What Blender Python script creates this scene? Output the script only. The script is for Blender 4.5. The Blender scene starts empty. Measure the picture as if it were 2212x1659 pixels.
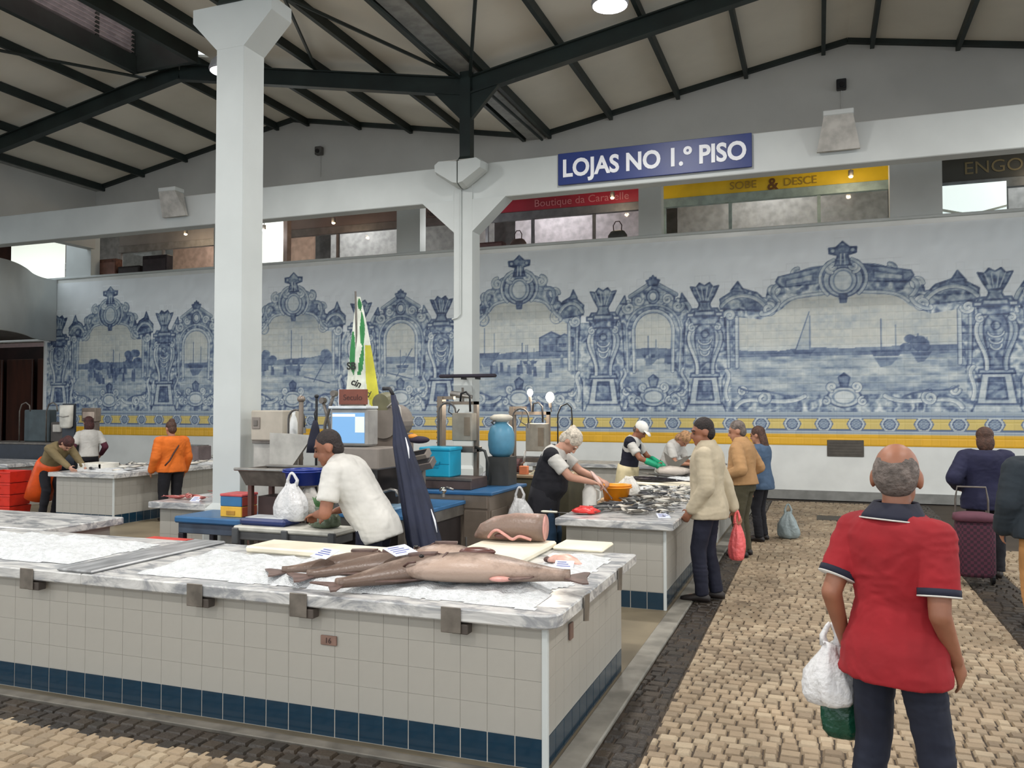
import bpy, math, random
import numpy as np
from mathutils import Vector, Matrix
random.seed(7); rng = np.random.default_rng(11)
S = bpy.context.scene
C = S.collection
PI = math.pi

# ------------------------------------------------------------------ camera
FPX, CXP, CYP = 1794.0, 1106.0, 829.5          # focal length in pixels of the 2212 x 1659 frame
YAW, PITCH = math.atan(664 / FPX), math.atan(50.5 / FPX)
cam = bpy.data.objects.new('camera', bpy.data.cameras.new('camera'))
C.objects.link(cam)
cam.data.sensor_width = 36.0
cam.data.lens = 36.0 * FPX / 2212.0
cam.data.clip_end = 300
cam.location = (0, 0, 1.8)
cam.rotation_euler = (PI / 2 + PITCH, 0, YAW)
S.camera = cam

# ------------------------------------------------------------------ world and exposure
W = bpy.data.worlds.new('overcast'); S.world = W; W.use_nodes = True
bg = W.node_tree.nodes['Background']
bg.inputs[0].default_value = (0.86, 0.94, 1.0, 1); bg.inputs[1].default_value = 1.35
S.view_settings.view_transform = 'Standard'; S.view_settings.look = 'None'
S.view_settings.gamma = 1.0; S.view_settings.use_curve_mapping = False
S.view_settings.exposure = 0.32
PENDANT_W = 150.0

# ------------------------------------------------------------------ materials
def lin(c):
    return tuple(((v / 255) / 12.92 if v / 255 <= 0.04045 else ((v / 255 + 0.055) / 1.055) ** 2.4) for v in c)
_M = {}
def mat(name, col, rough=0.6, metal=0.0, var=0.10, scale=6.0, bump=0.0, bscale=40.0, coat=0.0, col2=None, alpha=1.0, trans=0.0, sub=0.0, spec=0.5, stretch=None, det=4.0):
    if name in _M: return _M[name]
    m = bpy.data.materials.new(name); m.use_nodes = True
    nt = m.node_tree; b = nt.nodes['Principled BSDF']
    tc = nt.nodes.new('ShaderNodeTexCoord')
    src = tc.outputs['Object']
    if stretch:
        mp = nt.nodes.new('ShaderNodeMapping'); mp.inputs['Scale'].default_value = stretch
        nt.links.new(src, mp.inputs[0]); src = mp.outputs[0]
    n = nt.nodes.new('ShaderNodeTexNoise'); n.inputs['Scale'].default_value = scale; n.inputs['Detail'].default_value = det
    nt.links.new(src, n.inputs['Vector'])
    r = nt.nodes.new('ShaderNodeValToRGB')
    c1 = lin(col); c2 = lin(col2) if col2 else tuple(max(0, v * (1 - 2.2 * var)) for v in c1)
    hi = c1 if col2 else tuple(min(1, v * (1 + var)) for v in c1)
    r.color_ramp.elements[0].position = 0.36; r.color_ramp.elements[1].position = 0.64
    r.color_ramp.elements[0].color = (*c2, 1); r.color_ramp.elements[1].color = (*hi, 1)
    nt.links.new(n.outputs['Fac'], r.inputs[0]); nt.links.new(r.outputs[0], b.inputs['Base Color'])
    b.inputs['Roughness'].default_value = rough; b.inputs['Metallic'].default_value = metal
    b.inputs['Coat Weight'].default_value = coat; b.inputs['Specular IOR Level'].default_value = spec
    b.inputs['Alpha'].default_value = alpha; b.inputs['Transmission Weight'].default_value = trans
    if sub: b.inputs['Subsurface Weight'].default_value = sub; b.inputs['Subsurface Radius'].default_value = (0.02, 0.008, 0.005)
    if bump:
        n2 = nt.nodes.new('ShaderNodeTexNoise'); n2.inputs['Scale'].default_value = bscale; n2.inputs['Detail'].default_value = 3
        nt.links.new(tc.outputs['Object'], n2.inputs['Vector'])
        bp = nt.nodes.new('ShaderNodeBump'); bp.inputs['Strength'].default_value = bump; bp.inputs['Distance'].default_value = 0.02
        nt.links.new(n2.outputs['Fac'], bp.inputs['Height']); nt.links.new(bp.outputs[0], b.inputs['Normal'])
    _M[name] = m; return m
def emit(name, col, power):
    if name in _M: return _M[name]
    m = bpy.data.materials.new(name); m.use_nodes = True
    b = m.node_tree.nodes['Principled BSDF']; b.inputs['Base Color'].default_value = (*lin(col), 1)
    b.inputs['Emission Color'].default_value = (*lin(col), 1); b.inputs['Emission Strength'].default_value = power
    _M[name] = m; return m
def island_mat(name, cols, rough=0.7, bump=0.3, obj_random=False):
    """colour that differs from piece to piece"""
    m = bpy.data.materials.new(name); m.use_nodes = True; nt = m.node_tree; b = nt.nodes['Principled BSDF']
    g = nt.nodes.new('ShaderNodeNewGeometry'); oi = nt.nodes.new('ShaderNodeObjectInfo')
    ad = nt.nodes.new('ShaderNodeMath'); ad.operation = 'ADD'
    fr = nt.nodes.new('ShaderNodeMath'); fr.operation = 'FRACT'
    nt.links.new(g.outputs['Random Per Island'], ad.inputs[0]); nt.links.new(oi.outputs['Random'], ad.inputs[1]); nt.links.new(ad.outputs[0], fr.inputs[0])
    r = nt.nodes.new('ShaderNodeValToRGB'); el = r.color_ramp.elements
    for i, c in enumerate(cols):
        p = i / (len(cols) - 1)
        e = el[i] if i < 2 and len(cols) == 2 else (el[0] if i == 0 else (el[1] if i == 1 else el.new(p)))
        e.position = p; e.color = (*lin(c), 1)
    nt.links.new(fr.outputs[0], r.inputs[0])
    n = nt.nodes.new('ShaderNodeTexNoise'); n.inputs['Scale'].default_value = 1.3; n.inputs['Detail'].default_value = 5
    nt.links.new(g.outputs['Position'], n.inputs['Vector'])
    mr = nt.nodes.new('ShaderNodeMapRange'); mr.inputs[1].default_value = 0.3; mr.inputs[2].default_value = 0.7; mr.inputs[3].default_value = 0.72; mr.inputs[4].default_value = 1.12
    nt.links.new(n.outputs['Fac'], mr.inputs[0])
    mx = nt.nodes.new('ShaderNodeMix'); mx.data_type = 'RGBA'; mx.blend_type = 'MULTIPLY'; mx.inputs[0].default_value = 1
    nt.links.new(r.outputs[0], mx.inputs[6]); nt.links.new(mr.outputs[0], mx.inputs[7])
    nt.links.new(mx.outputs[2], b.inputs['Base Color'])
    n2 = nt.nodes.new('ShaderNodeTexNoise'); n2.inputs['Scale'].default_value = 45; nt.links.new(g.outputs['Position'], n2.inputs['Vector'])
    bp = nt.nodes.new('ShaderNodeBump'); bp.inputs['Strength'].default_value = bump; bp.inputs['Distance'].default_value = 0.02
    nt.links.new(n2.outputs['Fac'], bp.inputs['Height']); nt.links.new(bp.outputs[0], b.inputs['Normal'])
    b.inputs['Roughness'].default_value = rough
    _M[name] = m; return m
def marble(name):
    m = bpy.data.materials.new(name); m.use_nodes = True; nt = m.node_tree; b = nt.nodes['Principled BSDF']
    g = nt.nodes.new('ShaderNodeNewGeometry')
    mp = nt.nodes.new('ShaderNodeMapping'); mp.inputs['Rotation'].default_value = (0.3, 0.2, 0.5); mp.inputs['Scale'].default_value = (1.0, 2.6, 3.0)
    nt.links.new(g.outputs['Position'], mp.inputs[0])
    n = nt.nodes.new('ShaderNodeTexNoise'); n.inputs['Scale'].default_value = 2.3; n.inputs['Detail'].default_value = 9; n.inputs['Distortion'].default_value = 1.6; n.inputs['Roughness'].default_value = 0.65
    nt.links.new(mp.outputs[0], n.inputs['Vector'])
    r = nt.nodes.new('ShaderNodeValToRGB'); e = r.color_ramp.elements
    e[0].position = 0.30; e[0].color = (*lin((118, 122, 126)), 1); e[1].position = 0.62; e[1].color = (*lin((214, 214, 211)), 1)
    k = e.new(0.44); k.color = (*lin((154, 156, 158)), 1); k = e.new(0.51); k.color = (*lin((188, 188, 186)), 1)
    nt.links.new(n.outputs['Fac'], r.inputs[0]); nt.links.new(r.outputs[0], b.inputs['Base Color'])
    b.inputs['Roughness'].default_value = 0.25
    _M[name] = m; return m

# ------------------------------------------------------------------ mesh builder
class MB:
    def __init__(s): s.v = []; s.f = []; s.m = []
    def add(s, vs, fs, mi=0):
        o = len(s.v); s.v += [tuple(p) for p in vs]; s.f += [tuple(i + o for i in q) for q in fs]; s.m += [mi] * len(fs); return s
    def box(s, x0, x1, y0, y1, z0, z1, mi=0, M=None):
        vs = [(x, y, z) for z in (z0, z1) for y in (y0, y1) for x in (x0, x1)]
        if M: vs = [M @ Vector(p) for p in vs]
        return s.add(vs, [(0, 2, 3, 1), (4, 5, 7, 6), (0, 1, 5, 4), (2, 6, 7, 3), (0, 4, 6, 2), (1, 3, 7, 5)], mi)
    def bbox(s, x0, x1, y0, y1, z0, z1, b=0.01, mi=0):
        """box with chamfered edges: rounded-rectangle loft"""
        def ring(i, z): return [(x0 + i, y0 + b, z), (x0 + b, y0 + i, z), (x1 - b, y0 + i, z), (x1 - i, y0 + b, z), (x1 - i, y1 - b, z), (x1 - b, y1 - i, z), (x0 + b, y1 - i, z), (x0 + i, y1 - b, z)]
        R = [ring(b, z0), ring(0, z0 + b), ring(0, z1 - b), ring(b, z1)]
        return s.rings([[Vector(p) for p in r] for r in R], mi)
    def rings(s, R, mi=0, caps=True):
        n = len(R[0]); o = len(s.v)
        for r in R: s.v += [tuple(p) for p in r]
        for k in range(len(R) - 1):
            for i in range(n):
                a, b = o + k * n + i, o + k * n + (i + 1) % n
                s.f.append((a, b, b + n, a + n)); s.m.append(mi)
        if caps:
            s.f.append(tuple(o + i for i in range(n))[::-1]); s.m.append(mi)
            e = o + (len(R) - 1) * n
            s.f.append(tuple(e + i for i in range(n))); s.m.append(mi)
        return s
    def loft(s, secs, n=14, mi=0, p=1.0):
        """secs: (centre, u, v, ru, rv) elliptical sections"""
        R = []
        for c, u, v, ru, rv in secs:
            c, u, v = Vector(c), Vector(u), Vector(v)
            r = []
            for i in range(n):
                a = 2 * PI * i / n; ca, sa = math.cos(a), math.sin(a)
                if p != 1.0: ca = math.copysign(abs(ca) ** p, ca); sa = math.copysign(abs(sa) ** p, sa)
                r.append(c + u * (ru * ca) + v * (rv * sa))
            R.append(r)
        return s.rings(R, mi)
    def lathe(s, prof, c=(0, 0, 0), n=20, mi=0, axis=None):
        M = axis if axis else Matrix.Identity(3)
        c = Vector(c)
        return s.rings([[c + M @ Vector((max(r, 1e-4) * math.cos(2 * PI * i / n), max(r, 1e-4) * math.sin(2 * PI * i / n), z)) for i in range(n)] for r, z in prof], mi)
    def cyl(s, a, b, r, r2=None, n=12, mi=0):
        a, b = Vector(a), Vector(b); r2 = r if r2 is None else r2
        u, v = frame(b - a)
        return s.loft([(a, u, v, r, r), (b, u, v, r2, r2)], n, mi)
    def tube(s, pts, r, n=8, mi=0):
        pts = [Vector(p) for p in pts]; rs = r if isinstance(r, (list, tuple)) else [r] * len(pts)
        u, v = frame(pts[1] - pts[0]); secs = []
        for i, p in enumerate(pts):
            d = (pts[min(i + 1, len(pts) - 1)] - pts[max(i - 1, 0)]).normalized()
            u = (u - d * u.dot(d)).normalized(); v = d.cross(u)
            secs.append((p, u, v, rs[i], rs[i]))
        return s.loft(secs, n, mi)
    def cone(s, a, b, ra, rb, n=12, k=3, mi=0):
        """round-ended tapered limb"""
        a, b = Vector(a), Vector(b); d = (b - a).normalized(); u, v = frame(b - a); secs = []
        for i in range(k + 1):
            t = PI / 2 * i / k; secs.append((a - d * ra * math.cos(t), u, v, max(ra * math.sin(t), 1e-3), max(ra * math.sin(t), 1e-3)))
        for i in range(k + 1):
            t = PI / 2 * i / k; secs.append((b + d * rb * math.sin(t), u, v, max(rb * math.cos(t), 1e-3), max(rb * math.cos(t), 1e-3)))
        return s.loft(secs, n, mi)
    def ell(s, c, r, n=14, k=9, M=None, mi=0):
        M = M or Matrix.Identity(3); c = Vector(c)
        return s.loft([(c + M @ Vector((0, 0, -r[2] * math.cos(PI * i / k))), M @ Vector((1, 0, 0)), M @ Vector((0, 1, 0)), max(r[0] * math.sin(PI * i / k), 1e-4), max(r[1] * math.sin(PI * i / k), 1e-4)) for i in range(k + 1)], n, mi)
    def prism(s, poly, y0, y1, mi=0, to=None):
        """polygon given as (a,b) pairs extruded from y0 to y1; to(a,b,y) -> point"""
        to = to or (lambda a, b, y: (a, y, b))
        n = len(poly)
        vs = [to(a, b, y0) for a, b in poly] + [to(a, b, y1) for a, b in poly]
        return s.add(vs, [tuple(range(n))[::-1], tuple(range(n, 2 * n))] + [(i, (i + 1) % n, n + (i + 1) % n, n + i) for i in range(n)], mi)
    def mesh(s, name, mats, smooth=False):
        me = bpy.data.meshes.new(name); me.from_pydata(s.v, [], s.f); me.validate()
        for m in (mats if isinstance(mats, (list, tuple)) else [mats]): me.materials.append(m)
        if any(s.m) and len(me.polygons) == len(s.m): me.polygons.foreach_set('material_index', s.m)
        fix_normals(me)
        if smooth:
            if smooth is True: me.polygons.foreach_set('use_smooth', [True] * len(me.polygons))
            else: me.shade_smooth_by_angle(smooth) if hasattr(me, 'shade_smooth_by_angle') else me.polygons.foreach_set('use_smooth', [True] * len(me.polygons))
        me.update(); return me
    def build(s, name, mats, parent=None, smooth=False, loc=None):
        return link(name, s.mesh(name, mats, smooth), parent, loc)
def fix_normals(me):
    import bmesh
    b = bmesh.new(); b.from_mesh(me); bmesh.ops.recalc_face_normals(b, faces=b.faces); b.to_mesh(me); b.free()
def frame(d):
    d = Vector(d).normalized(); h = Vector((0, 0, 1)) if abs(d.z) < 0.9 else Vector((0, 1, 0))
    u = h.cross(d).normalized(); return u, d.cross(u)
def link(name, data, parent=None, loc=None):
    o = bpy.data.objects.new(name, data); C.objects.link(o)
    if parent: o.parent = parent
    if loc is not None: o.location = loc
    return o
def tag(o, label=None, cat=None, group=None, kind=None):
    if label: o['label'] = label
    if cat: o['category'] = cat
    if group: o['group'] = group
    if kind: o['kind'] = kind
    return o
def thing(name, label, cat, loc=(0, 0, 0), rz=0.0, group=None):
    o = link(name, None, None, loc); o.rotation_euler = (0, 0, rz); o.empty_display_size = 0.1
    return tag(o, label, cat, group)
def struct(name, mb, m, parent=None, smooth=False):
    o = mb.build(name, m, parent, smooth)
    if not parent: o['kind'] = 'structure'
    return o
def sempty(name, loc=(0, 0, 0)):
    o = link(name, None, None, loc); o['kind'] = 'structure'; return o
def copy_tree(o, parent=None):
    c = o.copy(); C.objects.link(c); c.parent = parent
    for ch in list(o.children): copy_tree(ch, c)
    return c
def text_mesh(body, size, mats, name='lettering', parent=None, bold=0.0, depth=0.006, align='CENTER', M=None, sx=1.0, shear=0.0):
    cu = bpy.data.curves.new('t', 'FONT'); cu.body = body; cu.size = size; cu.offset = bold; cu.extrude = depth; cu.align_x = align; cu.align_y = 'CENTER'; cu.shear = shear; cu.resolution_u = 4
    t = bpy.data.objects.new('t', cu); C.objects.link(t)
    me = bpy.data.meshes.new_from_object(t.evaluated_get(bpy.context.evaluated_depsgraph_get()))
    bpy.data.objects.remove(t); bpy.data.curves.remove(cu)
    me.transform(Matrix.Diagonal((sx, 1, 1, 1)))
    if M: me.transform(M)
    me.materials.clear(); me.materials.append(mats)
    return link(name, me, parent)
FRONT = Matrix.Rotation(PI / 2, 4, 'X')            # text laid on a wall that faces -Y
RIGHT = Matrix.Rotation(PI / 2, 4, 'Z') @ FRONT    # text on a face towards +X
def T3(x, y, z): return Matrix.Translation((x, y, z))

# palette
WHITE = mat('white_paint', (194, 199, 197), 0.6, var=0.03, scale=1.2)
GREYW = mat('grey_plaster', (188, 187, 182), 0.8, var=0.05, scale=0.6)
STEEL_G = mat('dark_green_steel', (30, 42, 40), 0.55, var=0.15, scale=2)
ROOF = mat('roof_sheet', (226, 221, 208), 0.8, var=0.05, scale=0.5)
STEEL = mat('stainless', (150, 148, 144), 0.32, 0.75, var=0.10, scale=8)
STEELD = mat('dull_steel', (112, 106, 100), 0.45, 0.5, var=0.15, scale=8)
DARK = mat('dark_recess', (26, 22, 22), 0.8)
BLACK = mat('black_plastic', (24, 24, 28), 0.5)
MARBLE = marble('veined_marble')
GROUT = mat('pale_grout', (170, 167, 159), 0.8, var=0.05)
# ================================================================== the hall
YW = 17.3                       # back wall
VAL, RID, VZ, RZ = -5.81, 0.58, 7.83, 8.98
HALF = RID - VAL
SL = (RZ - VZ) / HALF
def roof_z(x):
    t = (x - VAL) % (2 * HALF)
    return VZ + SL * (t if t < HALF else 2 * HALF - t)
XL, XR = -18.6, VAL + 2 * HALF          # valleys that bound the two gables
Y0 = -12.0

# floor: concrete base with setts
fl = struct('floor', MB().box(-32, 26, -14, 22, -0.25, -0.02), mat('floor_concrete', (66, 56, 45), 0.8, var=0.12, scale=1.5, bump=0.1))
pl = MB().box(-8.2, -1.27, 3.86, 17.29, -0.02, 0.0); pl.box(-32, -8.2, 8.0, 17.29, -0.02, 0.0)
pl.build('stall_platform', mat('damp_concrete', (122, 112, 92), 0.45, var=0.14, scale=1.2), fl)
MB().bbox(-1.27, -1.12, 3.82, 16.9, -0.02, 0.012, 0.008).build('kerb', mat('kerb_stone', (132, 129, 120), 0.6, var=0.14, scale=5), fl)
MB().bbox(-8.2, -1.27, 3.82, 3.90, -0.02, 0.004, 0.004).build('kerb', mat('kerb_dirty', (96, 92, 84), 0.6, var=0.2, scale=5), fl)
SETT_L = island_mat('limestone_sett', [(136, 119, 96), (160, 142, 117), (148, 130, 106), (172, 156, 131), (118, 102, 82)], 0.65)
SETT_D = island_mat('basalt_sett', [(50, 42, 34), (38, 33, 28), (60, 50, 38), (44, 39, 32)], 0.5)
def sett_shape(w, d, h, b):
    return [(-w, -d, 0), (w, -d, 0), (w, d, 0), (-w, d, 0), (-w + b, -d + b, h), (w - b, -d + b, h), (w - b, d - b, h), (-w + b, d - b, h)], [(0, 1, 5, 4), (1, 2, 6, 5), (2, 3, 7, 6), (3, 0, 4, 7), (4, 5, 6, 7)]
setts = []          # x, y, halfw, halfd, rot, h, dark
def lay(x0, x1, y0, y1, dark, cw=0.092, cd=0.086):
    yy = y0; row = 0
    while yy < y1 - 0.03:
        x = x0 - random.random() * cw
        dd = cd * random.uniform(0.9, 1.1)
        while x < x1:
            w = cw * random.uniform(0.75, 1.3)
            a, b_ = max(x, x0), min(x + w, x1)
            if b_ - a > 0.03:
                setts.append(((a + b_) / 2, yy + dd / 2 + 0.006 * math.sin(x * 5 + row), (b_ - a) / 2 - 0.0045, dd / 2 - 0.0045, random.uniform(-0.05, 0.05), random.uniform(0.013, 0.02), dark))
            x += w
        yy += dd; row += 1
lay(-0.88, 1.42, 0.9, 16.9, 0); lay(-1.12, -0.88, 3.53, 16.9, 1, 0.11, 0.1); lay(1.42, 1.85, 0.9, 16.9, 1, 0.11, 0.1); lay(1.85, 4.2, 0.9, 12.0, 0, 0.1, 0.1)
lay(-8.2, -0.88, 1.4, 3.53, 0); lay(-8.2, -1.12, 3.53, 3.82, 1, 0.11, 0.1)
def px_size(s):
    dx, dy = s[0], s[1]
    D = dy * math.cos(YAW) - dx * math.sin(YAW); lat = dx * math.cos(YAW) + dy * math.sin(YAW)
    if D < 0.5: return 0
    u = CXP + FPX * lat / D; v = 880 + 1.8 * FPX / D
    if not (-10 < u < 2222) or v > 1690: return 0
    if u < 1190 and s[1] > 3.6: return 0
    return s[2] * s[3] / D ** 3
order = sorted(range(len(setts)), key=lambda i: -px_size(setts[i]))
single = set(order[:300])
unit = [MB().add(*sett_shape(0.5, 0.5, 1.0, b)) for b in (0.07, 0.10, 0.13)]
unit_me = {(k, d): unit[k].mesh('cobblestone', SETT_D if d else SETT_L) for k in range(3) for d in (0, 1)}
rest = {0: MB(), 1: MB()}
for i, (x, y, w, d, r, h, dk) in enumerate(setts):
    if i in single:
        o = link('cobblestone', unit_me[(i % 3, dk)], fl, (x, y, -0.02)); o.scale = (2 * w, 2 * d, h); o.rotation_euler = (random.uniform(-.02, .02), random.uniform(-.02, .02), r)
    else:
        vs, fs = sett_shape(w, d, h, 0.009); c_, s_ = math.cos(r), math.sin(r)
        rest[dk].add([(x + a * c_ - b * s_, y + a * s_ + b * c_, z - 0.02) for a, b, z in vs], fs)
for dk in (0, 1):
    tag(rest[dk].build('cobble_paving', SETT_D if dk else SETT_L, fl), kind='stuff')
MB().box(-0.06, 0.42, 14.25, 14.8, -0.02, 0.004).build('drain_cover', mat('drain_iron', (70, 66, 58), 0.6), fl)

# ---- back wall: lower white tiling, mural, sill, gallery openings
TILEW = mat('white_wall_tile', (230, 232, 228), 0.3, var=0.03, scale=2.0)
wb = sempty('wall_back')
XA, XB = -20.45, XR + 0.3
p = MB().box(XA, XB, YW, YW + 0.3, 0.0, 5.38)
p.box(-26, XA, YW, YW + 0.3, 3.66, 5.38)
p.build('wall_body', TILEW, wb)
MB().bbox(XA, XB, YW - 0.04, YW + 0.34, 5.36, 5.42, 0.01).build('sill', WHITE, wb)
tb = MB().box(XA, XB, YW - 0.03, YW, 0.0, 0.18)
struct('baseboard_back', tb, mat('grey_baseboard', (134, 134, 130), 0.5, var=0.08))
# gable wall above the gallery
gp = [(-26, 6.75), (XB, 6.75), (XB, roof_z(XR))]
for k in (1, 0, -1):
    pass
gp = [(-26, 6.75), (XR, 6.75), (XR, VZ), (RID, RZ), (VAL, VZ), (VAL - HALF, RZ), (XL, VZ), (-26, VZ)]
MB().prism([(a, b) for a, b in gp], YW, YW + 0.25).build('gable', GREYW, wb)
for a, b in ((-13.18, -12.32), (-9.3, -8.69), (-3.55, -3.07), (1.3, 2.2), (-19.66, -18.75), (6.2, 6.9)):
    if a == -13.18: a, b = -14.6, -14.0
    MB().box(a, b, YW, YW + 0.3, 5.4, 6.8).build('pier', WHITE, wb)
# gallery behind the openings
struct('floor_gallery', MB().box(-26, XB, YW + 0.3, 23, 5.0, 5.1), GREYW)
struct('ceiling_gallery', MB().box(-26, XB, YW + 0.25, 23, 7.9, 8.0), WHITE)
struct('wall_gallery', MB().box(-26, XB, 22.6, 22.8, 5.1, 7.9), mat('shop_wall', (190, 186, 186), 0.7))
# left upper wall and left side
wl = sempty('wall_left')
MB().box(XL - 0.3, XL, Y0, YW, 6.15, 7.9).build('upper_wall', GREYW, wl)
MB().box(-26.3, -26.0, 6, 23, 0, 8).build('wall_body', mat('brown_panel', (70, 42, 34), 0.6), wl)
dr = sempty('door_1')
MB().box(-26, XA - 0.02, 19.2, 19.4, 0, 3.7).build('dark_backing', mat('dark_wood', (38, 20, 18), 0.6, var=0.3, scale=2), dr)
for i, x in enumerate((-25.2, -23.9, -22.6, -21.3)):
    MB().bbox(x, x + 1.1, 18.9, 18.98, 0.0, 3.3, 0.02).build('door_panel', mat('brown_door', (72, 40, 28) , 0.5, var=0.2, scale=3, stretch=(1, 1, 0.2)), dr)
MB().box(XA - 0.02, XA, YW + 0.3, 19.4, 0, 3.7).build('jamb', mat('dark_wood', (38, 20, 18)), dr)

# ---- roof
ce = sempty('ceiling')
def panel(x0, x1, y0, y1, name='roof_panel'):
    z0, z1 = roof_z(x0 + 1e-6), roof_z(x1 - 1e-6)
    MB().add([(x0, y0, z0), (x1, y0, z1), (x1, y1, z1), (x0, y1, z0), (x0, y0, z0 + .05), (x1, y0, z1 + .05), (x1, y1, z1 + .05), (x0, y1, z0 + .05)],
             [(0, 1, 2, 3), (4, 7, 6, 5), (0, 4, 5, 1), (1, 5, 6, 2), (2, 6, 7, 3), (3, 7, 4, 0)]).build(name, ROOF, ce)
FR = (-5.2, 1.0, 7.22, 13.39, YW)
LW = 0.75                                    # half width of the ridge lantern
for (xa, xb) in ((XL, VAL - HALF), (VAL - HALF, VAL), (VAL, RID), (RID, XR)):
    for y0, y1 in zip((Y0,) + FR[:-1], FR):
        a, b = xa, xb
        if y1 < 13.5:
            if b in (VAL - HALF, RID): b -= LW
            if a in (VAL - HALF, RID): a += LW
        panel(a, b, y0, y1)
# next bay to the right so that the hall goes on
MB().add([(XR, Y0, VZ), (XR + HALF, Y0, RZ), (XR + HALF, YW, RZ), (XR, YW, VZ), (XR + 2 * HALF, Y0, VZ), (XR + 2 * HALF, YW, VZ)], [(0, 1, 2, 3), (1, 4, 5, 2)]).build('roof_panel', ROOF, ce)
for k, xv in enumerate((XL, VAL, XR)):
    MB().box(xv - 0.2, xv + 0.2, Y0, YW, VZ - 0.10, VZ + 0.02).build('valley_gutter', mat('gutter_sheet', (150, 152, 150), 0.6), ce)
def bar3(a, b, w, h, mb=None):
    """rectangular bar between two points, h measured upright"""
    a, b = Vector(a), Vector(b); d = (b - a).normalized(); side = d.cross(Vector((0, 0, 1))).normalized(); upv = side.cross(d)
    mb = mb or MB(); vs = [p + side * (w / 2 * sx) + upv * (h / 2 * sz) for p in (a, b) for sx, sz in ((-1, -1), (1, -1), (1, 1), (-1, 1))]
    return mb.add(vs, [(0, 1, 2, 3), (7, 6, 5, 4), (0, 4, 5, 1), (1, 5, 6, 2), (2, 6, 7, 3), (3, 7, 4, 0)])
def ibeam(a, b, w, h):
    m = bar3(a, b, 0.02 + w * 0.1, h); up_ = Vector((0, 0, h / 2))
    bar3(Vector(a) + up_, Vector(b) + up_, w, 0.025, m); bar3(Vector(a) - up_, Vector(b) - up_, w, 0.025, m); return m
PURL = (0.30, 1.68, 3.11, 4.48, 5.95)
for xv, sgn in ((VAL, 1), (VAL, -1), (XL, 1), (XR, -1)):
    for i, d in enumerate(PURL):
        x = xv + sgn * d; z = roof_z(x) - 0.09
        y1 = YW - 0.01
        ya = Y0 if d < 5.5 else 13.39 if i == 4 else Y0
        bar3((x, Y0 if i < 4 else 13.0, z), (x, y1, z), 0.075, 0.17).build('purlin', STEEL_G, ce)
for fy in FR[:-1]:
    for xv, sgn in ((VAL, 1), (VAL, -1), (XL, 1), (XR, -1)):
        a = (xv + sgn * 0.10, fy, VZ - 0.34); b = (xv + sgn * HALF, fy, RZ - 0.34)
        ibeam(a, b, 0.16, 0.30).build('rafter', STEEL_G, ce)
        MB().prism([(xv + sgn * 0.09, VZ - 0.95), (xv + sgn * 0.09, VZ - 0.45), (xv + sgn * 0.62, VZ - 0.40)], fy - 0.05, fy + 0.05).build('haunch', STEEL_G, ce)
    for xv in (VAL, XL, XR):
        MB().box(xv - 0.10, xv + 0.10, fy - 0.09, fy + 0.09, 6.02, VZ - 0.1).build('post', STEEL_G, ce)
        MB().add([(xv - .15, fy - .15, 6.08), (xv + .15, fy - .15, 6.08), (xv + .15, fy + .15, 6.08), (xv - .15, fy + .15, 6.08), (xv - .10, fy - .09, 6.22), (xv + .10, fy - .09, 6.22), (xv + .10, fy + .09, 6.22), (xv - .10, fy + .09, 6.22)],
                 [(0, 1, 5, 4), (1, 2, 6, 5), (2, 3, 7, 6), (3, 0, 4, 7), (0, 3, 2, 1), (4, 5, 6, 7)]).build('post_base', STEEL_G, ce)
# steel angle along the gable
for xv, sgn in ((VAL, 1), (VAL, -1), (XL, 1), (XR, -1)):
    bar3((xv, YW - 0.05, VZ - 0.03), (xv + sgn * HALF, YW - 0.05, RZ - 0.03), 0.10, 0.13).build('gable_angle', STEEL_G, ce)
for a, b in (((VAL + .1, 13.3, VZ - .2), (-2.9, 7.3, 8.2)), ((VAL - .1, 13.3, VZ - .2), (-8.9, 7.3, 8.2)), ((VAL - .1, 13.3, VZ - .2), (VAL - .25, 7.3, VZ - .2)), ((VAL + .1, 13.5, VZ - .2), (VAL + .15, 17.2, VZ - .15)), ((-12.9, 13.2, 8.55), (-16.0, 7.3, 8.1)), ((-8.9, 13.3, 8.25), (VAL - .2, 7.3, VZ - .2))):
    MB().cyl(a, b, 0.03, n=6).build('brace_rod', STEEL_G, ce)
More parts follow.
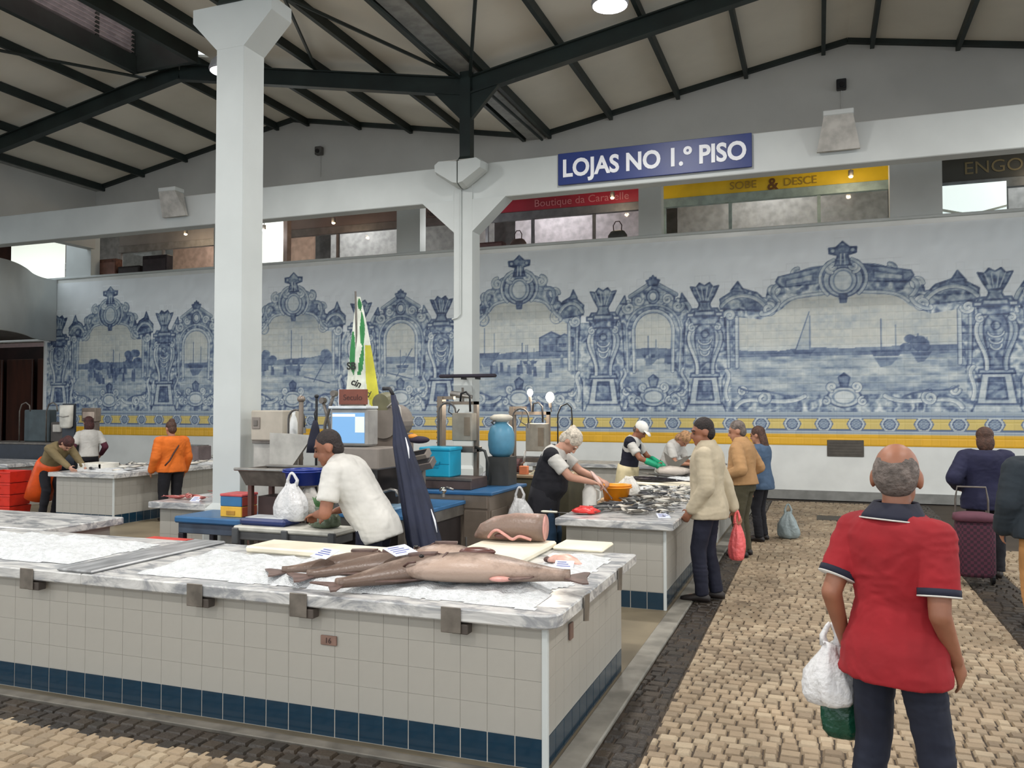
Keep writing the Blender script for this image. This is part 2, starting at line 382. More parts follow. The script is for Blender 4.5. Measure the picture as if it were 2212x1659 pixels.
# ridge lanterns with louvres; the unseen right one is added for daylight
LGLASS = bpy.data.materials.new('lantern_sheet'); LGLASS.use_nodes = True
_tr = LGLASS.node_tree.nodes.new('ShaderNodeBsdfTranslucent'); _tr.inputs[0].default_value = (*lin((226, 190, 178)), 1); LGLASS.node_tree.links.new(_tr.outputs[0], LGLASS.node_tree.nodes['Material Output'].inputs[0])
for xr in (VAL - HALF, RID):
    ze = RZ - SL * LW
    for sgn in (-1, 1):
        x = xr + sgn * LW
        MB().box(x - 0.06, x + 0.06, Y0, 13.0, ze - 0.28, ze + 0.06).build('lantern_curb', STEEL_G, ce)
        for y in (-5.2, 1.0, 4.2, 7.2, 8.8, 10.4, 12.0, 12.9):
            MB().box(x - 0.03, x + 0.03, y - 0.04, y + 0.04, ze, ze + 1.0).build('lantern_post', STEEL_G, ce)
        for k in range(9):
            z = ze + 0.10 + k * 0.085
            M = Matrix.Translation((x, 0, z)) @ Matrix.Rotation(sgn * 0.7, 4, 'Y')
            MB().box(-0.05, 0.05, Y0, 12.9, -0.006, 0.006, M=M).build('louvre_blade', mat('louvre_grey', (170, 160, 162), 0.6), ce)
        bar3((x + sgn * .1, Y0, ze + 0.97), (x + sgn * .1, 13.0, ze + 0.97), 0.12, 0.1).build('lantern_rail', STEEL_G, ce)
        MB().add([(x, Y0, ze + 1.05), (xr, Y0, ze + 1.25), (xr, 13.0, ze + 1.25), (x, 13.0, ze + 1.05)], [(0, 1, 2, 3)]).build('lantern_sheet', LGLASS, ce)
    MB().box(xr - LW, xr + LW, 12.95, 13.05, ze - 0.25, ze + 1.25).build('lantern_end', STEEL_G, ce)

# ---- concrete beam and columns
BY0, BY1 = 13.245, 13.54
tr = struct('trim_1', MB().bbox(XL - 6, XR, BY0, BY1, 5.42, 6.04, 0.012), WHITE)
def column(label, y0, kind):
    x0, x1, y1 = -5.98, -5.63, y0 + 0.345
    cx, cy = (x0 + x1) / 2, (y0 + y1) / 2
    t = thing('column', label, 'column', (cx, cy, 0))
    hw, hd = (x1 - x0) / 2, (y1 - y0) / 2
    if kind == 'bracket':
        MB().bbox(-hw, hw, -hd + .002, hd - .002, 0.78, 5.75, 0.004).build('shaft', WHITE, t)
        MB().prism([(-hw, 5.60), (hw, 5.60), (0.52, 5.93), (0.52, 6.08), (0.15, 6.08), (-0.15, 6.08), (-0.49, 6.08), (-0.49, 5.93)], -hd, hd).build('capital', WHITE, t)
    else:
        MB().bbox(-hw, hw, -hd, hd, 0.78, 6.075, 0.004).build('shaft', WHITE, t)
        for s in (-1, 1):
            MB().prism([(s * hw, 4.86), (s * hw, 5.425), (s * (hw + 0.62), 5.425)], -hd + .003, hd - .003).build('haunch', WHITE, t)
        MB().tube([(-0.035, -hd - .02, 5.7), (-0.035, -hd - .02, 3.42), (-0.10, -hd - .02, 3.36), (-hw - .02, -hd - .02, 3.34), (-hw - .02, 0, 3.34)], 0.011, 6).build('conduit', WHITE, t)
    MB().add([(-.225, -.225, 0), (.225, -.225, 0), (.225, .225, 0), (-.225, .225, 0), (-.225, -.225, .74), (.225, -.225, .74), (.225, .225, .74), (-.225, .225, .74), (-hw, -hd, .80), (hw, -hd, .80), (hw, hd, .80), (-hw, hd, .80)],
             [(0, 3, 2, 1)] + [(k * 4 + i, k * 4 + (i + 1) % 4, k * 4 + 4 + (i + 1) % 4, k * 4 + 4 + i) for k in (0, 1) for i in range(4)] + [(8, 9, 10, 11)]).build('plinth', WHITE, t)
    return t
column('tall white square column with bracket capital rising beside the blue table', 7.1, 'bracket')
column('white square column with a flared head carrying the long white beam', 13.22, 'beam')

# ---- balcony at the far left
bal = sempty('trim_2')
pts = [(-19.96, 17.28), (-19.9, 16.8), (-19.55, 16.2), (-18.95, 15.5), (-18.45, 14.8), (-18.22, 14.2), (-18.3, 13.5), (-18.7, 12.8), (-19.3, 12.3), (-20.2, 11.9), (-21.5, 11.7), (-24, 11.6)]
def catmull(P, n=6):
    out = []; Q = [P[0]] + list(P) + [P[-1]]
    for i in range(1, len(Q) - 2):
        for k in range(n):
            t = k / n; a, b, c, d = (np.array(Q[i + j], float) for j in (-1, 0, 1, 2))
            out.append(tuple(0.5 * ((2 * b) + (-a + c) * t + (2 * a - 5 * b + 4 * c - d) * t * t + (-a + 3 * b - 3 * c + d) * t ** 3)))
    out.append(tuple(P[-1])); return out
cv = catmull(pts)
m_ = MB(); n_ = len(cv)
inn = []
for i, (x, y) in enumerate(cv):
    a, b = cv[max(i - 1, 0)], cv[min(i + 1, n_ - 1)]; tx, ty = b[0] - a[0], b[1] - a[1]; L = math.hypot(tx, ty)
    inn.append((x + ty / L * 0.14 * 1, y - tx / L * 0.14) if False else (x - 0.14 * abs(ty / L) - 0.02, y + 0.14 * abs(tx / L) * 1))
vs = []
for (x, y), (a, b) in zip(cv, inn): vs += [(x, y, 3.65), (x, y, 5.35), (a, b, 5.35), (a, b, 3.65)]
m_.add(vs, [(4 * i + j, 4 * i + (j + 1) % 4, 4 * i + 4 + (j + 1) % 4, 4 * i + 4 + j) for i in range(n_ - 1) for j in range(4)])
m_.build('parapet', WHITE, bal, smooth=0.6)
MB().add([(x, y, 3.72) for x, y in cv] + [(-24, 17.28, 3.72)], [tuple(range(n_ + 1))]).build('balcony_slab', mat('slab_shade', (120, 118, 116), 0.8), bal)

# ---- lamps of the hall; those out of view are added to light it
def pendant(x, y, z, label):
    t = thing('pendant_lamp', label, 'lamp', (x, y, z), group='pendant lamps of the hall')
    MB().lathe([(0.225, 0.0), (0.235, 0.03), (0.20, 0.14), (0.10, 0.24), (0.07, 0.30), (0.03, 0.36), (0.0, 0.36)], n=28).build('shade', mat('lamp_shade', (180, 180, 184), 0.4, 0.3), t, True)
    MB().lathe([(0.0, -0.012), (0.20, -0.008), (0.222, 0.004), (0.0, 0.004)], n=28).build('diffuser', emit('lamp_glow', (252, 248, 255), 14), t, True)
    MB().cyl((0, 0, 0.34), (0, 0, roof_z(x) - z - 0.1), 0.012, n=6).build('rod', STEEL_G, t)
    l = bpy.data.lights.new('lamp_light', 'AREA'); l.shape = 'DISK'; l.size = 0.42; l.energy = PENDANT_W; l.color = (1.0, 0.97, 0.93); l.spread = PI * 0.95
    lo = link('lamp_light', l, t, (0, 0, -0.03)); return t
for iy, y in enumerate((10.0, 3.6, -2.8, -9.2)):
    for ix, x in enumerate((-14.6, -8.26, -2.4, 3.6, 9.5)):
        if y == 10.0 and x == -14.6: continue
        lab = 'round white pendant lamp glowing at the top edge over the blue sign' if (x, y) == (-2.4, 10.0) else ('pendant lamp half hidden behind the tall near column' if (x, y) == (-8.26, 10.0) else 'added round pendant lamp out of view, lighting the hall')
        pendant(x, y, 6.8, lab)
# ================================================================== azulejo mural, painted tone by tone on the tile grid
TS, NC = 0.15, 10                       # tile size, cells per tile
MX0, MZ0, NTX, NTZ = -20.40, 1.06, 168, 28
CELL = TS / NC
gx = MX0 + CELL * np.arange(NTX * NC + 1); gz = MZ0 + CELL * np.arange(NTZ * NC + 1)
GX, GZ = np.meshgrid(gx, gz)
TONE = np.ones_like(GX); ORN = np.zeros_like(GX); YEL = np.zeros_like(GX); CRM = np.zeros_like(GX)
def vnoise(x, z, seed):
    r = np.random.default_rng(seed); tab = r.random((256, 256))
    xi, zi = np.floor(x).astype(int), np.floor(z).astype(int); fx, fz = x - xi, z - zi
    fx = fx * fx * (3 - 2 * fx); fz = fz * fz * (3 - 2 * fz)
    t = lambda a, b: tab[a % 256, b % 256]
    return (t(xi, zi) * (1 - fx) + t(xi + 1, zi) * fx) * (1 - fz) + (t(xi, zi + 1) * (1 - fx) + t(xi + 1, zi + 1) * fx) * fz
def fbm(x, z, seed, o=4):
    s = 0; a = 0.5
    for k in range(o): s = s + a * vnoise(x * 2 ** k, z * 2 ** k, seed + k); a *= 0.5
    return s
def win(x0, x1, z0, z1):
    i0, i1 = int(max(0, (x0 - MX0) / CELL - 2)), int(min(len(gx), (x1 - MX0) / CELL + 3))
    j0, j1 = int(max(0, (z0 - MZ0) / CELL - 2)), int(min(len(gz), (z1 - MZ0) / CELL + 3))
    return np.s_[j0:max(j1, j0), i0:max(i1, i0)]
SOFT = 0.014
def put(w, m, val, orn=None):
    TONE[w] = TONE[w] * (1 - m) + val * m
    if orn is not None: ORN[w] = np.maximum(ORN[w] * (1 - m) , m * orn) if orn else ORN[w] * (1 - m)
def seg_dist(x, z, P):
    best = np.full(x.shape, 9.0); side = np.zeros(x.shape)
    for (ax, az), (bx, bz) in zip(P[:-1], P[1:]):
        dx, dz = bx - ax, bz - az; L = dx * dx + dz * dz + 1e-12
        t = np.clip(((x - ax) * dx + (z - az) * dz) / L, 0, 1)
        d = np.hypot(x - ax - t * dx, z - az - t * dz)
        sd = ((x - ax) * dz - (z - az) * dx) / math.sqrt(L)
        k = d < best; best = np.where(k, d, best); side = np.where(k, sd, side)
    return best, side
def stroke(P, w, val=0.4, shade=0.0, orn=0.0, edge=None):
    P = np.array(P); q = win(P[:, 0].min() - w, P[:, 0].max() + w, P[:, 1].min() - w, P[:, 1].max() + w)
    x, z = GX[q], GZ[q]
    if x.size == 0: return
    d, s = seg_dist(x, z, P)
    if edge is not None: put(q, np.clip((w + 0.012 - d) / SOFT + .5, 0, 1), edge, orn)
    put(q, np.clip((w - d) / SOFT + .5, 0, 1), np.clip(val + shade * s / w, 0, 1), orn)
def poly_sd(x, z, P):
    P = np.array(list(P) + [P[0]]); d, _ = seg_dist(x, z, P); ins = np.zeros(x.shape, bool)
    for (ax, az), (bx, bz) in zip(P[:-1], P[1:]):
        c = ((az > z) != (bz > z)) & (x < (bx - ax) * (z - az) / (bz - az + 1e-12) + ax); ins ^= c
    return np.where(ins, d, -d)
def poly(P, val, orn=0.0, edge=None, ew=0.018, fn=None):
    A = np.array(P); q = win(A[:, 0].min(), A[:, 0].max(), A[:, 1].min(), A[:, 1].max()); x, z = GX[q], GZ[q]
    if x.size == 0: return
    sd = poly_sd(x, z, P); m = np.clip(sd / SOFT + .5, 0, 1)
    put(q, m, val if fn is None else fn(x, z), orn)
    if edge is not None: put(q, np.clip((ew - np.abs(sd)) / SOFT + .5, 0, 1) , edge)
def ell(cx, cz, rx, rz, val, orn=0.0, edge=None, grad=0.0):
    q = win(cx - rx, cx + rx, cz - rz, cz + rz); x, z = GX[q], GZ[q]
    if x.size == 0: return
    r = np.hypot((x - cx) / rx, (z - cz) / rz); k = min(rx, rz)
    put(q, np.clip((1 - r) * k / SOFT + .5, 0, 1), np.clip(val + grad * (x - cx) / rx, 0, 1), orn)
    if edge is not None: put(q, np.clip((0.014 - np.abs(1 - r) * k) / SOFT + .5, 0, 1), edge)
def arc(cx, cz, rx, rz, a0, a1, n=14): return [(cx + rx * math.cos(a0 + (a1 - a0) * i / n), cz + rz * math.sin(a0 + (a1 - a0) * i / n)) for i in range(n + 1)]
def spiral(cx, cz, r, a0, turns, n=26):
    return [(cx + r * (1 - 0.82 * i / n) * math.cos(a0 + turns * 2 * PI * i / n), cz + r * (1 - 0.82 * i / n) * math.sin(a0 + turns * 2 * PI * i / n)) for i in range(n + 1)]
def volute(cx, cz, r, a0, turns, w=0.032): stroke(spiral(cx, cz, r, a0, turns), w, 0.72, 0.16, 0.3, edge=0.22)
def bez(p0, p1, p2, p3, n=16): return [tuple((1 - t) ** 3 * np.array(p0) + 3 * (1 - t) ** 2 * t * np.array(p1) + 3 * (1 - t) * t * t * np.array(p2) + t ** 3 * np.array(p3)) for t in (i / n for i in range(n + 1))]
def mir(P, cx): return [(2 * cx - a, b) for a, b in P]

def urn(x, z0):
    poly([(x - .22, z0), (x + .22, z0), (x + .20, z0 + .10), (x - .20, z0 + .10)], .62, .3, .22)
    poly([(x - .15, z0 + .10), (x + .15, z0 + .10), (x + .10, z0 + .22), (x + .12, z0 + .30), (x - .12, z0 + .30), (x - .10, z0 + .22)], .5, .5, .2)
    poly([(x - .12, z0 + .28), (x + .12, z0 + .28), (x + .20, z0 + .42), (x + .28, z0 + .60), (x + .17, z0 + .58), (x + .10, z0 + .67), (x, z0 + .61), (x - .10, z0 + .67), (x - .17, z0 + .58), (x - .28, z0 + .60), (x - .20, z0 + .42)], .42, .8, .18)
    for k in (-.14, -.05, .05, .14): stroke([(x + k * .5, z0 + .32), (x + k * 1.2, z0 + .58)], .010, .75)
def pilaster(x):
    poly([(x - .42, 1.70), (x + .42, 1.70), (x + .36, 1.86), (x - .36, 1.86)], .66, .2, .25)
    poly([(x - .33, 1.86), (x + .33, 1.86), (x + .24, 2.42), (x - .24, 2.42)], .70, .15, .25)
    poly([(x - .17, 1.95), (x + .17, 1.95), (x + .12, 2.34), (x - .12, 2.34)], .36, .6, .2)
    poly([(x - .30, 2.42), (x + .30, 2.42), (x + .28, 2.50), (x - .28, 2.50)], .6, .1, .2)
    body = bez((x - .20, 2.50), (x - .16, 2.85), (x - .40, 3.0), (x - .36, 3.28)) + bez((x - .36, 3.28), (x - .32, 3.46), (x - .2, 3.46), (x - .16, 3.56), 8)
    full = body + mir(body, x)[::-1]
    poly(full, .66, .35, .25)
    inner = [(x + (a - x) * .55, b) for a, b in body]
    poly(inner + mir(inner, x)[::-1], .46, .7, .25)
    stroke([(a + .045, b) for a, b in body], .030, .80, -.12, .0, edge=.3); stroke(mir([(a + .045, b) for a, b in body], x), .030, .62, .1, .0, edge=.22)
    for k, zz in enumerate((3.18, 3.06, 2.95)): stroke(arc(x, zz, .13 - .02 * k, .09, PI, 2 * PI, 8), .014, .78, edge=.25)
    ell(x, 3.30, .075, .075, .5, .6, .2)
    poly([(x - .27, 3.50), (x + .27, 3.50), (x + .30, 3.66), (x - .30, 3.66)], .48, .8, .2)
    poly([(x - .36, 3.66), (x + .36, 3.66), (x + .36, 3.74), (x - .36, 3.74)], .72, .1, .25)
    poly([(x - .30, 3.74), (x + .30, 3.74), (x + .26, 3.82), (x - .26, 3.82)], .58, .2, .25)
    for s in (-1, 1): volute(x + s * .25, 3.44, .075, PI / 2, s * -1.2, .022)
    urn(x, 3.80 - .12)

def scene(P, cx, hw, zt, zb, seed, motif):
    """sea view inside an opening"""
    hz = zb + (zt - zb) * 0.40
    def fn(x, z):
        n1 = fbm(x * 1.1 + seed, z * 2.6, seed); n2 = fbm(x * 3.0, z * 14.0, seed + 9)
        sky = .82 + .22 * (n1 - .5) - .16 * np.clip((fbm(x * .9, z * 2.0, seed + 5) - .52) * 5, 0, 1)
        hill = hz + .10 + .20 * (fbm(x * 1.1 + 7, z * 0, seed + 3, 3) - .35)
        sea = .60 + .60 * (n2 - .5) + .12 * (z - zb) / (zt - zb)
        far = .42 + .3 * (fbm(x * 6, z * 6, seed + 2) - .5)
        t = np.where(z > hill, sky, np.where(z > hz - .04, far, sea))
        return np.clip(t, .12, .92)
    poly(P, 0, 0, None, fn=fn)
    A = np.array(P); q = win(A[:, 0].min(), A[:, 0].max(), A[:, 1].min(), A[:, 1].max()); x, z = GX[q], GZ[q]
    m = np.clip(poly_sd(x, z, P) / SOFT + .5, 0, 1); CRM[q] = np.maximum(CRM[q] * (1 - m), m * np.clip((z - hz) * 4, 0.25, 1))
    r = random.Random(seed)
    for name, dx, dz, sc in motif:
        bx, bz = cx + dx, hz + dz
        if name == 'boat':
            poly([(bx - .34 * sc, bz + .05 * sc), (bx + .36 * sc, bz + .06 * sc), (bx + .26 * sc, bz - .09 * sc), (bx - .26 * sc, bz - .09 * sc)], .26, .2)
            stroke([(bx - .10 * sc, bz), (bx - .10 * sc, bz + .75 * sc)], .010, .25); stroke([(bx + .2 * sc, bz), (bx + .2 * sc, bz + .6 * sc)], .008, .3)
            poly([(bx - .25 * sc, bz - .12 * sc), (bx + .25 * sc, bz - .12 * sc), (bx + .1 * sc, bz - .30 * sc), (bx - .12 * sc, bz - .34 * sc)], .38)
        elif name == 'sail':
            poly([(bx - .16 * sc, bz), (bx + .14 * sc, bz + .85 * sc), (bx + .18 * sc, bz)], .66); stroke([(bx - .16 * sc, bz), (bx + .15 * sc, bz + .9 * sc)], .010, .3); stroke([(bx + .16 * sc, bz - .1), (bx + .16 * sc, bz + .8 * sc)], .014, .34)
            poly([(bx - .25 * sc, bz + .02), (bx + .28 * sc, bz + .02), (bx + .18 * sc, bz - .08 * sc), (bx - .18 * sc, bz - .08 * sc)], .26)
        elif name == 'house':
            poly([(bx - .3 * sc, bz - .1), (bx + .3 * sc, bz - .1), (bx + .3 * sc, bz + .32 * sc), (bx, bz + .46 * sc), (bx - .3 * sc, bz + .32 * sc)], .42, .25, .25)
            for k in (-.16, .0, .16): poly([(bx + k * sc - .04, bz), (bx + k * sc + .04, bz), (bx + k * sc + .04, bz + .14 * sc), (bx + k * sc - .04, bz + .14 * sc)], .22)
        elif name == 'folk':
            for k in range(int(6 * sc)):
                fx = bx + r.uniform(-.35, .35) * sc; fz = bz - r.uniform(.05, .3); h = r.uniform(.16, .26)
                poly([(fx - .04, fz), (fx + .05, fz), (fx + .03, fz + h), (fx - .03, fz + h)], r.uniform(.2, .45)); ell(fx, fz + h + .03, .028, .035, r.uniform(.25, .7))
        elif name == 'tree':
            for k in range(7): ell(bx + r.uniform(-.2, .2) * sc, bz + r.uniform(.0, .3) * sc, .13 * sc, .1 * sc, r.uniform(.25, .42), .3)
        elif name == 'spar': stroke([(bx, bz - .3 * sc), (bx + .5 * sc, bz + .5 * sc)], .012, .28); stroke([(bx - .3 * sc, bz - .15), (bx + .5 * sc, bz - .3)], .016, .3)

def bottom_cartouche(cx, w, zc=2.02):
    for s in (-1, 1):
        stroke(bez((cx + s * w * .98, 1.80), (cx + s * w * .9, 2.15), (cx + s * w * .55, 1.75), (cx + s * w * .35, 2.02)), .038, .74, s * -.15, .2, edge=.28)
        volute(cx + s * w * .72, 1.98, .13, PI / 2, s * 1.5); volute(cx + s * w * .92, 2.12, .09, 0, s * -1.3, .024)
        stroke(bez((cx + s * .95 * w, 2.2), (cx + s * .85 * w, 2.05), (cx + s * .7 * w, 2.2), (cx + s * .5 * w, 2.0)), .02, .3)
    ell(cx, zc, .30, .20, .72, .05, .24); ell(cx, zc, .20, .13, .80, 0, .45)
    for s in (-1, 1): volute(cx + s * .22, zc + .20, .09, -PI / 2, s * 1.3, .026); volute(cx + s * .33, zc - .08, .08, PI / 2, s * 1.2, .022)
    poly([(cx - .06, zc + .2), (cx + .06, zc + .2), (cx + .10, zc + .38), (cx, zc + .46), (cx - .10, zc + .38)], .34, .5, .2)

def frame_bg(P, orn=.95, val=.52): poly(P, val, orn, .22)

def small_panel(cx, seed, motif):
    h = .72
    out = [(cx - h, 1.70), (cx + h, 1.70), (cx + h, 2.3), (cx + .60, 2.55), (cx + .66, 3.55), (cx + .76, 3.75), (cx + .62, 4.02), (cx + .44, 4.0), (cx + .46, 4.18), (cx + .10, 4.40), (cx + .06, 4.52), (cx - .06, 4.52), (cx - .10, 4.40), (cx - .46, 4.18), (cx - .44, 4.0), (cx - .62, 4.02), (cx - .76, 3.75), (cx - .66, 3.55), (cx - .60, 2.55), (cx - h, 2.3)]
    frame_bg(out)
    op = [(cx - .36, 2.55), (cx - .50, 2.45), (cx - .50, 2.25), (cx + .50, 2.25), (cx + .50, 2.45), (cx + .36, 2.55), (cx + .38, 3.40)] + arc(cx, 3.40, .38, .38, 0, PI) + [(cx - .38, 3.40)]
    scene(op, cx, .38, 3.78, 2.25, seed, motif)
    stroke([(cx + .40, 2.55), (cx + .42, 3.40)] + arc(cx, 3.40, .42, .42, 0, PI) + [(cx - .40, 2.55)], .030, .74, .14, .1, edge=.24)
    stroke([(cx + .54, 2.55), (cx + .58, 3.40)] + arc(cx, 3.42, .56, .52, 0.1, PI - 0.1) + [(cx - .54, 2.55)], .022, .64, .14, .3, edge=.26)
    for s in (-1, 1):
        stroke([(cx + s * .48, 4.14), (cx + s * .08, 4.38)], .036, .60, s * .15, .1, edge=.2)
        volute(cx + s * .52, 3.90, .13, PI / 2, s * -1.5); volute(cx + s * .30, 4.05, .10, 0, s * 1.4, .026)
        stroke(bez((cx + s * .76, 3.55), (cx + s * .86, 3.75), (cx + s * .7, 4.0), (cx + s * .6, 4.04)), .030, .66, s * .12, .2, edge=.24)
        poly([(cx + s * .56, 3.98), (cx + s * .70, 4.0), (cx + s * .60, 4.16)], .48, .6, .24)
        stroke(bez((cx + s * .62, 2.6), (cx + s * .50, 2.45), (cx + s * .75, 2.4), (cx + s * .66, 2.2)), .026, .72, 0, .1, edge=.28)
    ell(cx, 4.12, .13, .15, .56, .2, .22); ell(cx, 4.12, .08, .095, .84, 0, .35)
    poly([(cx - .09, 4.36), (cx + .09, 4.36), (cx + .14, 4.46), (cx + .05, 4.48), (cx, 4.56), (cx - .05, 4.48), (cx - .14, 4.46)], .34, .7, .2)
    bottom_cartouche(cx, .62)

def large_panel(cx, hw, top, seed, motif):
    g = hw / 1.45; zc = top - .62
    out = [(cx - hw, 1.70), (cx + hw, 1.70), (cx + hw, 2.35), (cx + hw - .12, 2.6), (cx + hw - .05, 3.75), (cx + hw + .03, 4.0), (cx + hw * .86, 4.20), (cx + hw * .72, 4.02), (cx + hw * .62, zc - .38), (cx + hw * .60, zc - .18), (cx + hw * .40, zc - .08), (cx + hw * .32, zc + .12), (cx + .12, zc + .16)]
    out = out + mir(out, cx)[::-1]
    frame_bg(out)
    sp = []
    half = [(cx + hw - .34, 2.62), (cx + hw - .18, 2.40), (cx + hw - .20, 2.05), (cx, 2.05)]
    rt = [(cx, zc - .40), (cx + .26, zc - .36), (cx + hw * .40, zc - .42), (cx + hw * .50, zc - .62), (cx + hw * .66, zc - .80), (cx + hw - .34, 3.62)] + half
    op = rt + mir(rt, cx)[::-1]
    scene(op, cx, hw, zc - .3, 2.05, seed, motif)
    for s in (-1, 1):
        M_ = (lambda P: [(cx + s * (a), b) for a, b in P])
        stroke(M_([(hw - .30, 2.62), (hw - .30, 3.62)]), .030, .72, s * .12, .1, edge=.26); stroke(M_([(hw - .14, 2.62), (hw - .12, 3.70)]), .026, .6, s * .14, .3, edge=.24)
        # shoulder hood
        poly(M_([(hw * .62, 3.72), (hw + .02, 3.80), (hw + .02, 4.00), (hw * .86, 4.22), (hw * .70, 4.10), (hw * .60, 3.86)]), .44, .8, .22)
        stroke(M_(bez((hw * .62, 3.78), (hw * .70, 4.10), (hw * .9, 4.16), (hw + .0, 3.86))), .034, .68, s * .14, .2, edge=.22)
        poly(M_([(hw * .80, 4.12), (hw * .92, 4.16), (hw * .86, 4.34)]), .46, .6, .24)
        volute(cx + s * (hw * .60), 3.76, .13, PI / 2, s * 1.6); volute(cx + s * (hw - .16), 3.66, .11, PI, s * 1.4, .03)
        # pediment scrolls
        stroke(M_(bez((.20, zc + .12), (hw * .22, zc + .22), (hw * .36, zc + .10), (hw * .42, zc - .08))), .042, .66, s * .15, .2, edge=.2)
        volute(cx + s * hw * .36, zc + .06, .12, PI / 2, s * -1.4); volute(cx + s * hw * .56, zc - .22, .11, 0, s * 1.5)
        stroke(M_(bez((hw * .42, zc - .10), (hw * .58, zc - .05), (hw * .60, zc - .30), (hw * .52, zc - .46))), .034, .62, s * .15, .3, edge=.22)
        stroke(M_(bez((hw * .52, zc - .50), (hw * .56, zc - .72), (hw * .70, zc - .74), (hw * .66, 3.70))), .030, .70, s * .12, .2, edge=.26)
        stroke(M_(bez((.20, zc - .32), (hw * .3, zc - .36), (hw * .42, zc - .34), (hw * .5, zc - .55))), .024, .72, 0, .1, edge=.3)
        stroke(M_(bez((hw - .08, 2.55), (hw - .24, 2.40), (hw + .02, 2.25), (hw - .10, 1.95))), .034, .74, s * .1, .1, edge=.28)
    if hw > 2:
        for s in (-1, 1):
            poly([(cx + s * .35, zc + .20), (cx + s * hw * .52, zc + .03), (cx + s * hw * .54, zc - .06), (cx + s * hw * .50, zc - .18), (cx + s * .35, zc - .12)], .42, .5, .22)
            poly([(cx + s * .55, zc + .06), (cx + s * hw * .46, zc - .04), (cx + s * hw * .46, zc - .14), (cx + s * .55, zc - .08)], .58, .4, .3)
    ell(cx, zc - .08, .36, .34, .60, .35, .2); ell(cx, zc - .10, .25, .26, .70, .05, .24); ell(cx, zc - .10, .17, .20, .80, 0, .45)
    for s in (-1, 1):
        volute(cx + s * .20, zc + .18, .12, -PI / 2, s * 1.5); stroke(arc(cx, zc - .06, .42, .40, PI / 2 - s * .4, PI / 2 - s * 2.4), .026, .70, 0, .2, edge=.22)
    poly([(cx - .07, zc - .36), (cx + .07, zc - .36), (cx + .05, zc - .52), (cx - .05, zc - .52)], .32, .5, .2)
    # finial
    poly([(cx - .14, zc + .20), (cx + .14, zc + .20), (cx + .09, zc + .40), (cx + .24, zc + .44), (cx + .25, zc + .54), (cx + .12, zc + .55), (cx, zc + .66), (cx - .12, zc + .55), (cx - .25, zc + .54), (cx - .24, zc + .44), (cx - .09, zc + .40)], .36, .75, .18)
    for s in (-1, 1): ell(cx + s * .18, zc + .49, .05, .045, .62, 0, .2)
    for k in (-.04, .04): stroke([(cx + k, zc + .22), (cx + k * .8, zc + .42)], .010, .75)
    bottom_cartouche(cx, hw * .9, 2.0)

for a_, b_ in ((-20.3, 4.8),):
    poly([(a_, 1.70), (b_, 1.70), (b_, 3.62), (a_, 3.62)], .56, .9)
large_panel(0.45, 2.30, 4.98, 31, [('sail', -.75, .06, .85), ('boat', .75, .0, .85), ('tree', 1.25, .06, .8), ('boat', 1.35, -.04, .5)])
small_panel(-3.25, 41, [('boat', -.05, .02, .55), ('folk', .15, .05, .9)])
large_panel(-6.23, 1.45, 5.13, 51, [('boat', -.75, .06, .8), ('folk', -.5, -.12, 2.4), ('boat', .1, .08, .3), ('house', .75, .12, .9), ('house', 1.05, .2, .6), ('boat', .25, -.12, .5), ('folk', .6, -.2, 1.2)])
small_panel(-9.18, 61, [('spar', -.1, -.1, .8), ('boat', .05, -.1, .5)])
large_panel(-12.15, 1.45, 5.08, 71, [('boat', .05, .05, 1.0), ('folk', -.6, -.1, 2.2), ('tree', -.8, -.05, 1.0), ('spar', .6, -.2, .9), ('tree', .9, .05, .9)])
small_panel(-15.12, 81, [('boat', 0, .02, .8)])
large_panel(-18.02, 1.45, 5.03, 91, [('tree', -.5, -.1, .9), ('boat', .2, -.05, .7), ('folk', .4, -.1, 2), ('tree', .8, .1, 1.0), ('folk', -.3, -.15, 2)])
small_panel(4.15, 101, [('boat', 0, .02, .6)])
for x in (3.04, -2.19, -4.32, -8.13, -10.24, -14.06, -16.16, -19.86): pilaster(x)
# curly line work inside the ornament, soft wash over everything painted
wx = fbm(GX * 2.2, GZ * 2.2, 5); wz = fbm(GX * 2.2 + 31, GZ * 2.2, 15)
curl = np.sin(26 * fbm((GX + .35 * wx) * 3.0, (GZ + .35 * wz) * 3.0, 25, 3))
fine = fbm(GX * 14, GZ * 14, 35, 3) - .45
PAINT = np.clip((1 - TONE) * 6, 0, 1)
TONE = np.clip(TONE + ORN * (.19 * curl + .55 * fine) + PAINT * (.22 * (fbm(GX * 1.4, GZ * 1.4, 45) - .46) + .26 * fine), .06, 1)
# mouldings under the pictures and the yellow frieze
def band(z0, z1, t, y=0.0):
    m = np.clip((GZ - z0) / .01 + .5, 0, 1) * np.clip((z1 - GZ) / .01 + .5, 0, 1)
    TONE[:] = TONE * (1 - m) + t * m; YEL[:] = YEL * (1 - m) + y * m; CRM[:] = CRM * (1 - m)
band(1.0, 1.285, .80, 1.0); band(1.285, 1.33, .55); band(1.33, 1.62, .74); band(1.62, 1.655, .42); band(1.655, 1.71, .62)
band(1.335, 1.35, .35); band(1.605, 1.62, .45); band(1.07, 1.085, .62, 1.0)
per = .585
xk = GX - (-20.4); ph = (xk / per) % 1.0; kx = (ph - .5) * per
frz = (GZ > 1.352) & (GZ < 1.602)
blk = frz & (np.abs(kx) < .155 - .03 * np.cos((GZ - 1.477) * 22)) & (np.abs(GZ - 1.477) < .10)
rim = frz & (np.abs(kx) < .178 - .03 * np.cos((GZ - 1.477) * 22)) & (np.abs(GZ - 1.477) < .118) & ~blk
cxk = np.minimum(ph, 1 - ph) * per; rr = np.hypot(cxk, GZ - 1.477)
TONE[rim] = .34; TONE[blk] = .80; YEL[blk] = .78
